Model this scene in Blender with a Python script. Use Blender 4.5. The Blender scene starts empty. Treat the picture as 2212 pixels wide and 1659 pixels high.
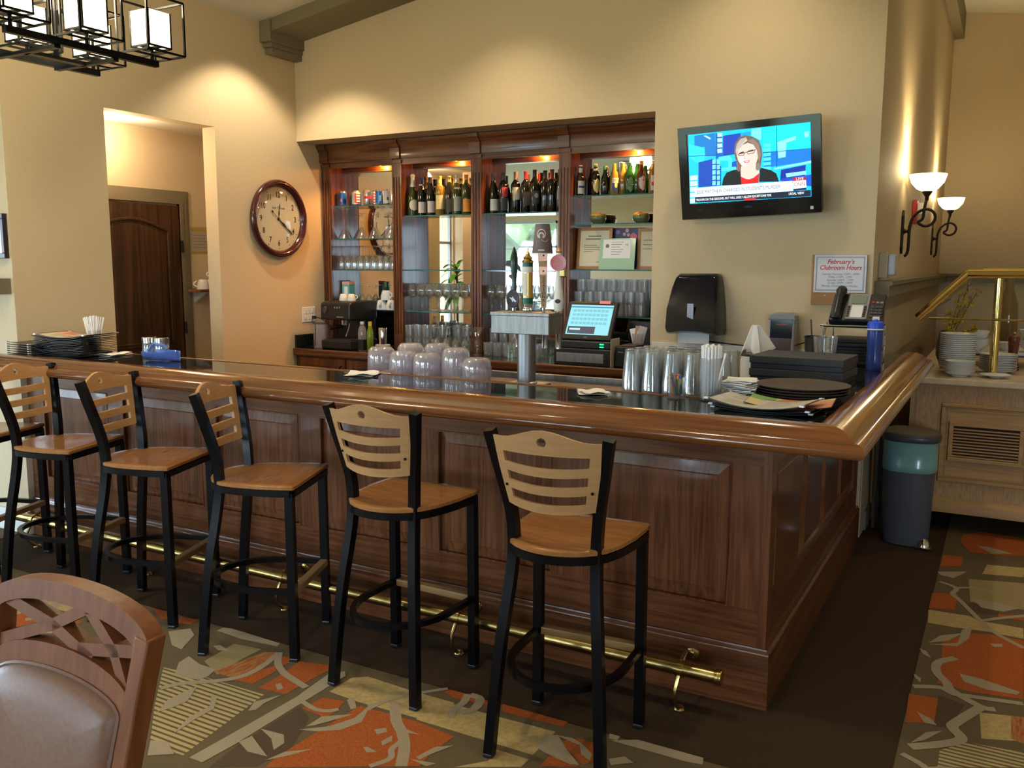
import bpy, bmesh, math, random
from mathutils import Matrix, Vector
random.seed(7)
C = bpy.context.scene.collection
sc = bpy.context.scene
PI = math.pi
R = math.radians
# ---------------------------------------------------------------- camera, world, lights, exposure
cd = bpy.data.cameras.new('camera')
cd.sensor_width = 36.0
cd.lens = 31.127
cd.clip_start = 0.05
cam = bpy.data.objects.new('camera', cd)
C.objects.link(cam)
cam.matrix_world = Matrix(((0.874003, -0.067634, 0.481190, 0.682),
                           (0.485911, 0.115601, -0.866330, -3.140),
                           (0.002967, 0.990990, 0.133900, 1.620),
                           (0, 0, 0, 1)))
sc.camera = cam
vs = sc.view_settings
vs.view_transform = 'Standard'
vs.look = 'None'
vs.gamma = 1.0
vs.use_curve_mapping = False
vs.exposure = 0.30
cy = sc.cycles
cy.max_bounces = 10
cy.diffuse_bounces = 4
cy.glossy_bounces = 5
cy.transmission_bounces = 6
cy.transparent_max_bounces = 40
cy.sample_clamp_indirect = 6.0
cy.caustics_reflective = False
cy.caustics_refractive = False
w = bpy.data.worlds.new('sky')
sc.world = w
w.use_nodes = True
bg = w.node_tree.nodes['Background']
bg.inputs[0].default_value = (0.64, 0.81, 1.0, 1)
bg.inputs[1].default_value = 19.0

def light(name, typ, loc, energy, color=(1, 1, 1), aim=None, **kw):
    d = bpy.data.lights.new(name, typ)
    d.energy = energy
    d.color = color
    for k, v in kw.items():
        setattr(d, k, v)
    o = bpy.data.objects.new(name, d)
    o.location = loc
    if aim is not None:
        o.rotation_euler = (Vector(aim) - Vector(loc)).to_track_quat('-Z', 'Y').to_euler()
    C.objects.link(o)
    return o

WARM = (1.0, 0.82, 0.56)
def ceil_z(x):
    return 3.42 + 0.153 * (x + 4.354) if x < 0.8 else 4.209 - 0.152 * (x - 0.8)
# recessed cans along the bar wall
for i, x in enumerate((-3.85, -2.35, -0.72)):
    light('ceiling_spot', 'SPOT', (x, 1.72, ceil_z(x) - 0.02), (85, 60, 60)[i], WARM, (x, 1.72, 0), spot_size=R(104), spot_blend=(0.4, 0.75, 0.75)[i], shadow_soft_size=0.05)
# unseen ceiling spots added over the dining side to light the carpet
for x, y, e in ((-3.4, -1.2, 60), (-1.0, -1.3, 60), (1.2, -1.2, 60), (2.2, 1.2, 45), (2.0, 4.0, 40), (-5.5, -3.6, 40), (-1.5, -4.0, 50), (1.6, -4.2, 50)):
    light('ceiling_spot', 'SPOT', (x, y, ceil_z(x) - 0.02), e, WARM, (x, y, 0), spot_size=R(110), spot_blend=0.5, shadow_soft_size=0.06)
# hallway lamp
light('hall_light', 'POINT', (-4.72, 1.0, 2.5), 14, (1.0, 0.72, 0.45), shadow_soft_size=0.08)
HALL_W = (0.02, 0.30, 0.30, 2.25)
# window openings of the dining room (left wall x=-8.5, front wall y=-6.5): sky portals
WIN_L = [(-2.9, -1.5), (-4.6, -3.2), (-6.2, -4.9)]           # y ranges on the left wall
WIN_F = [(-8.25, -6.85), (-4.3, -2.9), (-2.5, -1.1), (2.9, 4.2)]  # x ranges on the front wall
WZ0, WZ1 = 0.35, 2.45
for y0, y1 in WIN_L:
    light('window_portal', 'AREA', (-8.6, (y0 + y1) / 2, (WZ0 + WZ1) / 2), 1, aim=(0, (y0 + y1) / 2, (WZ0 + WZ1) / 2),
          shape='RECTANGLE', size=y1 - y0, size_y=WZ1 - WZ0).data.cycles.is_portal = True
for x0, x1 in WIN_F:
    light('window_portal', 'AREA', ((x0 + x1) / 2, -6.6, (WZ0 + WZ1) / 2), 1, aim=((x0 + x1) / 2, 0, (WZ0 + WZ1) / 2),
          shape='RECTANGLE', size=x1 - x0, size_y=WZ1 - WZ0).data.cycles.is_portal = True

# ---------------------------------------------------------------- materials
MT = {}
def mat(name, col=(0.5, 0.5, 0.5), rough=0.5, metal=0.0, spec=0.5, coat=0.0, emit=None, es=1.0, trans=0.0, ior=1.45, alpha=1.0):
    if name in MT:
        return MT[name]
    m = bpy.data.materials.new(name)
    m.use_nodes = True
    b = m.node_tree.nodes['Principled BSDF']
    b.inputs['Base Color'].default_value = (*col, 1)
    b.inputs['Roughness'].default_value = rough
    b.inputs['Metallic'].default_value = metal
    b.inputs['Specular IOR Level'].default_value = spec
    b.inputs['Coat Weight'].default_value = coat
    b.inputs['Coat Roughness'].default_value = 0.08
    b.inputs['Transmission Weight'].default_value = trans
    b.inputs['IOR'].default_value = ior
    b.inputs['Alpha'].default_value = alpha
    if emit:
        b.inputs['Emission Color'].default_value = (*emit, 1)
        b.inputs['Emission Strength'].default_value = es
    m.diffuse_color = (*col, 1)
    MT[name] = m
    return m

def nodes(m):
    t = m.node_tree
    return t, t.nodes, t.links, t.nodes['Principled BSDF']

def noise_mat(name, c1, c2, scale=20, rough=0.6, detail=4, bump=0.0, metal=0, spec=0.5, coat=0.0, lo=0.35, hi=0.65, stretch=(1, 1, 1)):
    if name in MT:
        return MT[name]
    m = mat(name, c1, rough, metal, spec, coat)
    t, N, L, b = nodes(m)
    tc = N.new('ShaderNodeTexCoord')
    mp = N.new('ShaderNodeMapping')
    mp.inputs['Scale'].default_value = stretch
    nz = N.new('ShaderNodeTexNoise')
    nz.inputs['Scale'].default_value = scale
    nz.inputs['Detail'].default_value = detail
    cr = N.new('ShaderNodeValToRGB')
    cr.color_ramp.elements[0].position = lo
    cr.color_ramp.elements[0].color = (*c1, 1)
    cr.color_ramp.elements[1].position = hi
    cr.color_ramp.elements[1].color = (*c2, 1)
    L.new(tc.outputs['Object'], mp.inputs[0])
    L.new(mp.outputs[0], nz.inputs['Vector'])
    L.new(nz.outputs[0], cr.inputs[0])
    L.new(cr.outputs[0], b.inputs['Base Color'])
    if bump:
        bp = N.new('ShaderNodeBump')
        bp.inputs['Strength'].default_value = bump
        bp.inputs['Distance'].default_value = 0.003
        L.new(nz.outputs[0], bp.inputs['Height'])
        L.new(bp.outputs[0], b.inputs['Normal'])
    return m

def wood(name, dark, light_, axis='z', scale=1.0, rough=0.28, coat=0.3, contrast=0.5, spec=0.5):
    """oak-like grain: stretched rings along one axis plus fine pores"""
    if name in MT:
        return MT[name]
    m = mat(name, light_, rough, 0, spec, coat)
    t, N, L, b = nodes(m)
    tc = N.new('ShaderNodeTexCoord')
    mp = N.new('ShaderNodeMapping')
    s = {'x': (0.45, 10, 10), 'y': (10, 0.45, 10), 'z': (10, 10, 0.45)}[axis]
    mp.inputs['Scale'].default_value = tuple(v * scale for v in s)
    L.new(tc.outputs['Object'], mp.inputs[0])
    n1 = N.new('ShaderNodeTexNoise')
    n1.inputs['Scale'].default_value = 0.9
    n1.inputs['Detail'].default_value = 2
    L.new(mp.outputs[0], n1.inputs['Vector'])
    mul = N.new('ShaderNodeMath')
    mul.operation = 'MULTIPLY'
    mul.inputs[1].default_value = 7.0
    L.new(n1.outputs[0], mul.inputs[0])
    sn = N.new('ShaderNodeMath')
    sn.operation = 'SINE'
    mul2 = N.new('ShaderNodeMath')
    mul2.operation = 'MULTIPLY'
    mul2.inputs[1].default_value = 6.283
    L.new(mul.outputs[0], mul2.inputs[0])
    L.new(mul2.outputs[0], sn.inputs[0])
    n2 = N.new('ShaderNodeTexNoise')
    n2.inputs['Scale'].default_value = 12.0
    n2.inputs['Detail'].default_value = 5
    L.new(mp.outputs[0], n2.inputs['Vector'])
    mr = N.new('ShaderNodeMapRange')
    mr.inputs['From Min'].default_value = -1
    mr.inputs['From Max'].default_value = 1
    mr.inputs['To Min'].default_value = 0.5 - contrast / 2
    mr.inputs['To Max'].default_value = 0.5 + contrast / 2
    L.new(sn.outputs[0], mr.inputs['Value'])
    ad = N.new('ShaderNodeMath')
    ad.operation = 'ADD'
    L.new(mr.outputs[0], ad.inputs[0])
    s2 = N.new('ShaderNodeMath')
    s2.operation = 'MULTIPLY_ADD'
    s2.inputs[1].default_value = 0.9
    s2.inputs[2].default_value = -0.45
    L.new(n2.outputs[0], s2.inputs[0])
    L.new(s2.outputs[0], ad.inputs[1])
    cr = N.new('ShaderNodeValToRGB')
    cr.color_ramp.elements[0].position = 0.1
    cr.color_ramp.elements[0].color = (*dark, 1)
    cr.color_ramp.elements[1].position = 0.75
    cr.color_ramp.elements[1].color = (*light_, 1)
    L.new(ad.outputs[0], cr.inputs[0])
    L.new(cr.outputs[0], b.inputs['Base Color'])
    return m

def clear(name, tint=(1, 1, 1), gloss=0.06, edge=0.5, rough=0.02, body=0.0, bodycol=(0.8, 0.85, 0.9)):
    """thin clear glass or plastic: see-through with a fresnel sheen, plus a little body colour"""
    if name in MT:
        return MT[name]
    m = bpy.data.materials.new(name)
    m.use_nodes = True
    t = m.node_tree
    N, L = t.nodes, t.links
    N.remove(N['Principled BSDF'])
    out = N['Material Output']
    tr = N.new('ShaderNodeBsdfTransparent')
    tr.inputs[0].default_value = (*tint, 1)
    gl = N.new('ShaderNodeBsdfGlossy')
    gl.inputs['Roughness'].default_value = rough
    lw = N.new('ShaderNodeLayerWeight')
    lw.inputs[0].default_value = edge
    mr = N.new('ShaderNodeMapRange')
    mr.inputs['To Min'].default_value = gloss
    mr.inputs['To Max'].default_value = 0.75
    L.new(lw.outputs['Facing'], mr.inputs['Value'])
    pw = N.new('ShaderNodeMath')
    pw.operation = 'POWER'
    pw.inputs[1].default_value = 2.0
    L.new(mr.outputs[0], pw.inputs[0])
    ad = N.new('ShaderNodeMath')
    ad.operation = 'ADD'
    ad.inputs[1].default_value = gloss
    ad.use_clamp = True
    L.new(pw.outputs[0], ad.inputs[0])
    mx = N.new('ShaderNodeMixShader')
    L.new(ad.outputs[0], mx.inputs[0])
    L.new(tr.outputs[0], mx.inputs[1])
    L.new(gl.outputs[0], mx.inputs[2])
    if body:
        df = N.new('ShaderNodeBsdfDiffuse')
        df.inputs[0].default_value = (*bodycol, 1)
        m2 = N.new('ShaderNodeMixShader')
        m2.inputs[0].default_value = body
        L.new(mx.outputs[0], m2.inputs[1])
        L.new(df.outputs[0], m2.inputs[2])
        L.new(m2.outputs[0], out.inputs[0])
    else:
        L.new(mx.outputs[0], out.inputs[0])
    MT[name] = m
    return m

def emis(name, col, s=1.0):
    return mat(name, (0.02, 0.02, 0.02), 0.4, emit=col, es=s)

def srgb(r, g, b):
    f = lambda v: ((v / 255 + 0.055) / 1.055) ** 2.4 if v > 10 else v / 255 / 12.92
    return (f(r), f(g), f(b))

paint = noise_mat('cream_paint', (0.63, 0.505, 0.325), (0.65, 0.52, 0.335), 60, 0.75, bump=0.03)
ceilp = mat('ceiling_paint', (0.72, 0.69, 0.60), 0.8)
taupe = mat('taupe_paint', (0.20, 0.165, 0.105), 0.6)
wain = noise_mat('wainscot_paper', (0.44, 0.35, 0.23), (0.50, 0.40, 0.27), 40, 0.7)
oakF = wood('oak_upright', (0.070, 0.021, 0.008), (0.185, 0.066, 0.025), 'z', 1.3, 0.24, 0.35, 0.32)
oakX = wood('oak_across', (0.065, 0.019, 0.007), (0.16, 0.055, 0.020), 'x', 1.3, 0.24, 0.35, 0.32)
oakY = wood('oak_along', (0.065, 0.019, 0.007), (0.16, 0.055, 0.020), 'y', 1.3, 0.24, 0.35, 0.32)
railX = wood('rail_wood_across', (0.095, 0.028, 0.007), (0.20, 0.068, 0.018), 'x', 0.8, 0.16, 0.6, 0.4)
railYlit = wood('rail_wood_along_lit', (0.16, 0.055, 0.014), (0.33, 0.135, 0.037), 'y', 0.8, 0.16, 0.6, 0.4)  # rail wood with the golden light on the return painted in
hutZ = wood('hutch_wood', (0.055, 0.016, 0.006), (0.19, 0.062, 0.023), 'z', 1.0, 0.3, 0.25)
hutX = wood('hutch_wood_across', (0.05, 0.015, 0.006), (0.16, 0.058, 0.022), 'x', 1.0, 0.3, 0.25)
maple = noise_mat('maple_ply', (0.46, 0.25, 0.105), (0.52, 0.29, 0.125), 14, 0.38, stretch=(1, 1, 6), spec=0.4)
seatw = noise_mat('seat_wood', (0.30, 0.128, 0.040), (0.36, 0.16, 0.052), 10, 0.24, stretch=(1, 5, 1), coat=0.25)
chairw = wood('chair_wood', (0.13, 0.038, 0.012), (0.22, 0.075, 0.024), 'z', 0.6, 0.40, 0.0, 0.25, 0.35)
leather = noise_mat('tan_leather', (0.17, 0.085, 0.054), (0.19, 0.097, 0.062), 90, 0.40, bump=0.15)
blackm = mat('black_metal', (0.003, 0.0032, 0.004), 0.26, 0.0, 0.22)
blackp = mat('black_plastic', (0.015, 0.015, 0.017), 0.35)
blackg = mat('black_gloss', (0.01, 0.01, 0.012), 0.08)
dkgrey = mat('dark_grey', (0.055, 0.055, 0.06), 0.5)
grey = mat('grey_plastic', (0.25, 0.26, 0.28), 0.4)
iron = mat('dark_bronze', (0.035, 0.026, 0.018), 0.45, 0.6)
brass = noise_mat('aged_brass', (0.42, 0.29, 0.10), (0.60, 0.44, 0.17), 25, 0.26, metal=1.0)
brassp = mat('polished_brass', (0.80, 0.60, 0.22), 0.1, 1.0)
steel = noise_mat('brushed_steel', (0.25, 0.245, 0.24), (0.33, 0.325, 0.32), 60, 0.42, metal=1.0, stretch=(1, 1, 0.1))
chrome = mat('chrome', (0.75, 0.76, 0.78), 0.08, 1.0)
white = mat('white_paper', (0.80, 0.80, 0.80), 0.7)
whitep = mat('white_plastic', (0.78, 0.78, 0.76), 0.35)
china = mat('white_china', (0.74, 0.74, 0.72), 0.18)
mirror = mat('mirror_silver', (0.70, 0.70, 0.68), 0.015, 1.0)
granite = noise_mat('black_granite', (0.006, 0.008, 0.008), (0.03, 0.035, 0.033), 260, 0.035, 3, lo=0.45, hi=0.75)
glass = clear('clear_glass', (0.985, 0.99, 0.99), 0.07, 0.5, 0.02, 0.02, (0.8, 0.85, 0.9))
glasst = clear('tumbler_glass', (0.975, 0.985, 0.99), 0.10, 0.55, 0.02, 0.09, (0.75, 0.82, 0.9))
plast = clear('cloudy_plastic', (0.95, 0.93, 0.95), 0.07, 0.5, 0.08, 0.16, (0.82, 0.76, 0.82))
shelfg = clear('shelf_glass', (0.88, 0.95, 0.92), 0.06, 0.6)
shelfe = mat('shelf_glass_edge', (0.02, 0.14, 0.13), 0.08, coat=0.5)
pane = clear('window_pane', (0.97, 0.98, 0.98), 0.02, 0.3)
cork = noise_mat('cork', (0.36, 0.19, 0.085), (0.46, 0.26, 0.13), 180, 0.8)
wicker = noise_mat('buffet_weave', (0.34, 0.19, 0.08), (0.47, 0.28, 0.125), 120, 0.5, stretch=(1, 1, 0.15))
buffw = wood('buffet_wood', (0.30, 0.155, 0.052), (0.43, 0.245, 0.095), 'x', 1.0, 0.4, 0.2, 0.3)
travert = noise_mat('buffet_top_stone', (0.50, 0.39, 0.25), (0.60, 0.48, 0.33), 14, 0.3)
doorw = wood('hall_door_wood', (0.018, 0.008, 0.004), (0.075, 0.031, 0.013), 'z', 0.7, 0.4, 0.15, 0.5)
carpb = noise_mat('brown_carpet', (0.040, 0.025, 0.015), (0.062, 0.040, 0.024), 220, 0.95, bump=0.4, spec=0.1)

# ---------------------------------------------------------------- mesh builder
class B:
    def __init__(s):
        s.v, s.f, s.m, s.T = [], [], [], Matrix.Identity(4)
    def add(s, vs, fs, m=0):
        n = len(s.v)
        s.v += [tuple(s.T @ Vector(p)) for p in vs]
        s.f += [tuple(i + n for i in f) for f in fs]
        s.m += [m] * len(fs)
        return s
    def box(s, x0, x1, y0, y1, z0, z1, m=0):
        return s.add([(x, y, z) for z in (z0, z1) for y in (y0, y1) for x in (x0, x1)],
                     [(0, 2, 3, 1), (4, 5, 7, 6), (0, 1, 5, 4), (2, 6, 7, 3), (0, 4, 6, 2), (1, 3, 7, 5)], m)
    def quad(s, *p, m=0):
        return s.add(p, [tuple(range(len(p)))], m)
    def prism(s, pts, h0, h1, m=0, plane='xy'):
        g = {'xy': lambda a, b, h: (a, b, h), 'xz': lambda a, b, h: (a, h, b), 'yz': lambda a, b, h: (h, a, b)}[plane]
        n = len(pts)
        return s.add([g(a, b, h0) for a, b in pts] + [g(a, b, h1) for a, b in pts],
                     [tuple(range(n - 1, -1, -1)), tuple(range(n, 2 * n))] + [(i, (i + 1) % n, n + (i + 1) % n, n + i) for i in range(n)], m)
    def lathe(s, prof, n=16, c=(0, 0, 0), m=0, caps=True, a0=0, a1=2 * PI):
        full = abs(a1 - a0 - 2 * PI) < 1e-6
        k = n if full else n + 1
        vs, fs = [], []
        for r, z in prof:
            for i in range(k):
                a = a0 + (a1 - a0) * i / n
                vs.append((c[0] + r * math.cos(a), c[1] + r * math.sin(a), c[2] + z))
        for j in range(len(prof) - 1):
            for i in range(n):
                i2 = (i + 1) % k
                fs.append((j * k + i, j * k + i2, (j + 1) * k + i2, (j + 1) * k + i))
        if caps and full:
            if prof[0][0] > 1e-4:
                fs.append(tuple(range(k - 1, -1, -1)))
            if prof[-1][0] > 1e-4:
                fs.append(tuple((len(prof) - 1) * k + i for i in range(k)))
        return s.add(vs, fs, m)
    def tube(s, pts, r, n=8, m=0, closed=False, square=False, up=None):
        P = [Vector(p) for p in pts]
        rr = r if isinstance(r, (list, tuple)) else [r] * len(P)
        vs, fs = [], []
        nrm = None
        for i, p in enumerate(P):
            a = P[(i - 1) % len(P)] if (closed or i > 0) else p
            b = P[(i + 1) % len(P)] if (closed or i < len(P) - 1) else p
            t = (b - a).normalized()
            if up is not None:
                nrm = Vector(up) - t * Vector(up).dot(t)
            elif nrm is None:
                h = Vector((0, 0, 1)) if abs(t.z) < 0.9 else Vector((1, 0, 0))
                nrm = h - t * h.dot(t)
            else:
                nrm = nrm - t * nrm.dot(t)
            nrm.normalize()
            bi = t.cross(nrm)
            for j in range(n):
                ang = 2 * PI * (j + (0.5 if square else 0)) / n
                q = rr[i] * (1.41421 if square else 1)
                vs.append(p + nrm * q * math.cos(ang) + bi * q * math.sin(ang))
        L = len(P)
        for i in range(L if closed else L - 1):
            for j in range(n):
                a, b2 = i * n + j, i * n + (j + 1) % n
                c2, d = ((i + 1) % L) * n + (j + 1) % n, ((i + 1) % L) * n + j
                fs.append((a, b2, c2, d))
        if not closed:
            fs.append(tuple(range(n - 1, -1, -1)))
            fs.append(tuple((L - 1) * n + j for j in range(n)))
        return s.add([tuple(v) for v in vs], fs, m)
    def sweep(s, prof, path, m=0, closed_prof=True):
        """prof: list of (out, z); path: list of (x, y, nx, ny) with outward direction"""
        n = len(prof)
        vs = [(x + nx * d, y + ny * d, z) for x, y, nx, ny in path for d, z in prof]
        fs = []
        for i in range(len(path) - 1):
            for j in range(n if closed_prof else n - 1):
                fs.append((i * n + j, i * n + (j + 1) % n, (i + 1) * n + (j + 1) % n, (i + 1) * n + j))
        if closed_prof:
            fs.append(tuple(range(n - 1, -1, -1)))
            fs.append(tuple((len(path) - 1) * n + j for j in range(n)))
        return s.add(vs, fs, m)
    def solid(s, vs, fs, off, m=0):
        """sheet of quads given thickness by the offset vector (or a list of offsets)"""
        n = len(vs)
        offs = off if isinstance(off, list) else [off] * n
        back = [tuple(a + b for a, b in zip(p, o)) for p, o in zip(vs, offs)]
        edges = {}
        for f in fs:
            for i in range(len(f)):
                e = (f[i], f[(i + 1) % len(f)])
                edges[e] = edges.get(e, 0) + 1
        walls = [(b, a, a + n, b + n) for (a, b) in edges if (b, a) not in edges]
        return s.add(list(vs) + back, list(fs) + [tuple(i + n for i in reversed(f)) for f in fs] + walls, m)
    def build(s, name, mats, parent=None, smooth=40, loc=None, bevel=0, seg=2):
        me = bpy.data.meshes.new(name)
        me.from_pydata(s.v, [], s.f)
        mats = mats if isinstance(mats, (list, tuple)) else [mats]
        for mm in mats:
            me.materials.append(mm)
        for p, k in zip(me.polygons, s.m):
            p.material_index = k
        bm = bmesh.new()
        bm.from_mesh(me)
        bmesh.ops.recalc_face_normals(bm, faces=bm.faces)
        bm.to_mesh(me)
        bm.free()
        if smooth:
            me.shade_smooth()
            me.set_sharp_from_angle(angle=R(smooth))
        o = bpy.data.objects.new(name, me)
        C.objects.link(o)
        if parent:
            o.parent = parent
        if loc:
            o.location = loc
        if bevel:
            md = o.modifiers.new('bevel', 'BEVEL')
            md.width = bevel
            md.segments = seg
            md.limit_method = 'ANGLE'
            md.angle_limit = R(40)
        return o

def tag(o, label=None, cat=None, group=None, kind=None):
    if label:
        o['label'] = label
    if cat:
        o['category'] = cat
    if group:
        o['group'] = group
    if kind:
        o['kind'] = kind
    return o
def thing(name, label, cat, loc=(0, 0, 0), rz=0, group=None):
    o = bpy.data.objects.new(name, None)
    o.empty_display_size = 0.05
    C.objects.link(o)
    o.location = loc
    o.rotation_euler = (0, 0, rz)
    return tag(o, label, cat, group)
def struct(o):
    o['kind'] = 'structure'
    return o
def stuff(o):
    o['kind'] = 'stuff'
    return o
def dup(root, loc=None, rz=None, label=None, group=None):
    def cp(o, parent):
        c = o.copy()
        C.objects.link(c)
        c.parent = parent
        for ch in list(o.children):
            cp(ch, c)
        return c
    r = cp(root, None)
    if loc is not None:
        r.location = loc
    if rz is not None:
        r.rotation_euler = (0, 0, rz)
    if label:
        r['label'] = label
    if group:
        r['group'] = group
    return r
def text(body, size, mtx, m, parent=None, name='lettering', shear=0.0, align='CENTER', ext=0.0004, bold=0.0, sx=1.0, spacing=1.0):
    c = bpy.data.curves.new(name, 'FONT')
    c.body = body
    c.size = size
    c.align_x = align
    c.align_y = 'CENTER'
    c.extrude = ext
    c.shear = shear
    c.offset = bold
    c.space_line = spacing
    c.resolution_u = 3
    c.materials.append(m)
    tmp = bpy.data.objects.new('tmp', c)
    C.objects.link(tmp)
    me = bpy.data.meshes.new_from_object(tmp.evaluated_get(bpy.context.evaluated_depsgraph_get()))
    bpy.data.objects.remove(tmp)
    bpy.data.curves.remove(c)
    me.name = name
    o = bpy.data.objects.new(name, me)
    C.objects.link(o)
    o.matrix_world = mtx @ Matrix.Diagonal((sx, 1, 1, 1))
    if parent:
        o.parent = parent
    return o
def face_mtx(o, xa, up):
    xa, up = Vector(xa).normalized(), Vector(up).normalized()
    n = xa.cross(up)
    return Matrix(((xa.x, up.x, n.x, o[0]), (xa.y, up.y, n.y, o[1]), (xa.z, up.z, n.z, o[2]), (0, 0, 0, 1)))
TOCAM = -0.72   # about the angle (xy) of the direction from the shelves to the room: used to face bottle labels

ORD = ['first', 'second', 'third', 'fourth', 'fifth', 'sixth', 'seventh', 'eighth', 'ninth', 'tenth', 'eleventh', 'twelfth']

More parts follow.
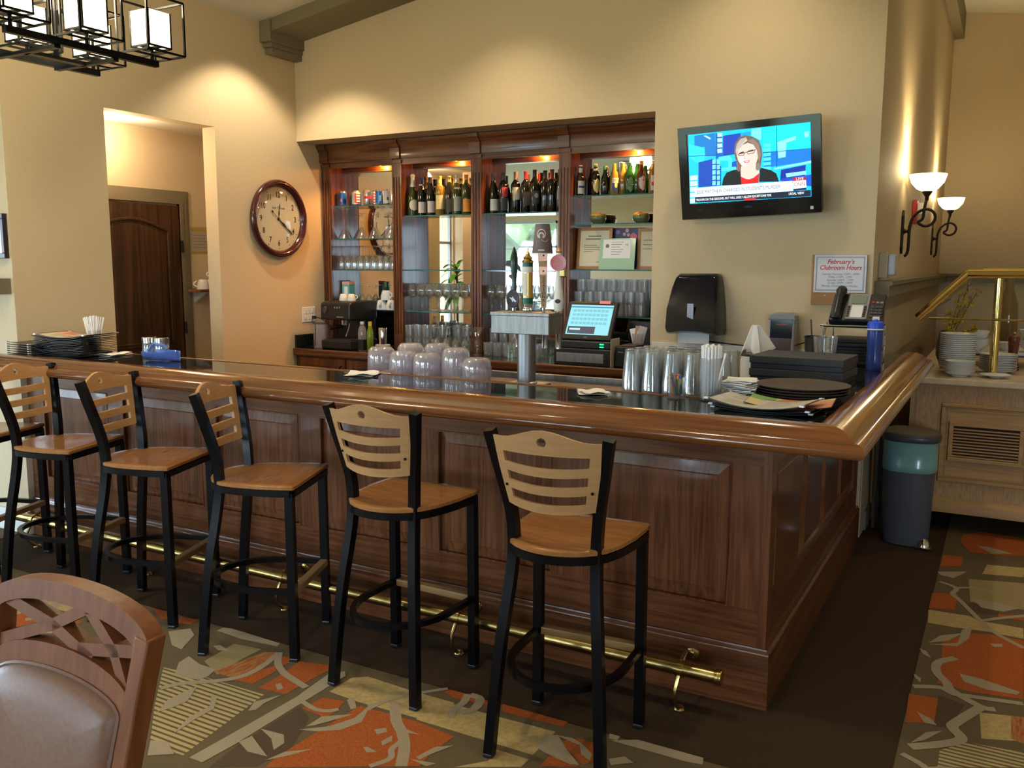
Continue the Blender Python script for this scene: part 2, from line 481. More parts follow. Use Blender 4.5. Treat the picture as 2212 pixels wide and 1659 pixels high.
# ---------------------------------------------------------------- floor and carpet
floor = struct(B().box(-8.6, 4.6, -6.6, 8.1, -0.12, 0.0).build('floor', carpb, smooth=0))
CARPET = """o -2.75 -0.46 -2.64 -0.46 -2.57 -0.52 -2.61 -0.53;
o -2.55 -0.47 -2.44 -0.45 -2.44 -0.51 -2.5 -0.52;
t -2.28 -0.5 -2.28 -0.46 -2.24 -0.45 -1.94 -0.46 -1.93 -0.49 -2.12 -0.51 -2.25 -0.5;
s -2.19 -0.86 -2.03 -0.84 -1.67 -0.83 -1.6 -1.27 -1.75 -1.28 -1.97 -1.08;
n -2.09 -0.74 -2.11 -0.56 -1.97 -0.54 -1.97 -0.65 -1.95 -0.8;
r -1.98 -0.79 -1.94 -0.56 -1.89 -0.53 -1.85 -0.57 -1.82 -0.72 -1.87 -0.79;
o -1.86 -0.8 -1.81 -0.63 -1.77 -0.66 -1.77 -0.79;
o -1.73 -0.8 -1.73 -0.67 -1.75 -0.55 -1.62 -0.52 -1.59 -0.56 -1.6 -0.68 -1.6 -0.79;
o -1.85 -0.55 -1.81 -0.54 -1.78 -0.58 -1.78 -0.64;
t -1.57 -1.27 -1.56 -1.06 -1.55 -0.79 -1.57 -0.58 -1.53 -0.53 -1.5 -0.56 -1.5 -0.78 -1.5 -1.14 -1.51 -1.27;
b -1.47 -1.28 -1.49 -1.12 -1.49 -1.03 -1.49 -0.83 -1.4 -0.88 -1.32 -1.06 -1.34 -1.2;
o -1.32 -1.06 -1.31 -0.89 -1.3 -0.72 -1.05 -0.71 -0.88 -0.73 -0.89 -0.85 -0.88 -0.94 -1.31 -1.19 -1.32 -1.15;
y -1.47 -0.69 -1.47 -0.56 -1.42 -0.52 -1.21 -0.53 -1.01 -0.53 -0.93 -0.68 -1.06 -0.69 -1.33 -0.7;
o -1.47 -0.84 -1.46 -0.74 -1.37 -0.72 -1.35 -0.8 -1.35 -0.85;
t -2.1 -0.88 -2.17 -0.8 -2.18 -0.74 -2.08 -0.77 -1.99 -0.77 -1.97 -0.83 -1.98 -0.87 -2.05 -0.88;
t -2.17 -0.62 -2.15 -0.6 -2.07 -0.62 -2.12 -0.64;
t -1.63 -0.95 -1.66 -0.89 -1.61 -0.8 -1.62 -0.88 -1.61 -0.93;
t -1.37 -0.93 -1.37 -0.85 -1.28 -0.78 -1.31 -0.84 -1.35 -0.91;
t -1.38 -0.96 -1.3 -0.89 -1.26 -0.8 -1.27 -0.71 -1.23 -0.63 -1.25 -0.74 -1.22 -0.81 -1.25 -0.89 -1.32 -0.94;
t -1.15 -0.83 -1.12 -0.8 -1.1 -0.82 -1.12 -0.85;
t -1.08 -0.88 -1.07 -0.83 -1.05 -0.86 -1.06 -0.9;
t -1.11 -0.94 -1.1 -0.93 -1.05 -0.94 -1.08 -0.96;
t -1.06 -0.77 -0.99 -0.78 -1.03 -0.79;
t -0.93 -0.92 -0.84 -0.9 -0.86 -0.93;
t -1.5 -1.02 -1.4 -1.01 -1.36 -1.05 -1.36 -1.1 -1.42 -1.05;
t -1.5 -1.12 -1.49 -1.07 -1.43 -1.1 -1.35 -1.14 -1.43 -1.15;
t -1.34 -1.16 -1.32 -1.09 -1.25 -1.03 -1.3 -1.11;
t -2.46 -0.61 -2.4 -0.54 -2.33 -0.58 -2.26 -0.71 -2.33 -0.7;
t -1.37 -0.71 -1.36 -0.68 -1.3 -0.74 -1.31 -0.76;
t -1.69 -0.75 -1.68 -0.73 -1.64 -0.76 -1.65 -0.78;
t -1.91 -1.12 -1.95 -1.04 -1.95 -0.95 -1.94 -0.91 -1.88 -1.01 -1.89 -1.07;
t -1.74 -1.19 -1.78 -1.09 -1.78 -0.99 -1.84 -0.93 -1.81 -0.93 -1.75 -1 -1.75 -1.09 -1.74 -1.16;
t -1.77 -1.26 -1.71 -1.24 -1.63 -1.28 -1.7 -1.33;
v0.028 -2.05 -0.99 -2.01 -0.92 -1.9 -0.83 -1.85 -0.75 -1.85 -0.65 -1.88 -0.53;
v0.030 -1.88 -0.53 -1.81 -0.61 -1.73 -0.66 -1.67 -0.68 -1.57 -0.71;
v0.022 -1.51 -0.8 -1.43 -0.82 -1.38 -0.81 -1.35 -0.78;
v0.040 -1.2 -0.64 -1.12 -0.74 -1.05 -0.8 -0.99 -0.87 -0.93 -0.97;
v0.022 -1.02 -0.84 -1.02 -0.9 -0.99 -0.95 -1.02 -1.02;
v0.020 -1.27 -0.71 -1.22 -0.61 -1.19 -0.56 -1.09 -0.45;
o -1.09 -0.48 -1.08 -0.45 -0.99 -0.45 -0.95 -0.45 -0.9 -0.46 -0.88 -0.49 -1.03 -0.5;
o -0.85 -0.45 -0.58 -0.45 -0.58 -0.49 -0.82 -0.5;
y -1.16 -0.54 -0.85 -0.54 -0.59 -0.53 -0.59 -0.7 -0.73 -0.7 -1.06 -0.7 -1.16 -0.56;
v0.030 -1 -0.45 -0.98 -0.51 -0.98 -0.58 -0.96 -0.63;
v0.035 -0.99 -0.45 -0.94 -0.46 -0.92 -0.54 -0.95 -0.58;
o -0.55 -0.58 -0.5 -0.53 -0.44 -0.53 -0.4 -0.64 -0.42 -0.67 -0.51 -0.61;
t -0.61 -0.65 -0.61 -0.56 -0.57 -0.55 -0.51 -0.61 -0.43 -0.68 -0.46 -0.69 -0.56 -0.67;
t -0.58 -0.55 -0.52 -0.54 -0.47 -0.56 -0.42 -0.6 -0.41 -0.64 -0.45 -0.62 -0.48 -0.57;
t -0.4 -0.49 -0.32 -0.44 -0.09 -0.44 -0.08 -0.48 -0.13 -0.49 -0.36 -0.49;
o -0.54 -0.75 -0.54 -0.68 -0.44 -0.67 -0.43 -0.69;
y -0.7 -0.8 -0.73 -0.73 -0.59 -0.73 -0.59 -0.78 -0.78 -0.89;
o -1.03 -0.74 -0.88 -0.74 -0.9 -0.81 -0.91 -0.91;
t -0.92 -0.9 -0.9 -0.82 -0.85 -0.78 -0.89 -0.87 -0.9 -0.91;
t -0.42 -0.45 -0.38 -0.45 -0.38 -0.48 -0.41 -0.48;
t -0.36 -0.6 -0.32 -0.56 -0.28 -0.58 -0.34 -0.63;
o 0.55 2.72 0.65 2.85 0.82 2.84 0.87 2.8 0.87 2.47 0.77 2.41 0.6 2.38 0.54 2.58;
t 0.63 2.53 0.69 2.54 0.81 2.47 0.71 2.41;
o 0.47 2.26 0.57 2.27 0.57 2.09 0.47 2.03;
t 0.46 1.93 0.6 2.01 0.54 1.86 0.48 1.88;
y 0.69 2.19 0.87 2.23 0.86 2.06 0.67 2.01;
n 0.61 1.89 0.86 1.96 0.86 1.55 0.63 1.54;
o 0.46 1.58 0.57 1.62 0.57 1.39 0.46 1.35;
b 0.61 1.52 0.75 1.56 0.75 1.41 0.64 1.39;
o 0.75 1.43 0.86 1.47 0.85 1.4 0.75 1.38;
y 0.46 1.33 0.63 1.34 0.68 1.3 0.85 1.3 0.85 1.17 0.71 1.18 0.58 1.16 0.47 1.16;
o 0.54 0.97 0.64 1.12 0.72 1.15 0.85 1.15 0.84 0.54 0.67 0.51 0.55 0.53 0.55 0.78;
v0.035 0.6 0.81 0.54 0.73 0.54 0.63 0.58 0.55 0.6 0.49 0.7 0.4 0.75 0.4;
v0.030 0.47 0.45 0.56 0.49 0.61 0.46 0.67 0.47 0.84 0.5;
v0.025 0.48 1.77 0.56 1.71 0.55 1.61 0.59 1.52 0.68 1.3 0.74 1.18 0.85 1.06;
v0.025 0.68 1.3 0.77 1.39 0.86 1.47;
v0.020 0.56 1.71 0.63 1.75 0.73 1.74;
t 0.62 0.66 0.7 0.65 0.83 0.6 0.82 0.57 0.72 0.56 0.64 0.59;
t 0.63 1.59 0.73 1.59 0.84 1.56 0.77 1.47 0.68 1.48;
t 0.49 0.92 0.53 1.03 0.62 1.11 0.56 0.98;
t 0.49 0.9 0.6 0.98 0.61 1.14 0.65 1.21 0.64 1.05 0.6 0.94;
o 0.46 0.38 0.56 0.39 0.56 0.18 0.47 0.14;
b 0.56 0.42 0.65 0.39 0.61 0.18 0.56 0.16;
y 0.7 0.35 0.84 0.39 0.84 0.2 0.71 0.15;
r 0.8 0.38 0.84 0.39 0.84 0.18 0.8 0.2;
v0.040 0.71 0.41 0.63 0.23 0.62 0.18 0.65 0.11 0.59 0.04 0.5 -0.03;
t 0.5 0.24 0.55 0.21 0.57 0.17 0.53 0.17;
t 0.5 -0 0.54 0.1 0.59 0.14 0.54 0.04;
s 0.59 0 0.67 0.1 0.84 0.12 0.84 0.02 0.59 -0.12;
t 0.46 0.57 0.49 0.54 0.49 0.5 0.47 0.53;
t 0.72 1.04 0.77 1.06 0.77 1.03 0.74 1.01;
t 0.46 0.84 0.49 0.82 0.51 0.76 0.48 0.78"""
cbase = noise_mat('carpet_olive', (0.115, 0.085, 0.045), (0.15, 0.112, 0.062), 240, 0.95, bump=0.4, spec=0.1)
ccol = {'o': noise_mat('carpet_orange', (0.30, 0.072, 0.018), (0.42, 0.115, 0.030), 160, 0.95, spec=0.1),
        't': noise_mat('carpet_taupe', (0.30, 0.24, 0.16), (0.38, 0.30, 0.205), 200, 0.95, spec=0.1),
        'y': noise_mat('carpet_gold', (0.38, 0.27, 0.11), (0.47, 0.345, 0.155), 60, 0.95, spec=0.1),
        'b': noise_mat('carpet_dark_brown', (0.085, 0.055, 0.033), (0.11, 0.074, 0.046), 200, 0.95, spec=0.1),
        'n': noise_mat('carpet_sand', (0.26, 0.20, 0.09), (0.34, 0.26, 0.13), 120, 0.95, spec=0.1, stretch=(1, 6, 1)),
        'r': noise_mat('carpet_red_fade', (0.38, 0.20, 0.075), (0.33, 0.075, 0.022), 18, 0.95, spec=0.1, stretch=(6, 1, 1))}
ms = mat('carpet_striped', (0.40, 0.30, 0.14), 0.95, spec=0.1)
t, N, L, b_ = nodes(ms)
tc = N.new('ShaderNodeTexCoord')
wv = N.new('ShaderNodeTexWave')
wv.bands_direction = 'Y'
wv.inputs['Scale'].default_value = 13.0
wv.inputs['Distortion'].default_value = 0.3
cr = N.new('ShaderNodeValToRGB')
cr.color_ramp.elements[0].position = 0.30
cr.color_ramp.elements[0].color = (0.13, 0.095, 0.05, 1)
cr.color_ramp.elements[1].position = 0.42
cr.color_ramp.elements[1].color = (0.42, 0.32, 0.15, 1)
L.new(tc.outputs['Object'], wv.inputs[0])
L.new(wv.outputs[0], cr.inputs[0])
L.new(cr.outputs[0], b_.inputs['Base Color'])
ccol['s'] = ms
base = B()
base.prism([(-8.5, -6.5), (4.5, -6.5), (4.5, 7.95), (0.464, 7.95), (0.464, -0.455), (-4.42, -0.455), (-4.42, -0.05), (-8.5, -0.05)], -0.01, 0.004)
struct(base.build('patterned_carpet', cbase, floor, smooth=0))
shapes = []
for e in CARPET.replace('\n', '').split(';'):
    q = e.split()
    p = [float(v) for v in q[1:]]
    shapes.append((q[0], list(zip(p[::2], p[1::2]))))
def ribbon(p, wd):
    P = [Vector((a, b)) for a, b in p]
    # smooth the centre line
    fine = []
    for i in range(len(P) - 1):
        p0, p1, p2, p3 = P[max(i - 1, 0)], P[i], P[i + 1], P[min(i + 2, len(P) - 1)]
        for k in range(5):
            u = k / 5
            fine.append(0.5 * (2 * p1 + (p2 - p0) * u + (2 * p0 - 5 * p1 + 4 * p2 - p3) * u * u + (3 * p1 - p0 - 3 * p2 + p3) * u ** 3))
    fine.append(P[-1])
    l, r_ = [], []
    for i, q in enumerate(fine):
        d = fine[min(i + 1, len(fine) - 1)] - fine[max(i - 1, 0)]
        d = Vector((-d.y, d.x)).normalized() * wd / 2
        l.append(q + d)
        r_.append(q - d)
    return l, r_
keys = list(ccol)
bl = {k: B() for k in keys}
zc = 0.0044
order = {'s': 0, 'n': 1, 'y': 1, 'b': 1, 'r': 2, 'o': 3, 't': 5, 'v': 5}
def lay(kind, pts, dx, dy, z):
    if kind[0] == 'v':
        l, r_ = ribbon(pts, float(kind[1:]))
        n = len(l)
        bl['t'].add([(q.x + dx, q.y + dy, z) for q in l + r_], [(i, i + 1, n + i + 1, n + i) for i in range(n - 1)])
    else:
        bl[kind].quad(*[(a + dx, c + dy, z) for a, c in pts])
front = [s_ for s_ in shapes if max(a for a, c in s_[1]) < 0.44]
strip = [s_ for s_ in shapes if max(a for a, c in s_[1]) >= 0.44]
cnt = 0
for k, p in sorted(shapes, key=lambda e: order[e[0][0]]):
    cnt += 1
    lay(k, p, 0, 0, zc + 0.0002 * order[k[0]] + 0.000004 * cnt)
for dx in (-4.0, -2.0, 0, 2.0, 4.0):
    for dy in (0, -0.93, -1.86, -2.79, -3.72):
        for k, p in sorted(front, key=lambda e: order[e[0][0]]):
            cnt += 1
            xs = [a + dx for a, c in p]
            ys = [c + dy for a, c in p]
            if (dx or dy) and (max(xs) < -2.72 or max(ys) < -1.34) and min(xs) > -8.4 and max(xs) < 4.4 and min(ys) > -6.4:
                lay(k, p, dx, dy, zc + 0.0002 * order[k[0]] + 0.0000005 * cnt)
for dx, dy in ((0, 3.72), (0.42, 0), (0.84, 0.9), (1.26, 0.3), (1.68, -0.4), (2.1, 0.5), (0.42, 3.72), (0, -1.86), (0.42, -1.86), (0.84, -1.4)):
    for k, p in sorted(strip, key=lambda e: order[e[0][0]]):
        cnt += 1
        if max(c for a, c in p) + dy < (7.9 if dy >= 0 else 0.0) and min(c for a, c in p) + dy > (-0.9):
            lay(k, p, dx, dy, zc + 0.0002 * order[k[0]] + 0.0000005 * cnt)
for k in keys:
    struct(bl[k].build('carpet_figure', ccol[k], floor, smooth=0))

# ---------------------------------------------------------------- walls
wl = B()
XL, YB = -4.354, 2.374
wl.box(XL - 0.125, XL, -0.03, 0.631, 0, 3.6).box(XL - 0.125, XL, 1.53, 3.1, 0, 3.6).box(XL - 0.125, XL, 0.631, 1.53, 2.59, 3.6)
struct(wl.build('wall_left', paint, smooth=0))
wb = B()
wb.box(XL, -1.344, YB, YB + 0.12, 2.586, 4.3).box(-1.344, 0, YB, YB + 0.12, 1.115, 4.3)
wb.box(-1.344, -1.24, YB + 0.12, 2.95, 0, 2.6).box(XL, -1.24, 2.845, 2.95, 0, 2.6).box(XL, -1.24, YB + 0.02, 2.95, 2.588, 2.66)
struct(wb.build('wall_back', paint, smooth=0))
ww = struct(B().box(-1.344, -0.002, YB + 0.001, YB + 0.12, 0, 1.115).build('wall_wainscot', wain, smooth=0))
struct(B().box(-1.33, -0.01, YB - 0.012, YB + 0.001, 1.085, 1.118).build('trim_1', whitep, smooth=0))
struct(B().box(-0.13, 0, YB + 0.12, 7.957, 0, 4.3).build('wall_partition', paint, smooth=0))
struct(B().box(-0.13, 4.6, 7.957, 8.1, 0, 4.5).build('wall_far', paint, smooth=0))
struct(B().box(4.5, 4.6, -6.6, 7.957, 0, 4.6).build('wall_right', paint, smooth=0))
struct(B().box(-8.6, XL - 0.125, -0.03, 0.0, 0, 3.6).build('wall_entry', paint, smooth=0))
struct(B().box(0.0, 4.5, YB, YB + 0.1, 4.05, 4.5).build('trim_2', paint, smooth=0))
def win_wall(name, fixed0, fixed1, spans, a0, a1, along):
    w_ = B()
    bx = (lambda u0, u1, z0, z1: w_.box(fixed0, fixed1, u0, u1, z0, z1)) if along == 'y' else (lambda u0, u1, z0, z1: w_.box(u0, u1, fixed0, fixed1, z0, z1))
    cur = a0
    for u0, u1 in sorted(spans):
        bx(cur, u0, 0, 4.2)
        bx(u0, u1, 0, WZ0)
        bx(u0, u1, WZ1, 4.2)
        cur = u1
    bx(cur, a1, 0, 4.2)
    struct(w_.build(name, paint, smooth=0))
win_wall('wall_window_side', -8.6, -8.5, WIN_L, -6.6, -0.03, 'y')
win_wall('wall_front', -6.6, -6.5, WIN_F, -8.5, 4.5, 'x')
nw = 1
frm = mat('window_frame_paint', (0.42, 0.43, 0.42), 0.5)
for spans, along in ((WIN_L, 'y'), (WIN_F, 'x')):
    for u0, u1 in spans:
        fx = -8.55 if along == 'y' else -6.55
        g = (lambda a0, a1, d0, d1, z0, z1: (fx + d0, fx + d1, a0, a1, z0, z1)) if along == 'y' else (lambda a0, a1, d0, d1, z0, z1: (a0, a1, fx + d0, fx + d1, z0, z1))
        f = B()
        for q in ((u0, u0 + 0.05, WZ0, WZ1), (u1 - 0.05, u1, WZ0, WZ1), (u0, u1, WZ0, WZ0 + 0.05), (u0, u1, WZ1 - 0.05, WZ1), (u0, u1, 1.93, 1.98)):
            f.box(*g(q[0], q[1], -0.03, 0.03, q[2], q[3]))
        fo = struct(f.build('window_%d' % nw, frm, smooth=0))
        for z0, z1 in ((WZ0 + 0.05, 1.93), (1.98, WZ1 - 0.05)):
            struct(B().box(*g(u0 + 0.05, u1 - 0.05, -0.004, 0.004, z0, z1)).build('pane', pane, fo, smooth=0))
        nw += 1
# ceiling: vaulted planes
ce = B()
for (x0, x1, y0, y1, f) in ((-8.6, 0.8, -6.6, YB + 0.12, ceil_z), (0.8, 4.6, -6.6, YB + 0.12, ceil_z), (0.0, 4.6, YB + 0.1, 8.1, lambda x: 4.341 - 0.152 * x)):
    a, c = f(x0), f(x1)
    ce.add([(x0, y0, a), (x1, y0, c), (x1, y1, c), (x0, y1, a), (x0, y0, a + 0.1), (x1, y0, c + 0.1), (x1, y1, c + 0.1), (x0, y1, a + 0.1)],
           [(0, 1, 2, 3), (7, 6, 5, 4), (0, 4, 5, 1), (1, 5, 6, 2), (2, 6, 7, 3), (3, 7, 4, 0)])
struct(ce.build('ceiling', ceilp, smooth=0))
# raked beam along the back wall, with its corbel block
bm_ = B()
zb = lambda x: 3.341 + 0.153 * (x + 4.257)
x0, x1 = -4.25, 0.75
bm_.add([(x0, 2.02, zb(x0)), (x1, 2.02, zb(x1)), (x1, YB, zb(x1)), (x0, YB, zb(x0)), (x0, 2.02, ceil_z(x0)), (x1, 2.02, ceil_z(x1)), (x1, YB, ceil_z(x1)), (x0, YB, ceil_z(x0))],
        [(0, 1, 2, 3), (7, 6, 5, 4), (0, 4, 5, 1), (1, 5, 6, 2), (2, 6, 7, 3), (3, 7, 4, 0)])
beam = struct(bm_.build('trim_3', taupe, smooth=0))
cb = B().box(XL, -4.245, 2.0, YB, 3.268, 3.425).box(XL, -4.262, 2.03, YB, 3.235, 3.27).box(XL, -4.272, 2.05, YB, 3.19, 3.237)
struct(cb.build('corbel', taupe, beam, smooth=0, bevel=0.006))
struct(B().box(0.001, 0.10, YB + 0.1, 7.95, 4.05, 4.33).build('trim_4', taupe, smooth=0))
# chair-rail ledge with a square end on the sconce wall and on the entry wall
lp = [(0, 1.44), (0.085, 1.44), (0.085, 1.50), (0.10, 1.505), (0.10, 1.53), (0, 1.53)]
struct(B().sweep(lp, [(0.0, 2.455, 1, 0), (0.0, 7.95, 1, 0)]).build('trim_5', taupe, smooth=0))
struct(B().sweep(lp, [(0.0, 7.955, 0, -1), (4.5, 7.955, 0, -1)]).build('trim_6', taupe, smooth=0))
struct(B().sweep(lp, [(-4.378, -0.03, 0, -1), (-8.5, -0.03, 0, -1)]).build('trim_7', taupe, smooth=0))
struct(B().box(0.0, 0.006, YB + 0.002, 7.95, 0.0, 1.44).build('wall_wainscot_side', wain, smooth=0))
struct(B().box(-8.5, XL, -0.048, -0.03, 0, 0.14).build('baseboard_entry', whitep, smooth=0))
struct(B().box(0.0, 0.018, 2.55, 7.95, 0, 0.12).build('baseboard_partition', taupe, smooth=0))
# hallway behind the opening
h = B()
a_, b_2, c_, d_ = HALL_W
h.box(-5.1, -5.0, -0.03, a_, 0, 2.75).box(-5.1, -5.0, b_2, 3.1, 0, 2.75).box(-5.1, -5.0, a_, b_2, 0, c_).box(-5.1, -5.0, a_, b_2, d_, 2.75)
h.box(-5.0, XL - 0.125, 2.35, 2.45, 0, 2.75)
struct(h.build('wall_hall', paint, smooth=0))
struct(B().box(-5.1, XL - 0.125, 0.0, 2.45, 2.62, 2.75).build('ceiling_hall', ceilp, smooth=0))
dr = struct(B().box(-5.0, -4.965, 0.82, 1.70, 0.0, 2.06).build('door_1', doorw, smooth=0))
pan = [(0.93, 1.02), (0.93, 1.86)] + [(0.93 + 0.66 * i / 10, 1.86 + 0.085 * math.sin(PI * i / 10)) for i in range(1, 10)] + [(1.59, 1.86), (1.59, 1.02)]
fr = B().tube([(-4.963, a, c) for a, c in pan], 0.012, 6, closed=True)
fr.tube([(-4.963, 0.93, 0.15), (-4.963, 0.93, 0.92), (-4.963, 1.59, 0.92), (-4.963, 1.59, 0.15)], 0.012, 6, closed=True)
struct(fr.build('door_moulding', doorw, dr))
struct(B().prism([(a + (0.03 if a < 1.2 else -0.03) , c - 0.03) for a, c in pan], -4.966, -4.958, plane='yz').build('door_panel', doorw, dr, smooth=0, bevel=0.004))
for z in (1.75, 1.12, 0.3):
    struct(B().tube([(-4.955, 1.712, z - 0.045), (-4.955, 1.712, z + 0.045)], 0.011, 8).build('hinge', iron, dr))
fr = B()
for d, wd in ((0.016, 0.10), (0.026, 0.07), (0.034, 0.03)):
    fr.box(-5.0, -5.0 + d, 1.715, 1.715 + wd, 0, 2.075 + wd).box(-5.0, -5.0 + d, 0.82 - 0.01 - wd, 0.81, 0, 2.075 + wd).box(-5.0, -5.0 + d, 0.81, 1.715, 2.075, 2.075 + wd)
struct(fr.build('trim_8', taupe, smooth=0))
hw_ = B().box(-5.07, -5.03, HALL_W[0], HALL_W[0] + 0.02, HALL_W[2], HALL_W[3]).box(-5.07, -5.03, HALL_W[1] - 0.02, HALL_W[1], HALL_W[2], HALL_W[3]).box(-5.07, -5.03, HALL_W[0], HALL_W[1], 1.85, 1.88)
hw_o = struct(hw_.build('window_%d' % nw, frm, smooth=0))
struct(B().box(-5.054, -5.048, HALL_W[0] + 0.02, HALL_W[1] - 0.02, HALL_W[2], HALL_W[3]).build('pane', pane, hw_o, smooth=0))
pl = thing('potted_dracaena', 'tall green leafy pot plant by the hall window, seen only in the hutch mirror', 'plant', (-4.70, 0.42, 0.0))
B().lathe([(0, 0), (0.12, 0), (0.15, 0.3), (0.14, 0.3), (0.12, 0.26), (0, 0.26)], 18, caps=False).build('pot', mat('pot_brown', (0.12, 0.07, 0.04), 0.5), pl)
B().tube([(0, 0, 0.26), (0.02, 0.01, 0.9), (0.0, -0.01, 1.55)], [0.016, 0.013, 0.010], 8).build('stem', mat('stem_tan', (0.2, 0.14, 0.07), 0.8), pl)
lfm = mat('leaf_green', (0.10, 0.36, 0.04), 0.4)
rl = random.Random(5)
for i in range(26):
    a, el, ln = 2.4 * i, 1.25 - 0.045 * i, 0.30 + 0.04 * (i % 3)
    z0 = 1.58 - 0.012 * i
    P5 = []
    for k in range(6):
        u = k / 5
        r5 = 0.62 * ln * u * math.cos(el * (1 - 0.7 * u))
        P5.append((r5 * math.cos(a), r5 * math.sin(a), z0 + ln * (u * math.sin(el) - 0.75 * u * u)))
    vs, fs = [], []
    for k, q in enumerate(P5):
        wd = 0.034 * math.sin(PI * (0.12 + 0.88 * (1 - k / 5))) + 0.001
        vs += [(q[0] - wd * math.sin(a), q[1] + wd * math.cos(a), q[2]), (q[0] + wd * math.sin(a), q[1] - wd * math.cos(a), q[2])]
    B().add(vs, [(2 * k, 2 * k + 1, 2 * k + 3, 2 * k + 2) for k in range(5)]).build('leaf', lfm, pl, smooth=60)
# outside: lawn and a few trees seen through the windows
lawn = noise_mat('lawn_pale', (0.20, 0.22, 0.13), (0.27, 0.28, 0.19), 3, 0.95)
struct(B().box(-40, 30, -45, 20, -0.5, -0.3).build('ground_outside', lawn, smooth=0))
fol = noise_mat('tree_foliage', (0.06, 0.09, 0.04), (0.16, 0.21, 0.10), 2, 0.9)
bark = mat('tree_bark', (0.08, 0.055, 0.035), 0.9)
for i, (x, y, s_) in enumerate(((-13.5, -15.5, 2.6), (-17, -12, 3.0), (-9, -18, 2.8), (-22, -7, 3.2), (-4, -20, 2.7))):
    tr = thing('garden_tree', ('leafy tree outside the windows, %s of the row' % ('first', 'second', 'third', 'fourth', 'fifth')[i]), 'tree', (x, y, -0.3), group='trees outside the windows')
    B().tube([(0, 0, 0), (0.05, 0, 1.5), (0, 0.1, 2.6)], [0.22, 0.17, 0.12], 8).build('trunk', bark, tr)
    me = bpy.data.meshes.new('crown')
    bm = bmesh.new()
    bmesh.ops.create_icosphere(bm, subdivisions=3, radius=1.0)
    for v in bm.verts:
        k = 1 + 0.22 * math.sin(7 * v.co.x + i) * math.sin(6 * v.co.y + 2) + 0.15 * math.sin(11 * v.co.z + 3 * v.co.x)
        v.co = v.co * k * s_ * 0.75
        v.co.z = v.co.z * 0.9 + 2.0 + s_ * 0.75
    bm.to_mesh(me)
    bm.free()
    me.materials.append(fol)
    o = bpy.data.objects.new('crown', me)
    C.objects.link(o)
    o.parent = tr
# ---------------------------------------------------------------- the bar
bar = thing('bar_counter', 'long L-shaped dark oak bar with black granite top and rounded front rail', 'bar', (0, 0, 0))
bc = B()
bc.box(-4.35, -0.03, 0.03, 0.25, 0.0, 1.06)                 # front run core
bc.box(-0.33, -0.03, 0.25, 2.36, 0.0, 1.06)                 # return core
bc.build('carcass', oakX, bar, smooth=0)
# front face frame: stiles and rails round the raised panels, 22 mm thick
FX = [(-4.20, -3.63), (-3.50, -2.90), (-2.785, -2.237), (-2.095, -1.547), (-1.43, -0.88), (-0.70, -0.15)]
PZ0, PZ1 = 0.366, 0.905
cur = -4.35
for a, c in FX + [(-0.032, 0)]:
    B().box(cur, a, 0.006, 0.031, PZ0, PZ1).build('stile', oakF, bar, smooth=0)
    cur = c
B().box(-4.35, -0.006, 0.0055, 0.031, 0.20, PZ0).build('bottom_rail', oakX, bar, smooth=0)
B().box(-4.35, -0.006, 0.0055, 0.031, PZ1, 1.065).build('top_rail', oakX, bar, smooth=0)
B().box(-0.034, 0.0, 0.0, 0.06, 0.2, 1.065).build('corner_post', oakF, bar, smooth=0, bevel=0.004)
def raised(name, a, c, mtx):
    """raised panel: sunk edge, bevel, proud field; local x across, z up, -y out"""
    k, d, wd = B(), 0.022, 0.05
    k.T = mtx
    lv = [((a, PZ0), (c, PZ1), 0.0), ((a, PZ0), (c, PZ1), 0.006), ((a + wd, PZ0 + wd), (c - wd, PZ1 - wd), 0.016), ((a + wd + .004, PZ0 + wd + .004), (c - wd - .004, PZ1 - wd - .004), 0.018)]
    vs, fs = [], []
    for (x0, z0), (x1, z1), o in lv:
        y = d - o
        vs += [(x0, y, z0), (x1, y, z0), (x1, y, z1), (x0, y, z1)]
    for j in range(3):
        for i in range(4):
            fs.append((j * 4 + i, j * 4 + (i + 1) % 4, j * 4 + 4 + (i + 1) % 4, j * 4 + 4 + i))
    fs.append((12, 13, 14, 15))
    k.add(vs, fs)
    return k.build(name, oakF, bar, smooth=0)
for a, c in FX:
    raised('panel', a, c, Matrix.Translation((0, 0.008, 0)))
    # little moulding round the panel
    q = [(a, PZ0), (c, PZ0), (c, PZ1), (a, PZ1)]
    B().tube([(x, 0.008, z) for x, z in q], 0.007, 6, closed=True).build('panel_moulding', oakF, bar)
# right end: frame + raised boards
side = Matrix(((0, -1, 0, 0), (1, 0, 0, 0), (0, 0, 1, 0), (0, 0, 0, 1)))
B().box(-0.031, -0.006, 0.06, 0.10, PZ0, PZ1).build('stile', oakF, bar, smooth=0)
B().box(-0.031, -0.006, 2.10, 2.25, PZ0, PZ1).build('stile', oakF, bar, smooth=0)
B().box(-0.031, -0.0055, 0.03, 2.25, 0.20, PZ0).build('bottom_rail', oakY, bar, smooth=0)
B().box(-0.031, -0.0055, 0.03, 2.25, PZ1, 1.065).build('top_rail', oakY, bar, smooth=0)
for a, c in ((0.10, 0.66), (0.664, 1.14), (1.144, 1.62), (1.624, 2.10)):
    raised('panel', a, c, side @ Matrix.Translation((0, 0.008, 0)))
# plinth with moulded top
pp = [(-0.03, 0.0), (0.016, 0.0), (0.016, 0.185), (0.013, 0.195), (0.017, 0.203), (0.015, 0.213), (0.008, 0.217), (0.006, 0.228), (-0.03, 0.228)]
B().sweep(pp, [(-4.35, 0, 0, -1), (0, 0, 1, -1)]).build('plinth', oakX, bar, smooth=50)
B().sweep(pp, [(0, 0, 1, -1), (0, 2.25, 1, 0)]).build('plinth', oakY, bar, smooth=50)
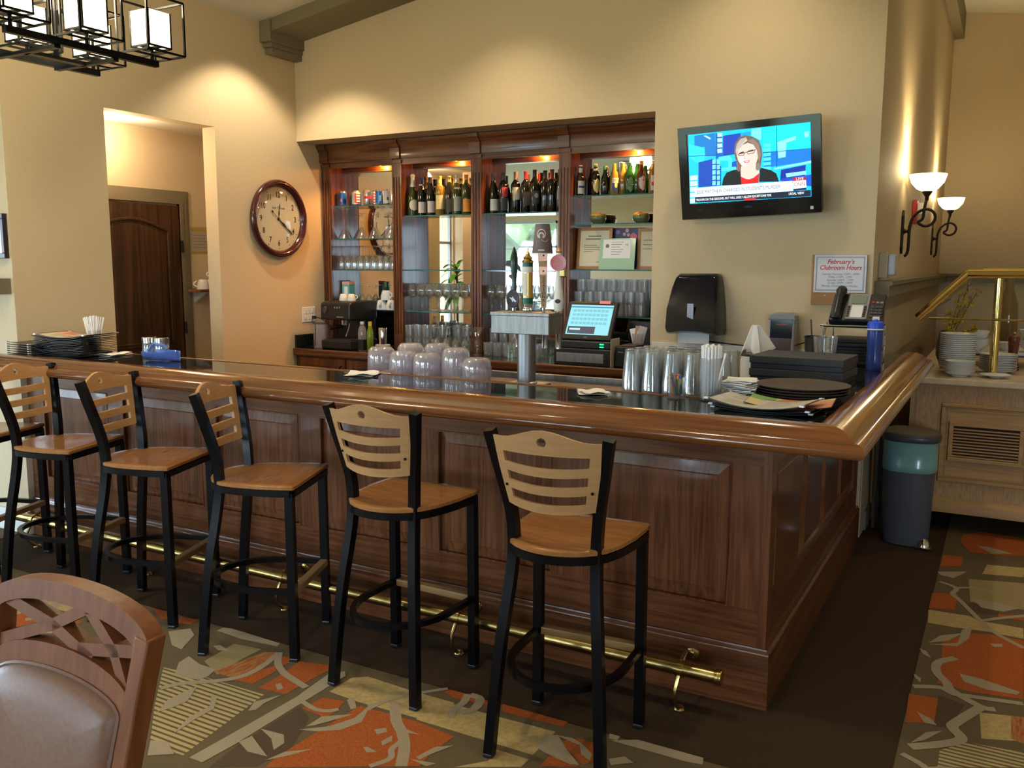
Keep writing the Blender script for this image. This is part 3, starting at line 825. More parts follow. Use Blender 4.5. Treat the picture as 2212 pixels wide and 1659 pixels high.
# soffit board under the rail
B().box(-4.35, 0.28, -0.28, 0.0, 1.036, 1.062).build('soffit', oakX, bar, smooth=0)
B().box(0.0, 0.28, 0.0, 2.50, 1.036, 1.062).build('soffit', oakY, bar, smooth=0)
# granite
gt = B().box(-4.352, 0.175, -0.17, 0.235, 1.066, 1.10).box(-0.325, 0.175, 0.235, 2.372, 1.066, 1.10).box(0.012, 0.175, 2.372, 2.52, 1.066, 1.10)
gt.build('granite_top', granite, bar, smooth=0)
# inner edge strip
B().box(-4.352, -0.323, 0.233, 0.257, 1.05, 1.104).build('edge_strip', railX, bar, smooth=0, bevel=0.004)
B().box(-0.345, -0.321, 0.257, 2.372, 1.05, 1.104).build('edge_strip', railYlit, bar, smooth=0, bevel=0.004)
# bar rail
rp = [(0.0, 1.062), (0.0, 1.100), (0.004, 1.108), (0.016, 1.114), (0.036, 1.117), (0.062, 1.116), (0.085, 1.110), (0.105, 1.101), (0.120, 1.090), (0.128, 1.081),
      (0.132, 1.078), (0.140, 1.079), (0.151, 1.076), (0.161, 1.069), (0.167, 1.059), (0.168, 1.048), (0.163, 1.038), (0.153, 1.031), (0.140, 1.028), (0.100, 1.028), (0.09, 1.036)]
B().sweep(rp, [(-4.352, -0.17, 0, -1), (-2.31, -0.17, 0, -1)]).build('arm_rail', railX, bar, smooth=35)
B().sweep(rp, [(-2.309, -0.17, 0, -1), (0.175, -0.17, 1, -1)]).build('arm_rail', railX, bar, smooth=35)
B().sweep(rp, [(0.1752, -0.17, 1, -1), (0.1752, 2.53, 1, 0)]).build('arm_rail', railYlit, bar, smooth=35)
# service ledge behind the bar
led = thing('service_ledge', 'stainless steel service ledge running behind the bar top', 'counter', (0, 0, 0))
B().box(-2.14, -0.35, 0.262, 0.60, 1.035, 1.068).build('steel_top', steel, led, smooth=0)
B().box(-2.14, -0.35, 0.60, 0.625, 1.035, 1.10).build('steel_lip', steel, led, smooth=0)
B().box(-2.14, -0.35, 0.262, 0.58, 0.0, 1.035).build('base', dkgrey, led, smooth=0)
B().box(-1.6, -0.62, 0.30, 0.58, 1.0685, 1.074).build('bar_mat', dkgrey, led, smooth=0)
# brass foot rail
fr_ = thing('foot_rail', 'long brass foot rail on curled brackets along the base of the bar', 'rail', (0, 0, 0))
B().tube([(-4.3, -0.17, 0.165), (-0.13, -0.17, 0.165)], 0.026, 16).build('tube', brass, fr_)
B().lathe([(0.0, 0), (0.026, 0), (0.029, 0.004), (0.029, 0.022), (0.026, 0.026), (0.0, 0.026)], 16).build('end_cap', brass, fr_)
e = bpy.data.objects['end_cap']
e.rotation_euler = (0, R(90), 0)
e.location = (-0.135, -0.17, 0.165)
for x in (-0.262, -1.22, -2.19, -3.15, -4.09):
    br = B().tube([(x - 0.014, -0.17, 0.165), (x + 0.014, -0.17, 0.165)], 0.031, 16)
    br.tube([(x, -0.19, 0.145), (x - 0.004, -0.215, 0.10), (x - 0.004, -0.212, 0.05), (x - 0.004, -0.172, 0.012), (x - 0.004, -0.16, 0.006)][::-1], [0.012, 0.009, 0.006, 0.007, 0.008], 8)
    br.lathe([(0.0, 0.0), (0.022, 0.0), (0.018, 0.008), (0.0, 0.012)], 12, (x - 0.004, -0.16, 0.004))
    br.tube([(x, -0.165, 0.19), (x - 0.002, -0.10, 0.205), (x - 0.003, -0.02, 0.16)], [0.009, 0.007, 0.007], 8)
    br.build('bracket', brass, fr_)
    fl = B().lathe([(0.0, 0), (0.027, 0), (0.024, 0.006), (0.010, 0.012), (0.0, 0.012)], 14)
    f = fl.build('flange', brass, fr_)
    f.rotation_euler = (R(90), 0, 0)
    f.location = (x - 0.003, -0.016, 0.16)
# ---------------------------------------------------------------- bar stools
def leg_path(sg):
    return [(sg * x, y, z) for x, y, z in ((0.195, -0.200, 0.0), (0.183, -0.184, 0.2), (0.168, -0.163, 0.4), (0.150, -0.136, 0.58), (0.143, -0.122, 0.70), (0.147, -0.124, 0.80), (0.158, -0.137, 0.88), (0.172, -0.152, 0.95), (0.2, -0.186, 1.098))]
def smoothp(P, k=4):
    P = [Vector(p) for p in P]
    out = []
    for i in range(len(P) - 1):
        p0, p1, p2, p3 = P[max(i - 1, 0)], P[i], P[i + 1], P[min(i + 2, len(P) - 1)]
        for j in range(k):
            u = j / k
            out.append(0.5 * (2 * p1 + (p2 - p0) * u + (2 * p0 - 5 * p1 + 4 * p2 - p3) * u * u + (3 * p1 - p0 - 3 * p2 + p3) * u ** 3))
    return out + [P[-1]]
def make_stool():
    t_ = thing('bar_stool', 'x', 'bar stool')
    for sg in (-1, 1):
        o = B().tube(smoothp(leg_path(sg), 3), 0.0165, 4, square=True, up=(1, 0, 0)).build('rear_leg', blackm, t_, smooth=30)
        B().tube([(sg * 0.195, 0.2, 0.0), (sg * 0.193, 0.197, 0.705)], 0.0165, 4, square=True, up=(1, 0, 0)).build('front_leg', blackm, t_, smooth=30)
    for x, y in ((-0.195, -0.2), (0.195, -0.2), (-0.195, 0.2), (0.195, 0.2)):
        B().box(x - 0.018, x + 0.018, y - 0.018, y + 0.018, 0, 0.014).build('foot_cap', blackp, t_, smooth=0, bevel=0.004)
    # seat: straight front, round back, shallow saddle
    out = [(-0.214, 0.214), (-0.206, 0.222)] + [(0.206, 0.222), (0.214, 0.214), (0.216, 0.16), (0.212, 0.06), (0.198, -0.03)]
    out += [(0.19 * math.cos(a), -0.035 - 0.17 * math.sin(a)) for a in [PI * i / 14 for i in range(1, 14)]] + [(-0.198, -0.03), (-0.212, 0.06), (-0.216, 0.16)]
    n = len(out)
    dz = lambda x, y: -0.007 * math.exp(-((x / 0.14) ** 2 + ((y + 0.02) / 0.15) ** 2))
    vs, fs = [], []
    rings = [(0.0, 0), (0.3, 0), (0.6, 0), (0.85, 0), (0.97, 0), (1.0, -0.004), (1.0, -0.016), (0.97, -0.021)]
    cxy = (0, 0.02)
    vs.append((cxy[0], cxy[1], 0.737 + dz(*cxy)))
    for k, zo in rings[1:]:
        for x, y in out:
            X, Y = cxy[0] + (x - cxy[0]) * k, cxy[1] + (y - cxy[1]) * k
            vs.append((X, Y, 0.737 + dz(X, Y) + zo))
    for i in range(n):
        fs.append((0, 1 + i, 1 + (i + 1) % n))
    for r_ in range(len(rings) - 2):
        for i in range(n):
            a, b2 = 1 + r_ * n + i, 1 + r_ * n + (i + 1) % n
            fs.append((a, b2, b2 + n, a + n))
    fs.append(tuple(1 + (len(rings) - 2) * n + i for i in range(n)))
    B().add(vs, fs).build('seat', seatw, t_, smooth=50)
    ring = [Vector((x * 0.94, 0.01 + (y - 0.01) * 0.94, 0.703)) for x, y in out]
    B().tube(ring, 0.013, 4, closed=True, square=True, up=(0, 0, 1)).build('seat_frame', blackm, t_, smooth=30)
    # back panel: bent plywood with three slots and a round hole
    vl = [0.852, 0.883, 0.913, 0.943, 0.973, 1.003, 1.032, 1.043]
    def half(z):
        return 0.149 + (z - 0.862) * 0.19
    def top(u):
        return 1.078 + 0.034 * (0.5 + 0.5 * math.cos(PI * min(1, abs(u) / 0.82))) + 0.004 * max(0, abs(u) - 0.82)
    def P3(u, z):
        zz = z - (0.012 * (1 - u * u)) * (1 if z < 1.02 else 0.0) + 0.006
        hw = half(z)
        yb_ = -0.128 - (z - 0.80) * 0.20
        return (u * hw, yb_ - 0.042 * (1 - u * u), zz)
    us = [-1, -0.8, -0.66, -0.5, -0.34, -0.17, 0.0, 0.17, 0.34, 0.5, 0.66, 0.8, 1]
    vs, fs, ix = [], [], {}
    def V(u, z):
        k = (round(u, 4), round(z, 4))
        if k not in ix:
            ix[k] = len(vs)
            vs.append(P3(u, z))
        return ix[k]
    for j in range(7):
        for i in range(12):
            if j in (1, 3, 5) and 1 <= i <= 10:
                continue
            fs.append((V(us[i], vl[j]), V(us[i + 1], vl[j]), V(us[i + 1], vl[j + 1]), V(us[i], vl[j + 1])))
    for i in range(12):                     # crest band; the two middle cells are left for the hole
        if i in (5, 6):
            continue
        fs.append((V(us[i], 1.043), V(us[i + 1], 1.043), V(us[i + 1], top(us[i + 1])), V(us[i], top(us[i]))))
    bnd = [(0, 1.043), (0.17, 1.043), (0.17, 1.06), (0.17, top(0.17)), (0, top(0)), (-0.17, top(0.17)), (-0.17, 1.06), (-0.17, 1.043)]
    # split crest side edges so that the ring meets them
    circ = []
    for i in range(8):
        a = -PI / 2 + 2 * PI * i / 8
        circ.append((0.085 * math.cos(a), 1.074 + 0.0155 * math.sin(a)))
    for i in range(8):
        p, q = bnd[i], bnd[(i + 1) % 8]
        fs.append((V(*p), V(*q), V(*circ[(i + 1) % 8]), V(*circ[i])))
    B().solid(vs, fs, (0, -0.013, 0.001)).build('backrest', maple, t_, smooth=35)
    for sg in (-1, 1):
        p = P3(sg * 0.9, 0.92)
        B().lathe([(0, 0), (0.005, 0), (0.005, 0.003), (0, 0.003)], 10).build('screw', blackm, t_).matrix_local = Matrix.Translation((p[0], p[1] - 0.0125, p[2])) @ Matrix.Rotation(R(90), 4, 'X')
    # half-round foot ring, bowed behind the rear legs, and the wooden step in front
    zr = 0.29
    arc = [(-0.195, 0.2, zr)] + [(-0.19 * math.cos(PI * i / 12) * 1.02, 0.02 - 0.235 * math.sin(PI * i / 12), zr) for i in range(13)] + [(0.195, 0.2, zr)]
    B().tube(arc, 0.011, 4, square=True, up=(0, 0, 1)).build('foot_ring', blackm, t_, smooth=50)
    B().box(-0.18, 0.18, 0.183, 0.217, zr - 0.014, zr + 0.014).build('foot_bar', stepw, t_, smooth=0, bevel=0.003)
    return t_
stepw = mat('step_wood', (0.26, 0.15, 0.06), 0.4)
st0 = make_stool()
SL = ['bar stool nearest the bar corner, facing the bar, maple slotted back and black steel legs',
      'bar stool second from the bar corner, facing the bar squarely, maple slotted back',
      'third bar stool from the bar corner, turned sideways so its seat points right',
      'fourth bar stool from the bar corner, turned sideways, behind the dining chair',
      'fifth bar stool from the bar corner, turned sideways, half hidden by the fourth',
      'last bar stool at the wall end, mostly outside the picture, seat edge showing']
for i, (x, y, a) in enumerate(((-0.532, -0.562, 3.6), (-1.30, -0.437, -0.8), (-2.03, -0.443, -68.4), (-2.733, -0.4475, -70.9), (-3.405, -0.438, -73), (-4.075, -0.438, -72))):
    if i == 0:
        st0.location, st0.rotation_euler = (x, y, 0.0045), (0, 0, R(a))
        st0['label'], st0['group'] = SL[0], 'bar stools along the bar'
    else:
        dup(st0, (x, y, 0.0045 if i < 2 else 0.0045), R(a), SL[i])
# ---------------------------------------------------------------- dining chair in the foreground (back towards the bar)
dc = thing('dining_chair', 'reddish wood dining chair with lattice back and tan leather pad, nearest the camera', 'chair', (-0.925, -2.075, 0.0045))
LEAN = 0.20
def cp(u, z, d=0.0):                        # u across, z up; d towards the bar
    return (u, (z - 0.92) * LEAN + d, z)
def bars(b, pts, wd, d0, d1, cl=False):
    """flat bar following pts in the back plane, width wd, depth d0..d1"""
    P = [Vector(p) for p in pts]
    vs, fs = [], []
    for i, p in enumerate(P):
        a, c = P[max(i - 1, 0)], P[min(i + 1, len(P) - 1)]
        t2 = (c - a).normalized()
        nn = Vector((-t2.y, t2.x)) * wd / 2
        for q, dd in ((p + nn, d0), (p - nn, d0), (p - nn, d1), (p + nn, d1)):
            vs.append(cp(q.x, q.y, dd))
    for i in range(len(P) - 1):
        for j in range(4):
            fs.append((i * 4 + j, i * 4 + (j + 1) % 4, i * 4 + 4 + (j + 1) % 4, i * 4 + 4 + j))
    fs += [(3, 2, 1, 0), tuple((len(P) - 1) * 4 + j for j in range(4))]
    b.add(vs, fs)
HW = 0.232
arch = [(HW * math.sin(a), 0.915 + 0.060 * math.cos(a)) for a in [R(-88 + 176 * i / 20) for i in range(21)]]
bars(b_a := B(), [(x, z - 0.018) for x, z in arch], 0.040, -0.018, 0.020)
b_a.build('top_rail', chairw, dc, smooth=40)
for sg in (-1, 1):
    bars(k := B(), [(sg * (HW + 0.001), 0.918), (sg * (HW - 0.006), 0.85), (sg * (HW - 0.018), 0.73), (sg * (HW - 0.030), 0.60), (sg * (HW - 0.040), 0.44)], 0.038, -0.020, 0.024)
    k.build('back_post', chairw, dc, smooth=40, bevel=0.004)
    B().tube([cp(sg * (HW - 0.040), 0.46, 0.003), (sg * 0.195, -0.12, 0.25), (sg * 0.20, -0.01, 0.0)], [0.021, 0.019, 0.015], 4, square=True, up=(1, 0, 0)).build('rear_leg', chairw, dc, smooth=30)
    B().tube([(sg * 0.205, -0.58, 0.43), (sg * 0.205, -0.59, 0.0)], [0.021, 0.016], 4, square=True, up=(1, 0, 0)).build('front_leg', chairw, dc, smooth=30)
arc2 = [(0.208 * math.sin(a), 0.765 + 0.066 * math.cos(a)) for a in [R(-88 + 176 * i / 16) for i in range(17)]]
bars(k := B(), arc2, 0.050, -0.018, 0.022)
k.build('middle_rail', chairw, dc, smooth=40)
LT = [[(-0.205, 0.915), (-0.04, 0.888), (0.09, 0.845)], [(-0.212, 0.825), (-0.04, 0.888), (0.065, 0.942)], [(0.06, 0.94), (0.15, 0.875), (0.205, 0.79)], [(0.045, 0.858), (0.15, 0.876), (0.222, 0.888)]]
for q in LT:
    bars(k := B(), q, 0.024, -0.012, 0.016)
    k.build('lattice_bar', chairw, dc, smooth=40)
# leather pad (bulging) with piping
padc = [(-0.17, 0.53), (-0.193, 0.763)] + [(0.193 * math.sin(a), 0.763 + 0.046 * math.cos(a)) for a in [R(-80 + 160 * i / 14) for i in range(15)]] + [(0.193, 0.763), (0.17, 0.53)]
n = len(padc)
vs, fs = [], []
ce0 = (0.0, 0.66)
for k_, bulge in ((1.0, -0.016), (0.97, -0.030), (0.88, -0.040), (0.6, -0.048), (0.25, -0.051)):
    for x, z in padc:
        vs.append(cp(ce0[0] + (x - ce0[0]) * k_, ce0[1] + (z - ce0[1]) * k_, bulge))
vs.append(cp(ce0[0], ce0[1], -0.052))
for j in range(4):
    for i in range(n):
        fs.append((j * n + i, j * n + (i + 1) % n, j * n + n + (i + 1) % n, j * n + n + i))
for i in range(n):
    fs.append((4 * n + i, 4 * n + (i + 1) % n, 5 * n))
pad = B().add(vs, fs).build('back_pad', leather, dc, smooth=60)
B().tube([cp(x, z, -0.018) for x, z in padc], 0.0055, 6, closed=True).build('piping', leather, pad)
bb_ = B().prism([(-0.18, 0.50), (0.18, 0.50), (0.195, 0.765), (0.1, 0.80), (-0.1, 0.80), (-0.195, 0.765)], -0.014, 0.006, plane='xz')
bb_.v = [cp(x, z, y) for x, y, z in bb_.v]
bb_.build('back_board', chairw, dc, smooth=0)
st = B().box(-0.225, 0.225, -0.62, -0.15, 0.40, 0.46)
st.build('seat_frame', chairw, dc, smooth=0, bevel=0.006)
st = B().box(-0.22, 0.22, -0.63, -0.165, 0.455, 0.51)
st.build('seat_cushion', leather, dc, smooth=0, bevel=0.022, seg=4)
# ---------------------------------------------------------------- back bar: base cabinets, counter and mirrored hutch
HY, MY = 2.656, 2.842
base = thing('back_cabinet', 'dark oak base cabinet run under the mirrored hutch, with panel doors', 'cabinet', (0, 0, 0))
B().box(XL + 0.001, -1.346, 2.30, MY, 0.0, 0.90).build('body', hutX, base, smooth=0)
for i in range(6):
    a = XL + 0.03 + i * 0.497
    d = B().box(a + 0.006, a + 0.49, 2.281, 2.299, 0.12, 0.872).build('door', hutZ, base, smooth=0, bevel=0.003)
    B().tube([(a + 0.07, 2.28, 0.19), (a + 0.425, 2.28, 0.19), (a + 0.425, 2.28, 0.81), (a + 0.07, 2.28, 0.81)], 0.007, 6, closed=True).build('moulding', hutZ, d)
    B().tube([(a + 0.455, 2.278, 0.72), (a + 0.455, 2.258, 0.73), (a + 0.455, 2.258, 0.81), (a + 0.455, 2.278, 0.82)], 0.006, 8).build('handle', blackm, d)
ctr = thing('back_counter', 'black granite back counter with dark wood nosing under the hutch', 'counter', (0, 0, 0))
B().box(XL + 0.001, -1.346, 2.285, MY, 0.902, 0.94).build('granite_slab', granite, ctr, smooth=0)
B().box(XL + 0.001, -1.30, 2.255, 2.285, 0.885, 0.942).build('wood_nosing', hutX, ctr, smooth=0, bevel=0.008)
B().box(XL + 0.001, XL + 0.022, 2.285, 2.492, 0.941, 1.046).build('side_splash', granite, ctr, smooth=0)
hut = thing('bar_hutch', 'tall dark oak mirrored hutch of four lit bays with fluted posts and glass shelves', 'shelving', (0, 0, 0))
PX = [(-4.353, -4.264), (-3.63, -3.54), (-2.896, -2.804), (-2.16, -2.07), (-1.436, -1.346)]
B().box(XL + 0.001, -1.346, MY, MY + 0.002, 0.942, 2.43).build('mirror', mirror, hut, smooth=0)
for a, c in PX:
    b1 = B().box(a, c, HY + 0.012, MY - 0.0005, 0.942, 2.43)
    b1.build('partition', hutZ, hut, smooth=0)
    w_ = c - a
    b2 = B().box(a, c, HY, HY + 0.012, 0.942, 1.06).box(a, c, HY, HY + 0.012, 2.30, 2.42)
    nf = 3
    for i in range(nf + 1):                # lands between three flutes
        x = a + 0.008 + (w_ - 0.016) * i / nf
        b2.box(max(a, x - 0.008), min(c, x + 0.008), HY, HY + 0.012, 1.06, 2.30)
    b2.box(a, c, HY + 0.007, HY + 0.0125, 1.06, 2.30)
    b2.box(a - 0.004, c + 0.004, HY - 0.01, HY + 0.01, 2.405, 2.43)
    b2.build('fluted_post', hutZ, hut, smooth=0)
B().box(XL + 0.001, -1.346, HY + 0.013, MY, 2.43, 2.452).build('top_board', hutX, hut, smooth=0)
for i in range(4):
    a, c = PX[i][1], PX[i + 1][0]
    arch_ = [(a, 2.395), (c, 2.395), (c, 2.455), (a, 2.455)]
    B().prism([(p, z) for p, z in arch_], HY + 0.004, HY + 0.022, plane='xz').build('valance', hutX, hut, smooth=0)
    B().box(a, c, MY - 0.03, MY - 0.003, 2.372, 2.43).build('mirror_header', hutX, hut, smooth=0)
    # puck lamp under the top board
    px = (a + c) / 2 + 0.12
    lamp = B().lathe([(0.0, 0), (0.032, 0), (0.036, 0.006), (0.036, 0.016), (0, 0.016)], 16, (px, 2.74, 2.4135)).build('puck_lamp', brass, hut)
    B().lathe([(0.0, -0.001), (0.028, -0.001), (0.0, -0.0015)], 14, (px, 2.74, 2.413), caps=False).build('lamp_lens', emis('puck_glow', (1.0, 0.45, 0.10), 5), lamp)
    light('puck_light', 'SPOT', (px, 2.735, 2.408), 26, (1.0, 0.46, 0.13), (px - 0.02, 2.735, 0), spot_size=R(150), spot_blend=0.4, shadow_soft_size=0.02)
    light('puck_glow', 'POINT', (px, 2.77, 2.402), 4.5, (1.0, 0.36, 0.06), shadow_soft_size=0.015)
cr = [(-0.01, 2.44), (0.008, 2.44), (0.012, 2.47), (0.012, 2.52), (0.022, 2.53), (0.03, 2.545), (0.045, 2.555), (0.05, 2.58), (-0.01, 2.58)]
B().sweep(cr, [(XL + 0.001, HY, 0, -1), (-1.346, HY, 0, -1)]).build('cornice', hutX, hut, smooth=45)
for a, c in PX:
    B().sweep([(o + 0.014, z) for o, z in cr[1:-1]] + [(0.0, 2.58), (0.0, 2.44)], [(a, HY, 0, -1), (c, HY, 0, -1)]).build('cornice_break', hutX, hut, smooth=45)
SH = [(2.095, 1.828, 1.573, 1.249), (2.0, 1.575, 1.248), (2.0, 1.575, 1.248), (2.105, 1.907, 1.585, 1.256)]
for i, zs in enumerate(SH):
    a, c = PX[i][1] + 0.001, PX[i + 1][0] - 0.001
    for z in zs:
        k = B()
        k.box(a, c, HY + 0.03, MY - 0.002, z - 0.008, z)
        k.m = [0] * 6
        k.m[2] = 1
        k.build('glass_shelf', [shelfg, shelfe], hut, smooth=0)
# ---------------------------------------------------------------- glassware makers (each one mesh)
def mk_mesh(prof, n=14, closed=True):
    b_ = B().lathe(prof, n, caps=False)
    return b_
def glass_obj(name, prof, m, loc, label, cat, group, flip=0.0, n=14):
    if flip:
        prof = [(r_, flip - z) for r_, z in prof]
    o = mk_mesh(prof, n).build(name, m, smooth=60, loc=loc)
    return tag(o, label, cat, group)
def copies(o, locs, what=None):
    out = [o]
    for l in locs:
        c = o.copy()
        C.objects.link(c)
        c.location = l
        out.append(c)
    if what:                                # say which one: row, place along the row and level
        ys = sorted({round(q.location.y, 2) for q in out})
        zs = sorted({round(q.location.z, 3) for q in out})
        for q in out:
            row = [r_ for r_ in out if abs(r_.location.y - q.location.y) < 0.006 and abs(r_.location.z - q.location.z) < 0.002]
            row.sort(key=lambda r_: r_.location.x)
            lb = what + ', ' + ORD[row.index(q)] + ' from left'
            if len(ys) > 1:
                lb += ', ' + (('front', 'back') if len(ys) == 2 else ('front', 'middle', 'back', 'rear'))[[i for i, y in enumerate(ys) if abs(y - q.location.y) < 0.006][0]] + ' row'
            if len(zs) > 1:
                lb += ', ' + (('lower', 'upper') if len(zs) == 2 else ('bottom', 'middle', 'top'))[[i for i, z in enumerate(zs) if abs(z - q.location.z) < 0.002][0]] + ' layer'
            q['label'] = lb
    return out
P_tumb = [(0.0, 0.0), (0.030, 0.0), (0.032, 0.004), (0.036, 0.10), (0.0345, 0.10), (0.030, 0.010), (0.0, 0.009)]
P_rocks = [(0.0, 0.0), (0.033, 0.0), (0.035, 0.005), (0.038, 0.085), (0.036, 0.085), (0.032, 0.014), (0.0, 0.013)]
P_pint = [(0.0, 0.0), (0.029, 0.0), (0.031, 0.004), (0.043, 0.148), (0.0415, 0.148), (0.029, 0.010), (0.0, 0.009)]
P_wine = [(0.0, 0.0), (0.034, 0.0), (0.034, 0.002), (0.010, 0.007), (0.004, 0.016), (0.0035, 0.095), (0.009, 0.103), (0.030, 0.118), (0.040, 0.145), (0.040, 0.170), (0.033, 0.215), (0.0315, 0.215), (0.038, 0.170), (0.038, 0.146), (0.028, 0.121), (0.0, 0.106)]
P_flute = [(0.0, 0.0), (0.030, 0.0), (0.030, 0.002), (0.008, 0.006), (0.0035, 0.012), (0.0035, 0.07), (0.012, 0.078), (0.030, 0.105), (0.034, 0.14), (0.030, 0.195), (0.0285, 0.195), (0.032, 0.14), (0.028, 0.107), (0.0, 0.08)]
P_marg = [(0.0, 0.0), (0.036, 0.0), (0.036, 0.002), (0.008, 0.007), (0.004, 0.015), (0.0035, 0.105), (0.010, 0.115), (0.056, 0.205), (0.0545, 0.205), (0.008, 0.118), (0.0, 0.114)]
SY = 2.745
# bay 1: martini glasses upside down
copies(glass_obj('martini_glass', P_marg, glass, (-4.195, SY, 1.8285), 'upside-down martini glass on the second shelf of the first hutch bay', 'glass', 'martini glasses', 0.205), [(-4.01, SY, 1.8285), (-3.885, SY, 1.8285), (-3.715, SY, 1.8285)], 'inverted martini glass in the first bay')
L = []
for j, y in enumerate((2.725, 2.795)):
    for i in range(9 if j == 0 else 8):
        L.append((-4.215 + i * 0.067 + j * 0.033, y, 1.5735))
copies(glass_obj('wine_glass', P_flute, glass, L[0], 'upside-down wine glass in the packed rows on the third shelf of the first bay', 'glass', 'wine glasses packed upside down'  , 0.195), L[1:], 'inverted wine glass on third shelf, first bay')
L = [(-4.02 + 0.07 * i, 2.75, 1.2495) for i in range(3)]
copies(glass_obj('wine_glass', P_flute, glass, L[0], 'upside-down stemmed glass behind the espresso machine', 'glass', 'stemmed glasses behind the coffee machine', 0.195), L[1:], 'inverted stemmed glass behind the coffee machine')
# bay 2 and 3: upright wine glasses on the low shelf
L = [(-3.49 + 0.082 * i, 2.725, 1.2485) for i in range(7)] + [(-3.45 + 0.082 * i, 2.800, 1.2485) for i in range(6)]
copies(glass_obj('wine_glass', P_wine, glass, L[0], 'upright wine glass on the low shelf of the second bay', 'glass', 'wine glasses on the second bay shelf'), L[1:], 'upright wine glass, low shelf, second bay')
L = [(-2.755 + 0.082 * i, 2.725, 1.2485) for i in range(7)] + [(-2.715 + 0.082 * i, 2.800, 1.2485) for i in range(6)]
copies(glass_obj('wine_glass', P_wine, glass, L[0], 'upright wine glass on the low shelf of the third bay', 'glass', 'wine glasses on the third bay shelf'), L[1:], 'upright wine glass, low shelf, third bay')
# counter under bay 2: stacked tumblers left, upside-down wine glasses right
L = []
for z in (0.9405, 1.0415):
    for i in range(4):
        for y in (2.60, 2.69):
            if not (z > 1 and y < 2.65 and i == 3):
                L.append((-3.44 + 0.082 * i, y, z))
for i in range(4):
    L.append((-3.10 + 0.085 * i, 2.77, 0.9405))
    L.append((-3.10 + 0.085 * i, 2.77, 1.0415))
copies(glass_obj('tumbler', P_tumb, glasst, L[0], 'clear tumbler in the double stack on the counter below the second bay', 'glass', 'tumblers on the second bay counter'), L[1:], 'clear tumbler, counter below second bay')
L = [(-3.10 + 0.085 * i, 2.67, 0.9405) for i in range(4)] + [(-3.14 + 0.085 * i, 2.55, 0.9405) for i in range(4)]
copies(glass_obj('wine_glass', P_flute, glass, L[0], 'upside-down wine glass on the counter below the second bay', 'glass', 'wine glasses on the second bay counter', 0.195), L[1:], 'inverted wine glass, counter below second bay')
tag(glass_obj('martini_glass', P_marg, glass, (-2.79, 2.56, 0.9405), 'martini glass upright on the counter in front of the second fluted post', 'glass', None))
# counter under bay 3
L = [(-2.69 + 0.082 * i, 2.56, 0.9405) for i in range(6)] + [(-2.69 + 0.082 * i, 2.65, 0.9405) for i in range(6)] + [(-2.69 + 0.082 * i, 2.65, 1.0415) for i in range(4)]
copies(glass_obj('tumbler', P_tumb, glasst, L[0], 'clear tumbler in the rows on the counter below the third bay', 'glass', 'tumblers on the third bay counter'), L[1:], 'clear tumbler, counter below third bay')
# bay 4: rocks glasses stacked on the low shelf
L = []
for lv in range(3):
    for i in range(7):
        for y in (2.725, 2.80):
            L.append((-2.02 + 0.078 * i + (0.02 if lv == 2 else 0), y, 1.2565 + lv * 0.0865))
copies(glass_obj('rocks_glass', P_rocks, glasst, L[0], 'short tumbler in the three-high stack on the low shelf of the fourth bay', 'glass', 'short tumblers on the fourth bay shelf'), L[1:], 'short tumbler, low shelf, fourth bay')
# ---------------------------------------------------------------- bottles and cans
gl_dark = mat('bottle_dark', (0.006, 0.007, 0.006), 0.06, coat=0.3)
gl_green = mat('bottle_green', (0.01, 0.10, 0.02), 0.06, coat=0.3, trans=0.5)
gl_olive = mat('bottle_olive', (0.03, 0.045, 0.012), 0.06, coat=0.3)
gl_amber = mat('bottle_amber', (0.05, 0.018, 0.005), 0.06, coat=0.3)
gl_gold = mat('bottle_gold', (0.42, 0.26, 0.05), 0.06, coat=0.3, trans=0.5)
PB = {'bord': [(0, 0), (0.036, 0), (0.0375, 0.004), (0.0375, 0.19), (0.034, 0.212), (0.020, 0.232), (0.0145, 0.245), (0.0140, 0.288), (0.0155, 0.290), (0.0155, 0.298), (0.0, 0.299)],
      'burg': [(0, 0), (0.039, 0), (0.040, 0.004), (0.040, 0.155), (0.036, 0.18), (0.024, 0.215), (0.0155, 0.245), (0.0145, 0.285), (0.016, 0.287), (0.016, 0.296), (0.0, 0.297)],
      'champ': [(0, 0), (0.042, 0), (0.043, 0.004), (0.043, 0.15), (0.038, 0.18), (0.024, 0.225), (0.017, 0.26), (0.0155, 0.295), (0.018, 0.298), (0.019, 0.315), (0.013, 0.325), (0, 0.326)],
      'beer': [(0, 0), (0.029, 0), (0.0305, 0.003), (0.0305, 0.125), (0.026, 0.145), (0.0165, 0.165), (0.0130, 0.205), (0.0135, 0.208), (0.0135, 0.215), (0.0, 0.216)],
      'stub': [(0, 0), (0.030, 0), (0.0315, 0.003), (0.0315, 0.105), (0.027, 0.13), (0.0165, 0.155), (0.0130, 0.195), (0.0135, 0.198), (0.0135, 0.206), (0.0, 0.207)]}
def band(r_, z0, z1, half, m, parent, name='label', n=10, face=TOCAM, oval=False):
    vs, fs = [], []
    rows = 8 if oval else 1
    for j in range(rows + 1):
        z = z0 + (z1 - z0) * j / rows
        hh = half
        if oval:
            q = (j / rows * 2 - 1)
            hh = half * math.sqrt(max(0.02, 1 - q * q))
        for i in range(n + 1):
            a = face - hh + 2 * hh * i / n
            vs.append((r_ * math.cos(a), r_ * math.sin(a), z))
    for j in range(rows):
        for i in range(n):
            k = j * (n + 1) + i
            fs.append((k, k + 1, k + n + 2, k + n + 1))
    return B().add(vs, fs).build(name, m, parent, smooth=60)
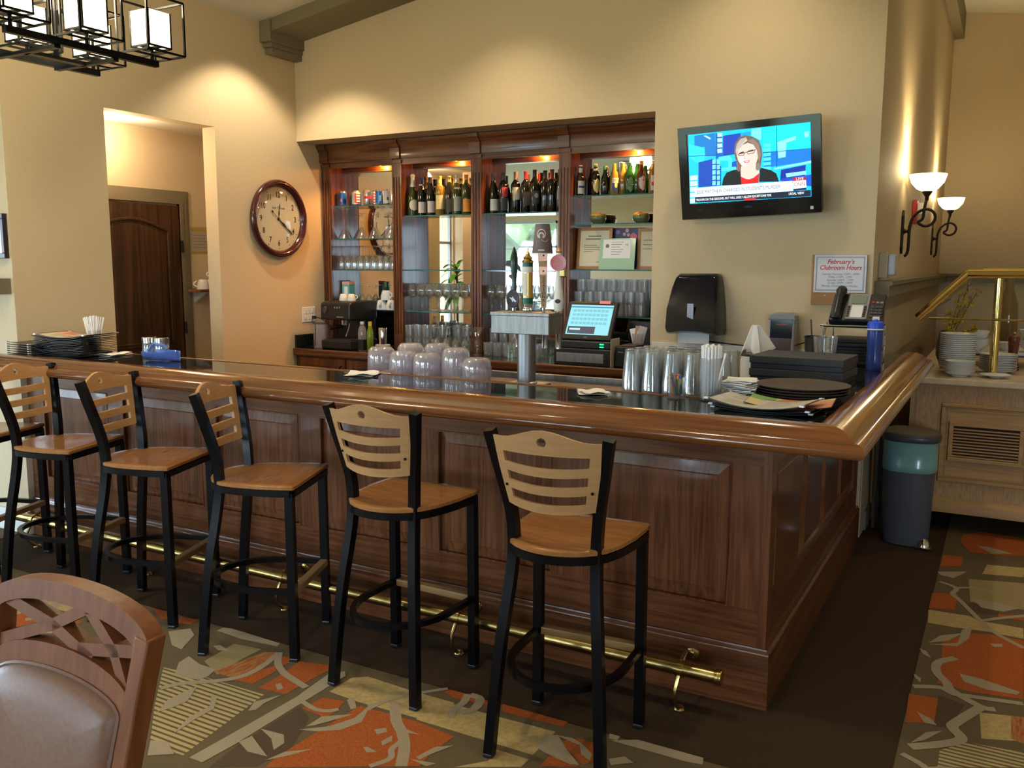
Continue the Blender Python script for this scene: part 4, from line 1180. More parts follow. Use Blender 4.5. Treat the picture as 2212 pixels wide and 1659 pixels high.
def bottle(kind, gm, loc, label, cap, capz, labs, group, sc_=1.0, cat='bottle'):
    name = 'beer_bottle' if kind in ('beer', 'stub') else 'wine_bottle'
    o = B().lathe([(r_ * sc_, z * sc_) for r_, z in PB[kind]], 18, caps=False).build(name, gm, smooth=50, loc=loc)
    tag(o, label, cat, group)
    if cap:
        pr = [(r_ * sc_ + 0.0008, z * sc_) for r_, z in PB[kind] if z * sc_ >= capz]
        rr = pr[0][0]
        B().lathe([(rr + 0.0008, capz)] + [p if p[0] > 0.001 else (0, p[1] + 0.001) for p in pr], 14, caps=False).build('cap_foil' if name == 'wine_bottle' else 'cap', cap, o)
    for (r_, z0, z1, half, m, *ov) in labs:
        band(r_ + 0.0009, z0, z1, half, m, o, oval=bool(ov))
    return o
cA = mat('label_cream', (0.62, 0.56, 0.44), 0.6)
cW = mat('label_white', (0.68, 0.66, 0.62), 0.6)
cP = mat('label_pinkish', (0.62, 0.54, 0.54), 0.6)
cR = mat('label_red', (0.55, 0.05, 0.05), 0.5)
cG = mat('label_grey', (0.36, 0.37, 0.33), 0.6)
cO = mat('label_orange', (0.60, 0.22, 0.03), 0.5)
cY = mat('label_yellow', (0.75, 0.60, 0.22), 0.5)
cK = mat('label_dark', (0.05, 0.055, 0.055), 0.6)
cB = mat('label_blue', (0.03, 0.06, 0.25), 0.5)
cGn = mat('label_green', (0.10, 0.28, 0.12), 0.5)
foilG = mat('foil_gold', (0.75, 0.55, 0.15), 0.3, 0.6)
foilS = mat('foil_silver', (0.6, 0.6, 0.6), 0.3, 0.6)
foilW = mat('foil_white', (0.70, 0.70, 0.66), 0.4)
foilN = mat('foil_navy', (0.02, 0.025, 0.12), 0.4)
foilR = mat('foil_red', (0.5, 0.02, 0.03), 0.35)
foilB = mat('foil_brown', (0.16, 0.10, 0.09), 0.4)
foilK = mat('foil_black', (0.02, 0.02, 0.022), 0.35)
foilM = mat('foil_maroon', (0.12, 0.012, 0.02), 0.4)
z2 = 2.0005
G2 = 'bottles on the top shelf of the second bay'
bottle('champ', gl_olive, (-3.493, SY, z2), 'sparkling wine bottle with white foil neck and oval cream label', foilW, 0.225, [(0.043, 0.04, 0.125, 0.95, cA, 1)], G2)
o = bottle('burg', gl_dark, (-3.41, SY, z2), 'dark wine bottle with navy cap, white neck band and small diamond label', foilN, 0.255, [(0.040, 0.02, 0.105, 0.9, cP), (0.019, 0.228, 0.242, 3.1, cA)], G2)
q = B().prism([(0, -0.018), (0.014, 0), (0, 0.018), (-0.014, 0)], -0.0006, 0.0006, plane='xz').build('diamond_label', cA, o, smooth=0)
q.rotation_euler = (R(-22), 0, TOCAM + PI / 2)
q.location = (0.0305 * math.cos(TOCAM), 0.0305 * math.sin(TOCAM), 0.175)
bottle('burg', gl_dark, (-3.325, SY, z2), 'dark wine bottle with black cap and plain lilac-white label', foilK, 0.245, [(0.040, 0.02, 0.108, 0.85, cP)], G2)
bottle('bord', gl_gold, (-3.235, SY, z2), 'white wine bottle with yellow foil and a beige label, golden wine showing', foilG, 0.24, [(0.0375, 0.045, 0.15, 0.75, cA), (0.0376, 0.045, 0.15, 1.15, cY)], G2)
bottle('burg', gl_dark, (-3.155, SY + 0.01, z2), 'dark wine bottle with gold foil and a black label', foilG, 0.25, [(0.040, 0.02, 0.12, 0.9, cK)], G2)
bottle('burg', gl_olive, (-3.075, SY - 0.01, z2), 'green wine bottle with silver foil, white shoulder patch and grey label', foilS, 0.24, [(0.040, 0.025, 0.135, 0.85, cG), (0.031, 0.19, 0.205, 0.9, cW)], G2)
bottle('bord', gl_olive, (-3.008, SY + 0.025, z2), 'green wine bottle with dull silver capsule, low pale label, tucked behind its neighbour', foilS, 0.25, [(0.0375, 0.025, 0.085, 0.9, cG)], G2)
bottle('bord', gl_olive, (-2.965, SY - 0.045, z2), 'small wine bottle with orange foil and a low orange label beside the second post', cO, 0.255, [(0.0375, 0.015, 0.11, 1.0, cO)], G2, 0.98)
bottle('bord', gl_dark, (-2.938, SY + 0.04, z2), 'wine bottle cut off by the second post, grey and yellow label', foilK, 0.26, [(0.0375, 0.05, 0.16, 1.1, cY)], G2)
G3 = 'bottles on the top shelf of the third bay'
bottle('burg', gl_dark, (-2.752, SY, z2), 'dark slope-shouldered wine bottle with slate capsule and low white label', mat('foil_slate', (0.08, 0.08, 0.09), 0.4), 0.23, [(0.040, 0.02, 0.105, 0.95, cW)], G3)
o = bottle('bord', gl_dark, (-2.665, SY, z2), 'dark wine bottle with a red square label over a black one', foilK, 0.24, [(0.0375, 0.12, 0.19, 0.62, cR), (0.0375, 0.02, 0.112, 0.8, cK)], G3)
bottle('bord', gl_dark, (-2.56, SY, z2), 'wine bottle with brown capsule and tall cream label', foilB, 0.235, [(0.0375, 0.095, 0.185, 0.95, cA)], G3)
bottle('bord', gl_dark, (-2.475, SY, z2), 'wine bottle with bright red capsule and dark label', foilR, 0.235, [(0.0375, 0.05, 0.15, 0.8, cK)], G3)
bottle('bord', gl_dark, (-2.415, SY + 0.05, z2), 'brown-capped wine bottle at the back, almost hidden', foilB, 0.24, [], G3)
bottle('bord', gl_dark, (-2.385, SY - 0.03, z2), 'taller dark wine bottle with pale-tipped capsule and grey crest label', foilK, 0.25, [(0.0375, 0.06, 0.15, 0.8, cK), (0.0376, 0.10, 0.135, 0.4, cG, 1)], G3, 1.02)
bottle('bord', gl_dark, (-2.315, SY, z2), 'all-black wine bottle without a visible label', foilK, 0.24, [], G3)
bottle('bord', gl_dark, (-2.25, SY - 0.02, z2), 'dark wine bottle with maroon capsule', foilM, 0.232, [], G3, 1.01)
bottle('bord', gl_dark, (-2.2, SY + 0.01, z2), 'dark wine bottle with grey rounded label, partly behind the third post', foilK, 0.26, [(0.0375, 0.07, 0.185, 1.0, cG, 1)], G3, 1.01)
z4 = 2.1055
G4 = 'beer bottles on the top shelf of the fourth bay'
o = bottle('beer', gl_amber, (-2.032, SY, z4), 'brown beer bottle with white body label and white neck label, first on the shelf', cW, 0.208, [(0.0305, 0.015, 0.105, 1.0, cW), (0.0306, 0.055, 0.07, 0.85, cB), (0.0165, 0.16, 0.195, 1.2, cW)], G4)
bottle('beer', gl_dark, (-1.915, SY, z4), 'dark beer bottle with gold oval label, cream neck wrap and green tip', foilG, 0.208, [(0.0305, 0.015, 0.115, 0.95, cY, 1), (0.0165, 0.158, 0.185, 3.1, cA), (0.014, 0.187, 0.207, 3.1, cGn)], G4, 1.03)
bottle('stub', gl_dark, (-1.842, SY, z4), 'short black beer bottle with green neck tip', None, 0, [(0.0145, 0.175, 0.2, 3.1, cGn)], G4, 0.95)
o = bottle('beer', gl_gold, (-1.773, SY, z4), 'clear beer bottle of golden beer with a white and navy printed label', None, 0, [(0.0305, 0.08, 0.115, 0.9, cW), (0.0305, 0.02, 0.08, 0.9, cB), (0.0306, 0.045, 0.085, 0.35, cY, 1)], G4)
text('Corona', 0.017, Matrix.Translation((0, 0, 0.102)) @ Matrix.Rotation(TOCAM, 4, 'Z') @ face_mtx((0.0325, 0, 0), (0, 1, 0), (0, 0, 1)), cB, o)
bottle('beer', gl_gold, (-1.718, SY + 0.03, z4), 'plain clear bottle of golden beer behind the labelled one', None, 0, [], G4)
o = bottle('beer', gl_green, (-1.662, SY, z4), 'green beer bottle with a dark green oval label', None, 0, [(0.0305, 0.015, 0.115, 0.8, cGn, 1), (0.0306, 0.058, 0.072, 0.72, cK)], G4)
text('Heineken', 0.0105, Matrix.Translation((0, 0, 0.065)) @ Matrix.Rotation(TOCAM, 4, 'Z') @ face_mtx((0.0328, 0, 0), (0, 1, 0), (0, 0, 1)), cW, o)
bottle('beer', gl_green, (-1.608, SY + 0.02, z4), 'plain green beer bottle with no label showing', None, 0, [], G4, 0.97)
o = bottle('beer', gl_amber, (-1.565, SY - 0.02, z4), 'brown beer bottle with pale oval label and small red triangle', cO, 0.19, [(0.0305, 0.02, 0.12, 0.9, cP, 1)], G4, 1.02)
q = B().prism([(-0.008, 0), (0.008, 0), (0, 0.014)], -0.0005, 0.0005, plane='xz').build('red_triangle', cR, o, smooth=0)
q.rotation_euler = (0, 0, TOCAM + PI / 2)
q.location = (0.0328 * math.cos(TOCAM), 0.0328 * math.sin(TOCAM), 0.085)
bottle('beer', gl_gold, (-1.488, SY, z4), 'beer bottle at the far end with white and red label', cW, 0.195, [(0.0305, 0.02, 0.12, 0.95, cW), (0.0306, 0.05, 0.075, 0.8, cR)], G4, 1.02)
# cans
PC = [(0, 0.003), (0.024, 0.0), (0.0275, 0.003), (0.033, 0.014), (0.033, 0.108), (0.027, 0.119), (0.0265, 0.122), (0.025, 0.122), (0.024, 0.118), (0, 0.118)]
al = mat('can_aluminium', (0.65, 0.66, 0.68), 0.25, 1.0)
cblue = mat('can_blue', (0.02, 0.10, 0.42), 0.3, 0.3)
csky = mat('can_bright_blue', (0.02, 0.22, 0.62), 0.3, 0.3)
cwh = mat('can_white', (0.75, 0.75, 0.76), 0.35)
cred = mat('can_red', (0.55, 0.03, 0.05), 0.35)
GC = 'cans on the top shelf of the first bay'
def can(loc, label, bands):
    o = B().lathe(PC, 18, caps=False).build('drink_can', al, smooth=40, loc=loc)
    tag(o, label, 'can', GC)
    for z0, z1, half, face, m in bands:
        band(0.0335, z0, z1, half, m, o, 'print', 16, face)
    return o
zc_ = 2.0955
can((-4.205, SY, zc_), 'dark blue drink can, first on the can shelf', [(0.013, 0.108, 3.14, TOCAM, cblue), (0.035, 0.06, 0.25, TOCAM - 0.6, cO)])
can((-4.065, SY, zc_), 'drink can with red and white horizontal stripes', [(0.013, 0.108, 3.14, TOCAM, cwh)] + [(0.02 + 0.022 * k, 0.03 + 0.022 * k, 0.7, TOCAM + 0.55, cred) for k in range(4)] + [(0.02, 0.10, 0.25, TOCAM - 0.35, cred)])
can((-3.94, SY - 0.01, zc_), 'silver drink can with a red script band', [(0.05, 0.072, 1.0, TOCAM, cred), (0.085, 0.105, 0.4, TOCAM + 0.4, cblue)])
can((-3.89, SY + 0.045, zc_), 'striped drink can standing behind the silver one', [(0.013, 0.108, 3.14, TOCAM, cwh)] + [(0.02 + 0.022 * k, 0.03 + 0.022 * k, 1.2, TOCAM, cred) for k in range(4)])
can((-3.825, SY, zc_), 'bright blue drink can', [(0.013, 0.108, 3.14, TOCAM, csky), (0.03, 0.075, 0.25, TOCAM, cwh)])
can((-3.755, SY + 0.01, zc_), 'white drink can with a small brown spot', [(0.013, 0.108, 3.14, TOCAM, cwh), (0.035, 0.06, 0.3, TOCAM, foilB)])
can((-3.69, SY, zc_), 'pale silver can half hidden by the first inner post', [(0.05, 0.09, 0.5, TOCAM + 0.5, cP)])
# ceramic bowls with amber lids
def lidbowl(loc, label):
    o = B().lathe([(0, 0), (0.03, 0), (0.05, 0.012), (0.06, 0.032), (0.058, 0.05), (0.052, 0.058)], 20, caps=False).build('lidded_bowl', mat('olive_glaze', (0.09, 0.13, 0.06), 0.2, coat=0.4), smooth=60, loc=loc)
    B().lathe([(0.054, 0.056), (0.050, 0.068), (0.02, 0.078), (0, 0.079)], 20, caps=False).build('lid', mat('amber_glaze', (0.62, 0.25, 0.03), 0.2, coat=0.3), o)
    return tag(o, label, 'bowl', 'lidded bowls on the fourth bay shelf')
lidbowl((-1.893, 2.75, 1.9075), 'green ceramic bowl with amber lid under the dark beer bottles')
lidbowl((-1.57, 2.75, 1.9075), 'green ceramic bowl with amber lid at the wall end of the shelf')
# framed certificates leaning on the fourth bay shelf
def framed(name, label, x0, x1, z0, z1, y, fw, fm, inner, lean=0.10, cat='framed certificate', rows=(), ins=()):
    root = thing(name, label, cat, ((x0 + x1) / 2, y, z0))
    root.rotation_euler = (-lean, 0, 0)
    hw, hh = (x1 - x0) / 2, z1 - z0
    if fw:
        B().box(-hw, hw, 0, 0.012, 0, fw).box(-hw, hw, 0, 0.012, hh - fw, hh).box(-hw, -hw + fw, 0, 0.012, fw, hh - fw).box(hw - fw, hw, 0, 0.012, fw, hh - fw).build('frame', fm, root, smooth=0)
    B().box(-hw + fw, hw - fw, 0.004, 0.008, fw, hh - fw).build('sheet', inner, root, smooth=0)
    for (a, c, z, h_, m) in rows:
        B().box(a, c, 0.0025, 0.0042, z, z + h_).build('print', m, root, smooth=0)
    return root
oakfr = mat('light_oak_frame', (0.36, 0.16, 0.05), 0.4)
ink = mat('grey_ink', (0.20, 0.18, 0.15), 0.7)
crt = mat('certificate_paper', (0.66, 0.60, 0.45), 0.6)
rw = [(-0.05, 0.05, 0.232, 0.008, ink), (-0.07, 0.07, 0.212, 0.008, ink), (-0.08, 0.02, 0.17, 0.004, ink), (-0.08, 0.07, 0.155, 0.004, ink), (-0.08, 0.06, 0.14, 0.004, ink), (-0.08, -0.01, 0.125, 0.004, ink), (0.02, 0.09, 0.05, 0.004, ink)]
framed('framed_certificate', 'light oak framed certificate with cream paper, leftmost on the shelf', -2.06, -1.79, 1.5875, 1.885, 2.745, 0.022, oakfr, crt, rows=rw)
framed('framed_certificate', 'oak framed certificate at the wall end of the shelf, mostly hidden', -1.60, -1.44, 1.5875, 1.872, 2.765, 0.022, oakfr, crt, rows=[(-0.04, 0.03, 0.2, 0.005, ink), (-0.04, 0.04, 0.17, 0.004, ink), (-0.04, 0.03, 0.14, 0.004, ink)], lean=0.05)
gc = framed('certificate_card', 'pale green card with a white document and round seal, in front of the frames', -1.868, -1.60, 1.5875, 1.806, 2.71, 0.0, None, mat('mint_card', (0.30, 0.50, 0.36), 0.3, coat=0.3), cat='document', lean=0.12,
            rows=[(-0.108, 0.10, 0.075, 0.135, mat('document_white', (0.72, 0.74, 0.78), 0.4)), (-0.108, 0.098, 0.0752, 0.001, ink)])
B().lathe([(0, 0), (0.014, 0), (0, 0.001)], 16, caps=False).build('seal', ink, gc).matrix_local = Matrix.Translation((-0.075, 0.001, 0.165)) @ Matrix.Rotation(R(90), 4, 'X')
for k in range(6):
    B().box(-0.045, 0.045 - 0.012 * (k % 3), 0.0012, 0.0026, 0.19 - 0.017 * k, 0.193 - 0.017 * k).build('print', ink, gc, smooth=0)
text('14', 0.022, face_mtx((0.07, 0.001, 0.172), (1, 0, 0), (0, 0, 1)), ink, gc)
dk = framed('photo_card', 'dark blue photo card standing behind the green document', -1.805, -1.56, 1.60, 1.878, 2.79, 0.0, None, mat('night_blue', (0.02, 0.025, 0.08), 0.4), cat='picture', lean=0.05)
for x, z, r_, m in ((-0.08, 0.25, 0.016, mat('violet', (0.18, 0.14, 0.38), 0.5)), (-0.01, 0.26, 0.014, mat('mauve', (0.45, 0.3, 0.42), 0.5)), (-0.03, 0.235, 0.012, MT['mauve']), (0.0, 0.23, 0.012, MT['mauve']), (0.04, 0.218, 0.026, mat('rose', (0.6, 0.12, 0.2), 0.5)), (0.06, 0.25, 0.02, mat('teal_blue', (0.03, 0.08, 0.2), 0.5))):
    B().lathe([(0, 0), (r_, 0), (0, 0.0008)], 14, caps=False).build('print', m, dk).matrix_local = Matrix.Translation((x, 0.003, z)) @ Matrix.Rotation(R(90), 4, 'X')
# ---------------------------------------------------------------- things on the back counter
CZ = 0.9405
em = thing('espresso_machine', 'black espresso machine on the back counter under the first bay', 'coffee machine', (-3.968, 2.535, CZ))
em.scale = (0.69, 1, 1)
B().box(-0.20, 0.20, 0.0, 0.14, 0.06, 0.24).build('back_body', blackp, em, smooth=0, bevel=0.012)
hd = B().prism([(-0.205, 0.235), (-0.20, 0.37), (-0.15, 0.385), (0.15, 0.385), (0.15, 0.235)], -0.22, 0.22, plane='yz')
hd.build('head', blackp, em, smooth=0, bevel=0.018, seg=3)
B().box(-0.22, 0.22, -0.2, 0.145, 0.0, 0.075).build('drip_base', blackp, em, smooth=0, bevel=0.014, seg=3)
B().box(-0.16, 0.16, -0.18, -0.01, 0.0755, 0.079).build('drip_grate', dkgrey, em, smooth=0)
B().tube([(0.0, -0.08, 0.235), (0.0, -0.08, 0.19)], 0.035, 14).build('group_head', chrome, em)
B().tube([(0.0, -0.10, 0.185), (-0.02, -0.26, 0.172)], [0.012, 0.014], 8).build('portafilter_handle', blackp, em)
k = B().lathe([(0, 0), (0.03, 0), (0.027, 0.012), (0, 0.012)], 16)
o = k.build('dial', dkgrey, em)
o.rotation_euler = (R(90), 0, 0)
o.location = (-0.14, -0.203, 0.315)
for i in range(3):
    o = B().lathe([(0, 0), (0.009, 0), (0.008, 0.005), (0, 0.005)], 10).build('button', grey, em)
    o.rotation_euler = (R(90), 0, 0)
    o.location = (0.0 + 0.035 * i, -0.203, 0.335)
B().box(0.03, 0.12, -0.207, -0.204, 0.258, 0.266).build('badge', grey, em, smooth=0)
B().tube([(0.17, -0.15, 0.235), (0.175, -0.19, 0.16), (0.165, -0.21, 0.11)], 0.006, 8).build('steam_wand', chrome, em)
P_cup = [(0, 0.0), (0.020, 0.0), (0.024, 0.004), (0.032, 0.03), (0.034, 0.055), (0.032, 0.055), (0.029, 0.03), (0.0, 0.008)]
def cup(loc, label, group, flip=True, hand=2.6, s_=1.0, m=china):
    pr = [(r_ * s_, (0.055 - z if flip else z) * s_) for r_, z in P_cup]
    o = B().lathe(pr, 18, caps=False).build('cup', m, smooth=60, loc=loc)
    tag(o, label, 'cup', group)
    h_ = [(math.cos(hand) * (0.031 + 0.018 * math.sin(PI * i / 8)) * s_, math.sin(hand) * (0.031 + 0.018 * math.sin(PI * i / 8)) * s_, (0.012 + 0.034 * i / 8) * s_) for i in range(9)]
    B().tube(h_, 0.0045 * s_, 6).build('handle', m, o)
    return o
cup((-3.985, 2.46, CZ + 0.3855), 'white espresso cup with its handle to the left on the coffee machine', None)
cup((-3.910, 2.47, CZ + 0.3855), 'white espresso cup on the coffee machine, right of the pair', None, hand=0.9)
o = B().box(-0.036, 0.036, -0.036, 0.036, 0, 0.12).prism([(-0.036, 0.12), (0.036, 0.12), (0.0, 0.15)], -0.034, 0.034, plane='xz').build('milk_carton', mat('carton_teal', (0.12, 0.42, 0.50), 0.4), smooth=0, loc=(-4.045, 2.60, CZ + 0.3855))
tag(o, 'pale blue carton standing on the coffee machine behind the cups', 'carton')
B().box(-0.0365, 0.0365, -0.0365, 0.0365, 0.125, 0.15).build('cap_fold', mat('carton_pink', (0.6, 0.35, 0.3), 0.5), o, smooth=0)
B().box(-0.015, 0.02, -0.0368, -0.036, 0.01, 0.11).build('print', whitep, o, smooth=0)
# white mugs stacked on the low shelf of bay one
for (x, y, lv), lb in (((-3.79, 2.71, 0), 'white mug upside down, left one of the low pair on the first bay shelf'), ((-3.70, 2.72, 0), 'white mug upside down beside the first inner post'), ((-3.755, 2.725, 1), 'white mug balanced on top of the low pair')):
    cup((x, y, 1.2495 + lv * 0.0785), lb, 'white mugs in the first bay', True, -1.2 + lv, 1.42)
o = B().lathe([(0, 0), (0.022, 0), (0.024, 0.003), (0.024, 0.06), (0.020, 0.07), (0, 0.07)], 14).build('spice_jar', mat('jar_green', (0.03, 0.06, 0.035), 0.3), smooth=50, loc=(-3.755, 2.725, 1.2495 + 2 * 0.0785))
tag(o, 'small dark green jar on top of the stacked mugs', 'jar')
# outlet plate with a plug on the left wall
ol = thing('wall_outlet', 'white four-gang outlet plate on the cream wall beside the coffee machine', 'outlet', (XL + 0.0005, 2.455, 1.205))
B().box(0, 0.006, -0.078, 0.078, -0.062, 0.062).build('plate', whitep, ol, smooth=0, bevel=0.003)
for y in (-0.04, 0.0, 0.04):
    for z in (-0.024, 0.024):
        B().box(0.0055, 0.009, y - 0.014, y + 0.014, z - 0.017, z + 0.017).build('socket', china, ol, smooth=0, bevel=0.003)
plug = thing('power_cord', 'black plug and cord running from the wall outlet to the coffee machine', 'cord', (XL + 0.0095, 2.495, 1.18))
B().box(0.0, 0.03, -0.012, 0.012, -0.012, 0.012).build('plug', blackp, plug, smooth=0, bevel=0.003)
B().tube(smoothp([(0.028, 0, 0), (0.08, 0.01, -0.01), (0.14, 0.05, -0.06), (0.215, 0.08, -0.10)]), 0.004, 6).build('cable', blackp, plug)
# clear canister with wire whisk
cn = thing('clear_canister', 'clear plastic canister with a wire rim next to the coffee machine', 'canister', (-4.20, 2.42, CZ))
B().lathe([(0, 0), (0.055, 0), (0.057, 0.004), (0.06, 0.195), (0.058, 0.195), (0.055, 0.008), (0, 0.007)], 18, caps=False).build('body', plast, cn, smooth=60)
B().tube([(0.062 * math.cos(2 * PI * i / 18), 0.062 * math.sin(2 * PI * i / 18), 0.197) for i in range(18)], 0.003, 6, closed=True).build('wire_rim', dkgrey, cn)
B().tube([(0.0, -0.062, 0.197), (0.0, -0.064, 0.02)], 0.003, 6).build('wire_leg', dkgrey, cn)
wk = thing('coil_whisk', 'coiled wire whisk standing between canister and coffee machine', 'whisk', (-4.118, 2.45, CZ))
B().tube([(0.018 * math.cos(i * 0.8), 0.018 * math.sin(i * 0.8), 0.003 + i * 0.0021) for i in range(90)], 0.0022, 5).build('coil', dkgrey, wk)
# bottles in front of the coffee machine
wbt = B().lathe([(0, 0), (0.030, 0), (0.033, 0.006), (0.033, 0.15), (0.026, 0.185), (0.013, 0.205), (0.013, 0.215)], 16, caps=False).build('water_bottle', plast, smooth=50, loc=(-3.70, 2.335, CZ))
tag(wbt, 'clear plastic bottle with dark lower label in front of the coffee machine', 'bottle')
B().lathe([(0.0335, 0.01), (0.0335, 0.095)], 16, caps=False).build('label', blackp, wbt)
B().lathe([(0.015, 0.212), (0.0155, 0.213), (0.0155, 0.232), (0, 0.233)], 14, caps=False).build('cap', whitep, wbt)
gb = B().lathe([(0, 0), (0.024, 0), (0.026, 0.004), (0.026, 0.15), (0.015, 0.195), (0.013, 0.22), (0.0, 0.222)], 16, caps=False).build('syrup_bottle', mat('lime_green', (0.25, 0.36, 0.02), 0.15, trans=0.3), smooth=50, loc=(-3.622, 2.335, CZ))
tag(gb, 'slim lime-green bottle beside the clear one on the back counter', 'bottle')
B().lathe([(0.0145, 0.19), (0.0145, 0.235), (0, 0.236)], 12, caps=False).build('cap', mat('cap_yellow', (0.6, 0.5, 0.05), 0.4), gb)
# grey lidded tub with a chrome cylinder
tb = B().lathe([(0, 0), (0.052, 0), (0.055, 0.05), (0, 0.05)], 18, caps=False).build('grey_tub', grey, smooth=40, loc=(-3.505, 2.34, CZ))
tag(tb, 'short grey tub on the back counter beside the lime bottle', 'tub')
B().lathe([(0, 0.05), (0.058, 0.05), (0.058, 0.062), (0, 0.063)], 18, caps=False).build('lid', mat('lid_grey', (0.42, 0.42, 0.43), 0.4), tb)
sk = B().lathe([(0, 0), (0.030, 0), (0.033, 0.12), (0.030, 0.13), (0, 0.13)], 18, caps=False).build('steel_shaker', chrome, smooth=40, loc=(-3.505, 2.34, CZ + 0.0635))
tag(sk, 'polished steel shaker cup standing on the grey tub', 'shaker')
# ---------------------------------------------------------------- till
pos = thing('till_terminal', 'black touch-screen till with a lit pale blue screen on the back counter', 'till', (-1.80, 2.39, CZ))
# cash drawer
cdw = thing('cash_drawer', 'black cash drawer with brushed steel front under the till', 'cash drawer', (-1.80, 2.49, CZ))
B().box(-0.21, 0.21, -0.19, 0.19, 0, 0.115).build('case', blackp, cdw, smooth=0, bevel=0.006)
B().box(-0.19, 0.16, -0.196, -0.19, 0.022, 0.085).build('front', steel, cdw, smooth=0, bevel=0.002)
B().lathe([(0, 0), (0.010, 0), (0.010, 0.008), (0, 0.008)], 12).build('lock', chrome, cdw).matrix_local = Matrix.Translation((0.172, -0.19, 0.055)) @ Matrix.Rotation(R(90), 4, 'X')
pos.location = (-1.80, 2.45, CZ + 0.1155)
B().box(-0.17, 0.20, -0.13, 0.13, 0, 0.05).build('base', blackp, pos, smooth=0, bevel=0.008)
B().tube([(0.02, 0.06, 0.05), (0.02, 0.03, 0.18)], [0.05, 0.04], 10).build('neck', blackp, pos)
TS = Matrix.Translation((0.0, -0.10, 0.06)) @ Matrix.Rotation(R(-28), 4, 'X')
o = B().box(-0.185, 0.185, 0, 0.035, 0.0, 0.285).build('screen_case', blackp, pos, smooth=0, bevel=0.008)
o.matrix_local = TS
def scr(name, a, c, z0, z1, d, m):
    k = B().box(a, c, -d, 0.001, z0, z1).build(name, m, o, smooth=0)
    return k
scr('screen', -0.158, 0.158, 0.035, 0.258, 0.001, emis('till_screen', (0.28, 0.72, 0.82), 0.95))
scr('print', -0.158, 0.158, 0.236, 0.246, 0.0014, emis('till_bar', (0.05, 0.25, 0.42), 0.9))
tl2 = emis('till_row', (0.18, 0.55, 0.66), 0.9)
for i in range(4):
    for j in range(9):
        scr('key', -0.135 + 0.03 * j, -0.111 + 0.03 * j, 0.112 + i * 0.031, 0.13 + i * 0.031, 0.0014, tl2)
scr('print', -0.148, 0.055, 0.042, 0.095, 0.0014, emis('till_dark', (0.06, 0.07, 0.12), 0.8))
scr('print', -0.135, -0.055, 0.068, 0.082, 0.0018, emis('till_light', (0.45, 0.8, 0.9), 1.0))
text('DELL', 0.014, Matrix.Translation((0.0, -0.0012, 0.015)) @ Matrix.Rotation(R(90), 4, 'X'), grey, o)
for z in (0.006, 0.024):
    B().box(0.12, 0.15, -0.131, -0.129, z + 0.005, z + 0.013).build('status_light', emis('led_green', (0.0, 0.9, 0.25), 2.5), pos, smooth=0)
nt = B().box(-0.04, 0.04, -0.004, 0.03, 0, 0.004).box(-0.04, 0.04, -0.004, -0.002, -0.018, 0.002).build('sticky_note', mat('note_pink', (0.75, 0.25, 0.30), 0.6), smooth=0)
nt.matrix_world = Matrix.Translation(pos.location) @ TS @ Matrix.Translation((0.09, -0.0005, 0.2855))
tag(nt, 'pink sticky note on the top edge of the till screen', 'note')
pr = thing('receipt_printer', 'small black receipt printer on the counter right of the till', 'printer', (-1.50, 2.46, CZ))
B().box(-0.075, 0.075, -0.13, 0.13, 0, 0.14).build('case', blackp, pr, smooth=0, bevel=0.008)
B().box(-0.06, 0.06, -0.10, 0.08, 0.1405, 0.146).build('lid', dkgrey, pr, smooth=0, bevel=0.002)
B().box(-0.05, -0.015, -0.1315, -0.1295, 0.10, 0.106).build('badge', grey, pr, smooth=0)
pd_ = B().box(-0.0015, 0.0015, -0.10, 0.05, 0.0, 0.19).build('paper_slip', mat('slip_cream', (0.62, 0.56, 0.42), 0.7), smooth=0, loc=(-1.586, 2.39, CZ))
tag(pd_, 'cream paper slip wedged upright between cash drawer and printer', 'paper')
kb = B().box(-0.14, 0.03, -0.05, 0.05, 0, 0.29).build('speaker_box', blackp, smooth=0, bevel=0.01, loc=(-1.47, 2.70, CZ))
tag(kb, 'tall black box standing behind the receipt printer', 'box')
cupm = thing('receipt_cup', 'cup stuffed with folded receipts on the printer', 'cup', (-1.455, 2.44, CZ + 0.1475))
B().lathe([(0, 0), (0.030, 0), (0.032, 0.003), (0.038, 0.075), (0.0365, 0.075), (0.028, 0.006), (0, 0.006)], 14, caps=False).build('body', plast, cupm, smooth=60)
for i, (a, tilt, m) in enumerate(((0.3, -0.25, white), (1.4, 0.1, mat('receipt_tan', (0.55, 0.33, 0.18), 0.7)), (2.5, 0.3, white), (0.9, 0.25, mat('receipt_grey', (0.5, 0.5, 0.52), 0.7)))):
    o = B().box(-0.026, 0.026, -0.001, 0.001, 0.0, 0.10 + 0.015 * (i % 2)).build('receipt', m, cupm, smooth=0)
    o.matrix_local = Matrix.Translation((0.006 * (i - 1.5), 0.006 * (i % 2), 0.012)) @ Matrix.Rotation(tilt, 4, 'Y') @ Matrix.Rotation(a * 0.3, 4, 'Z')
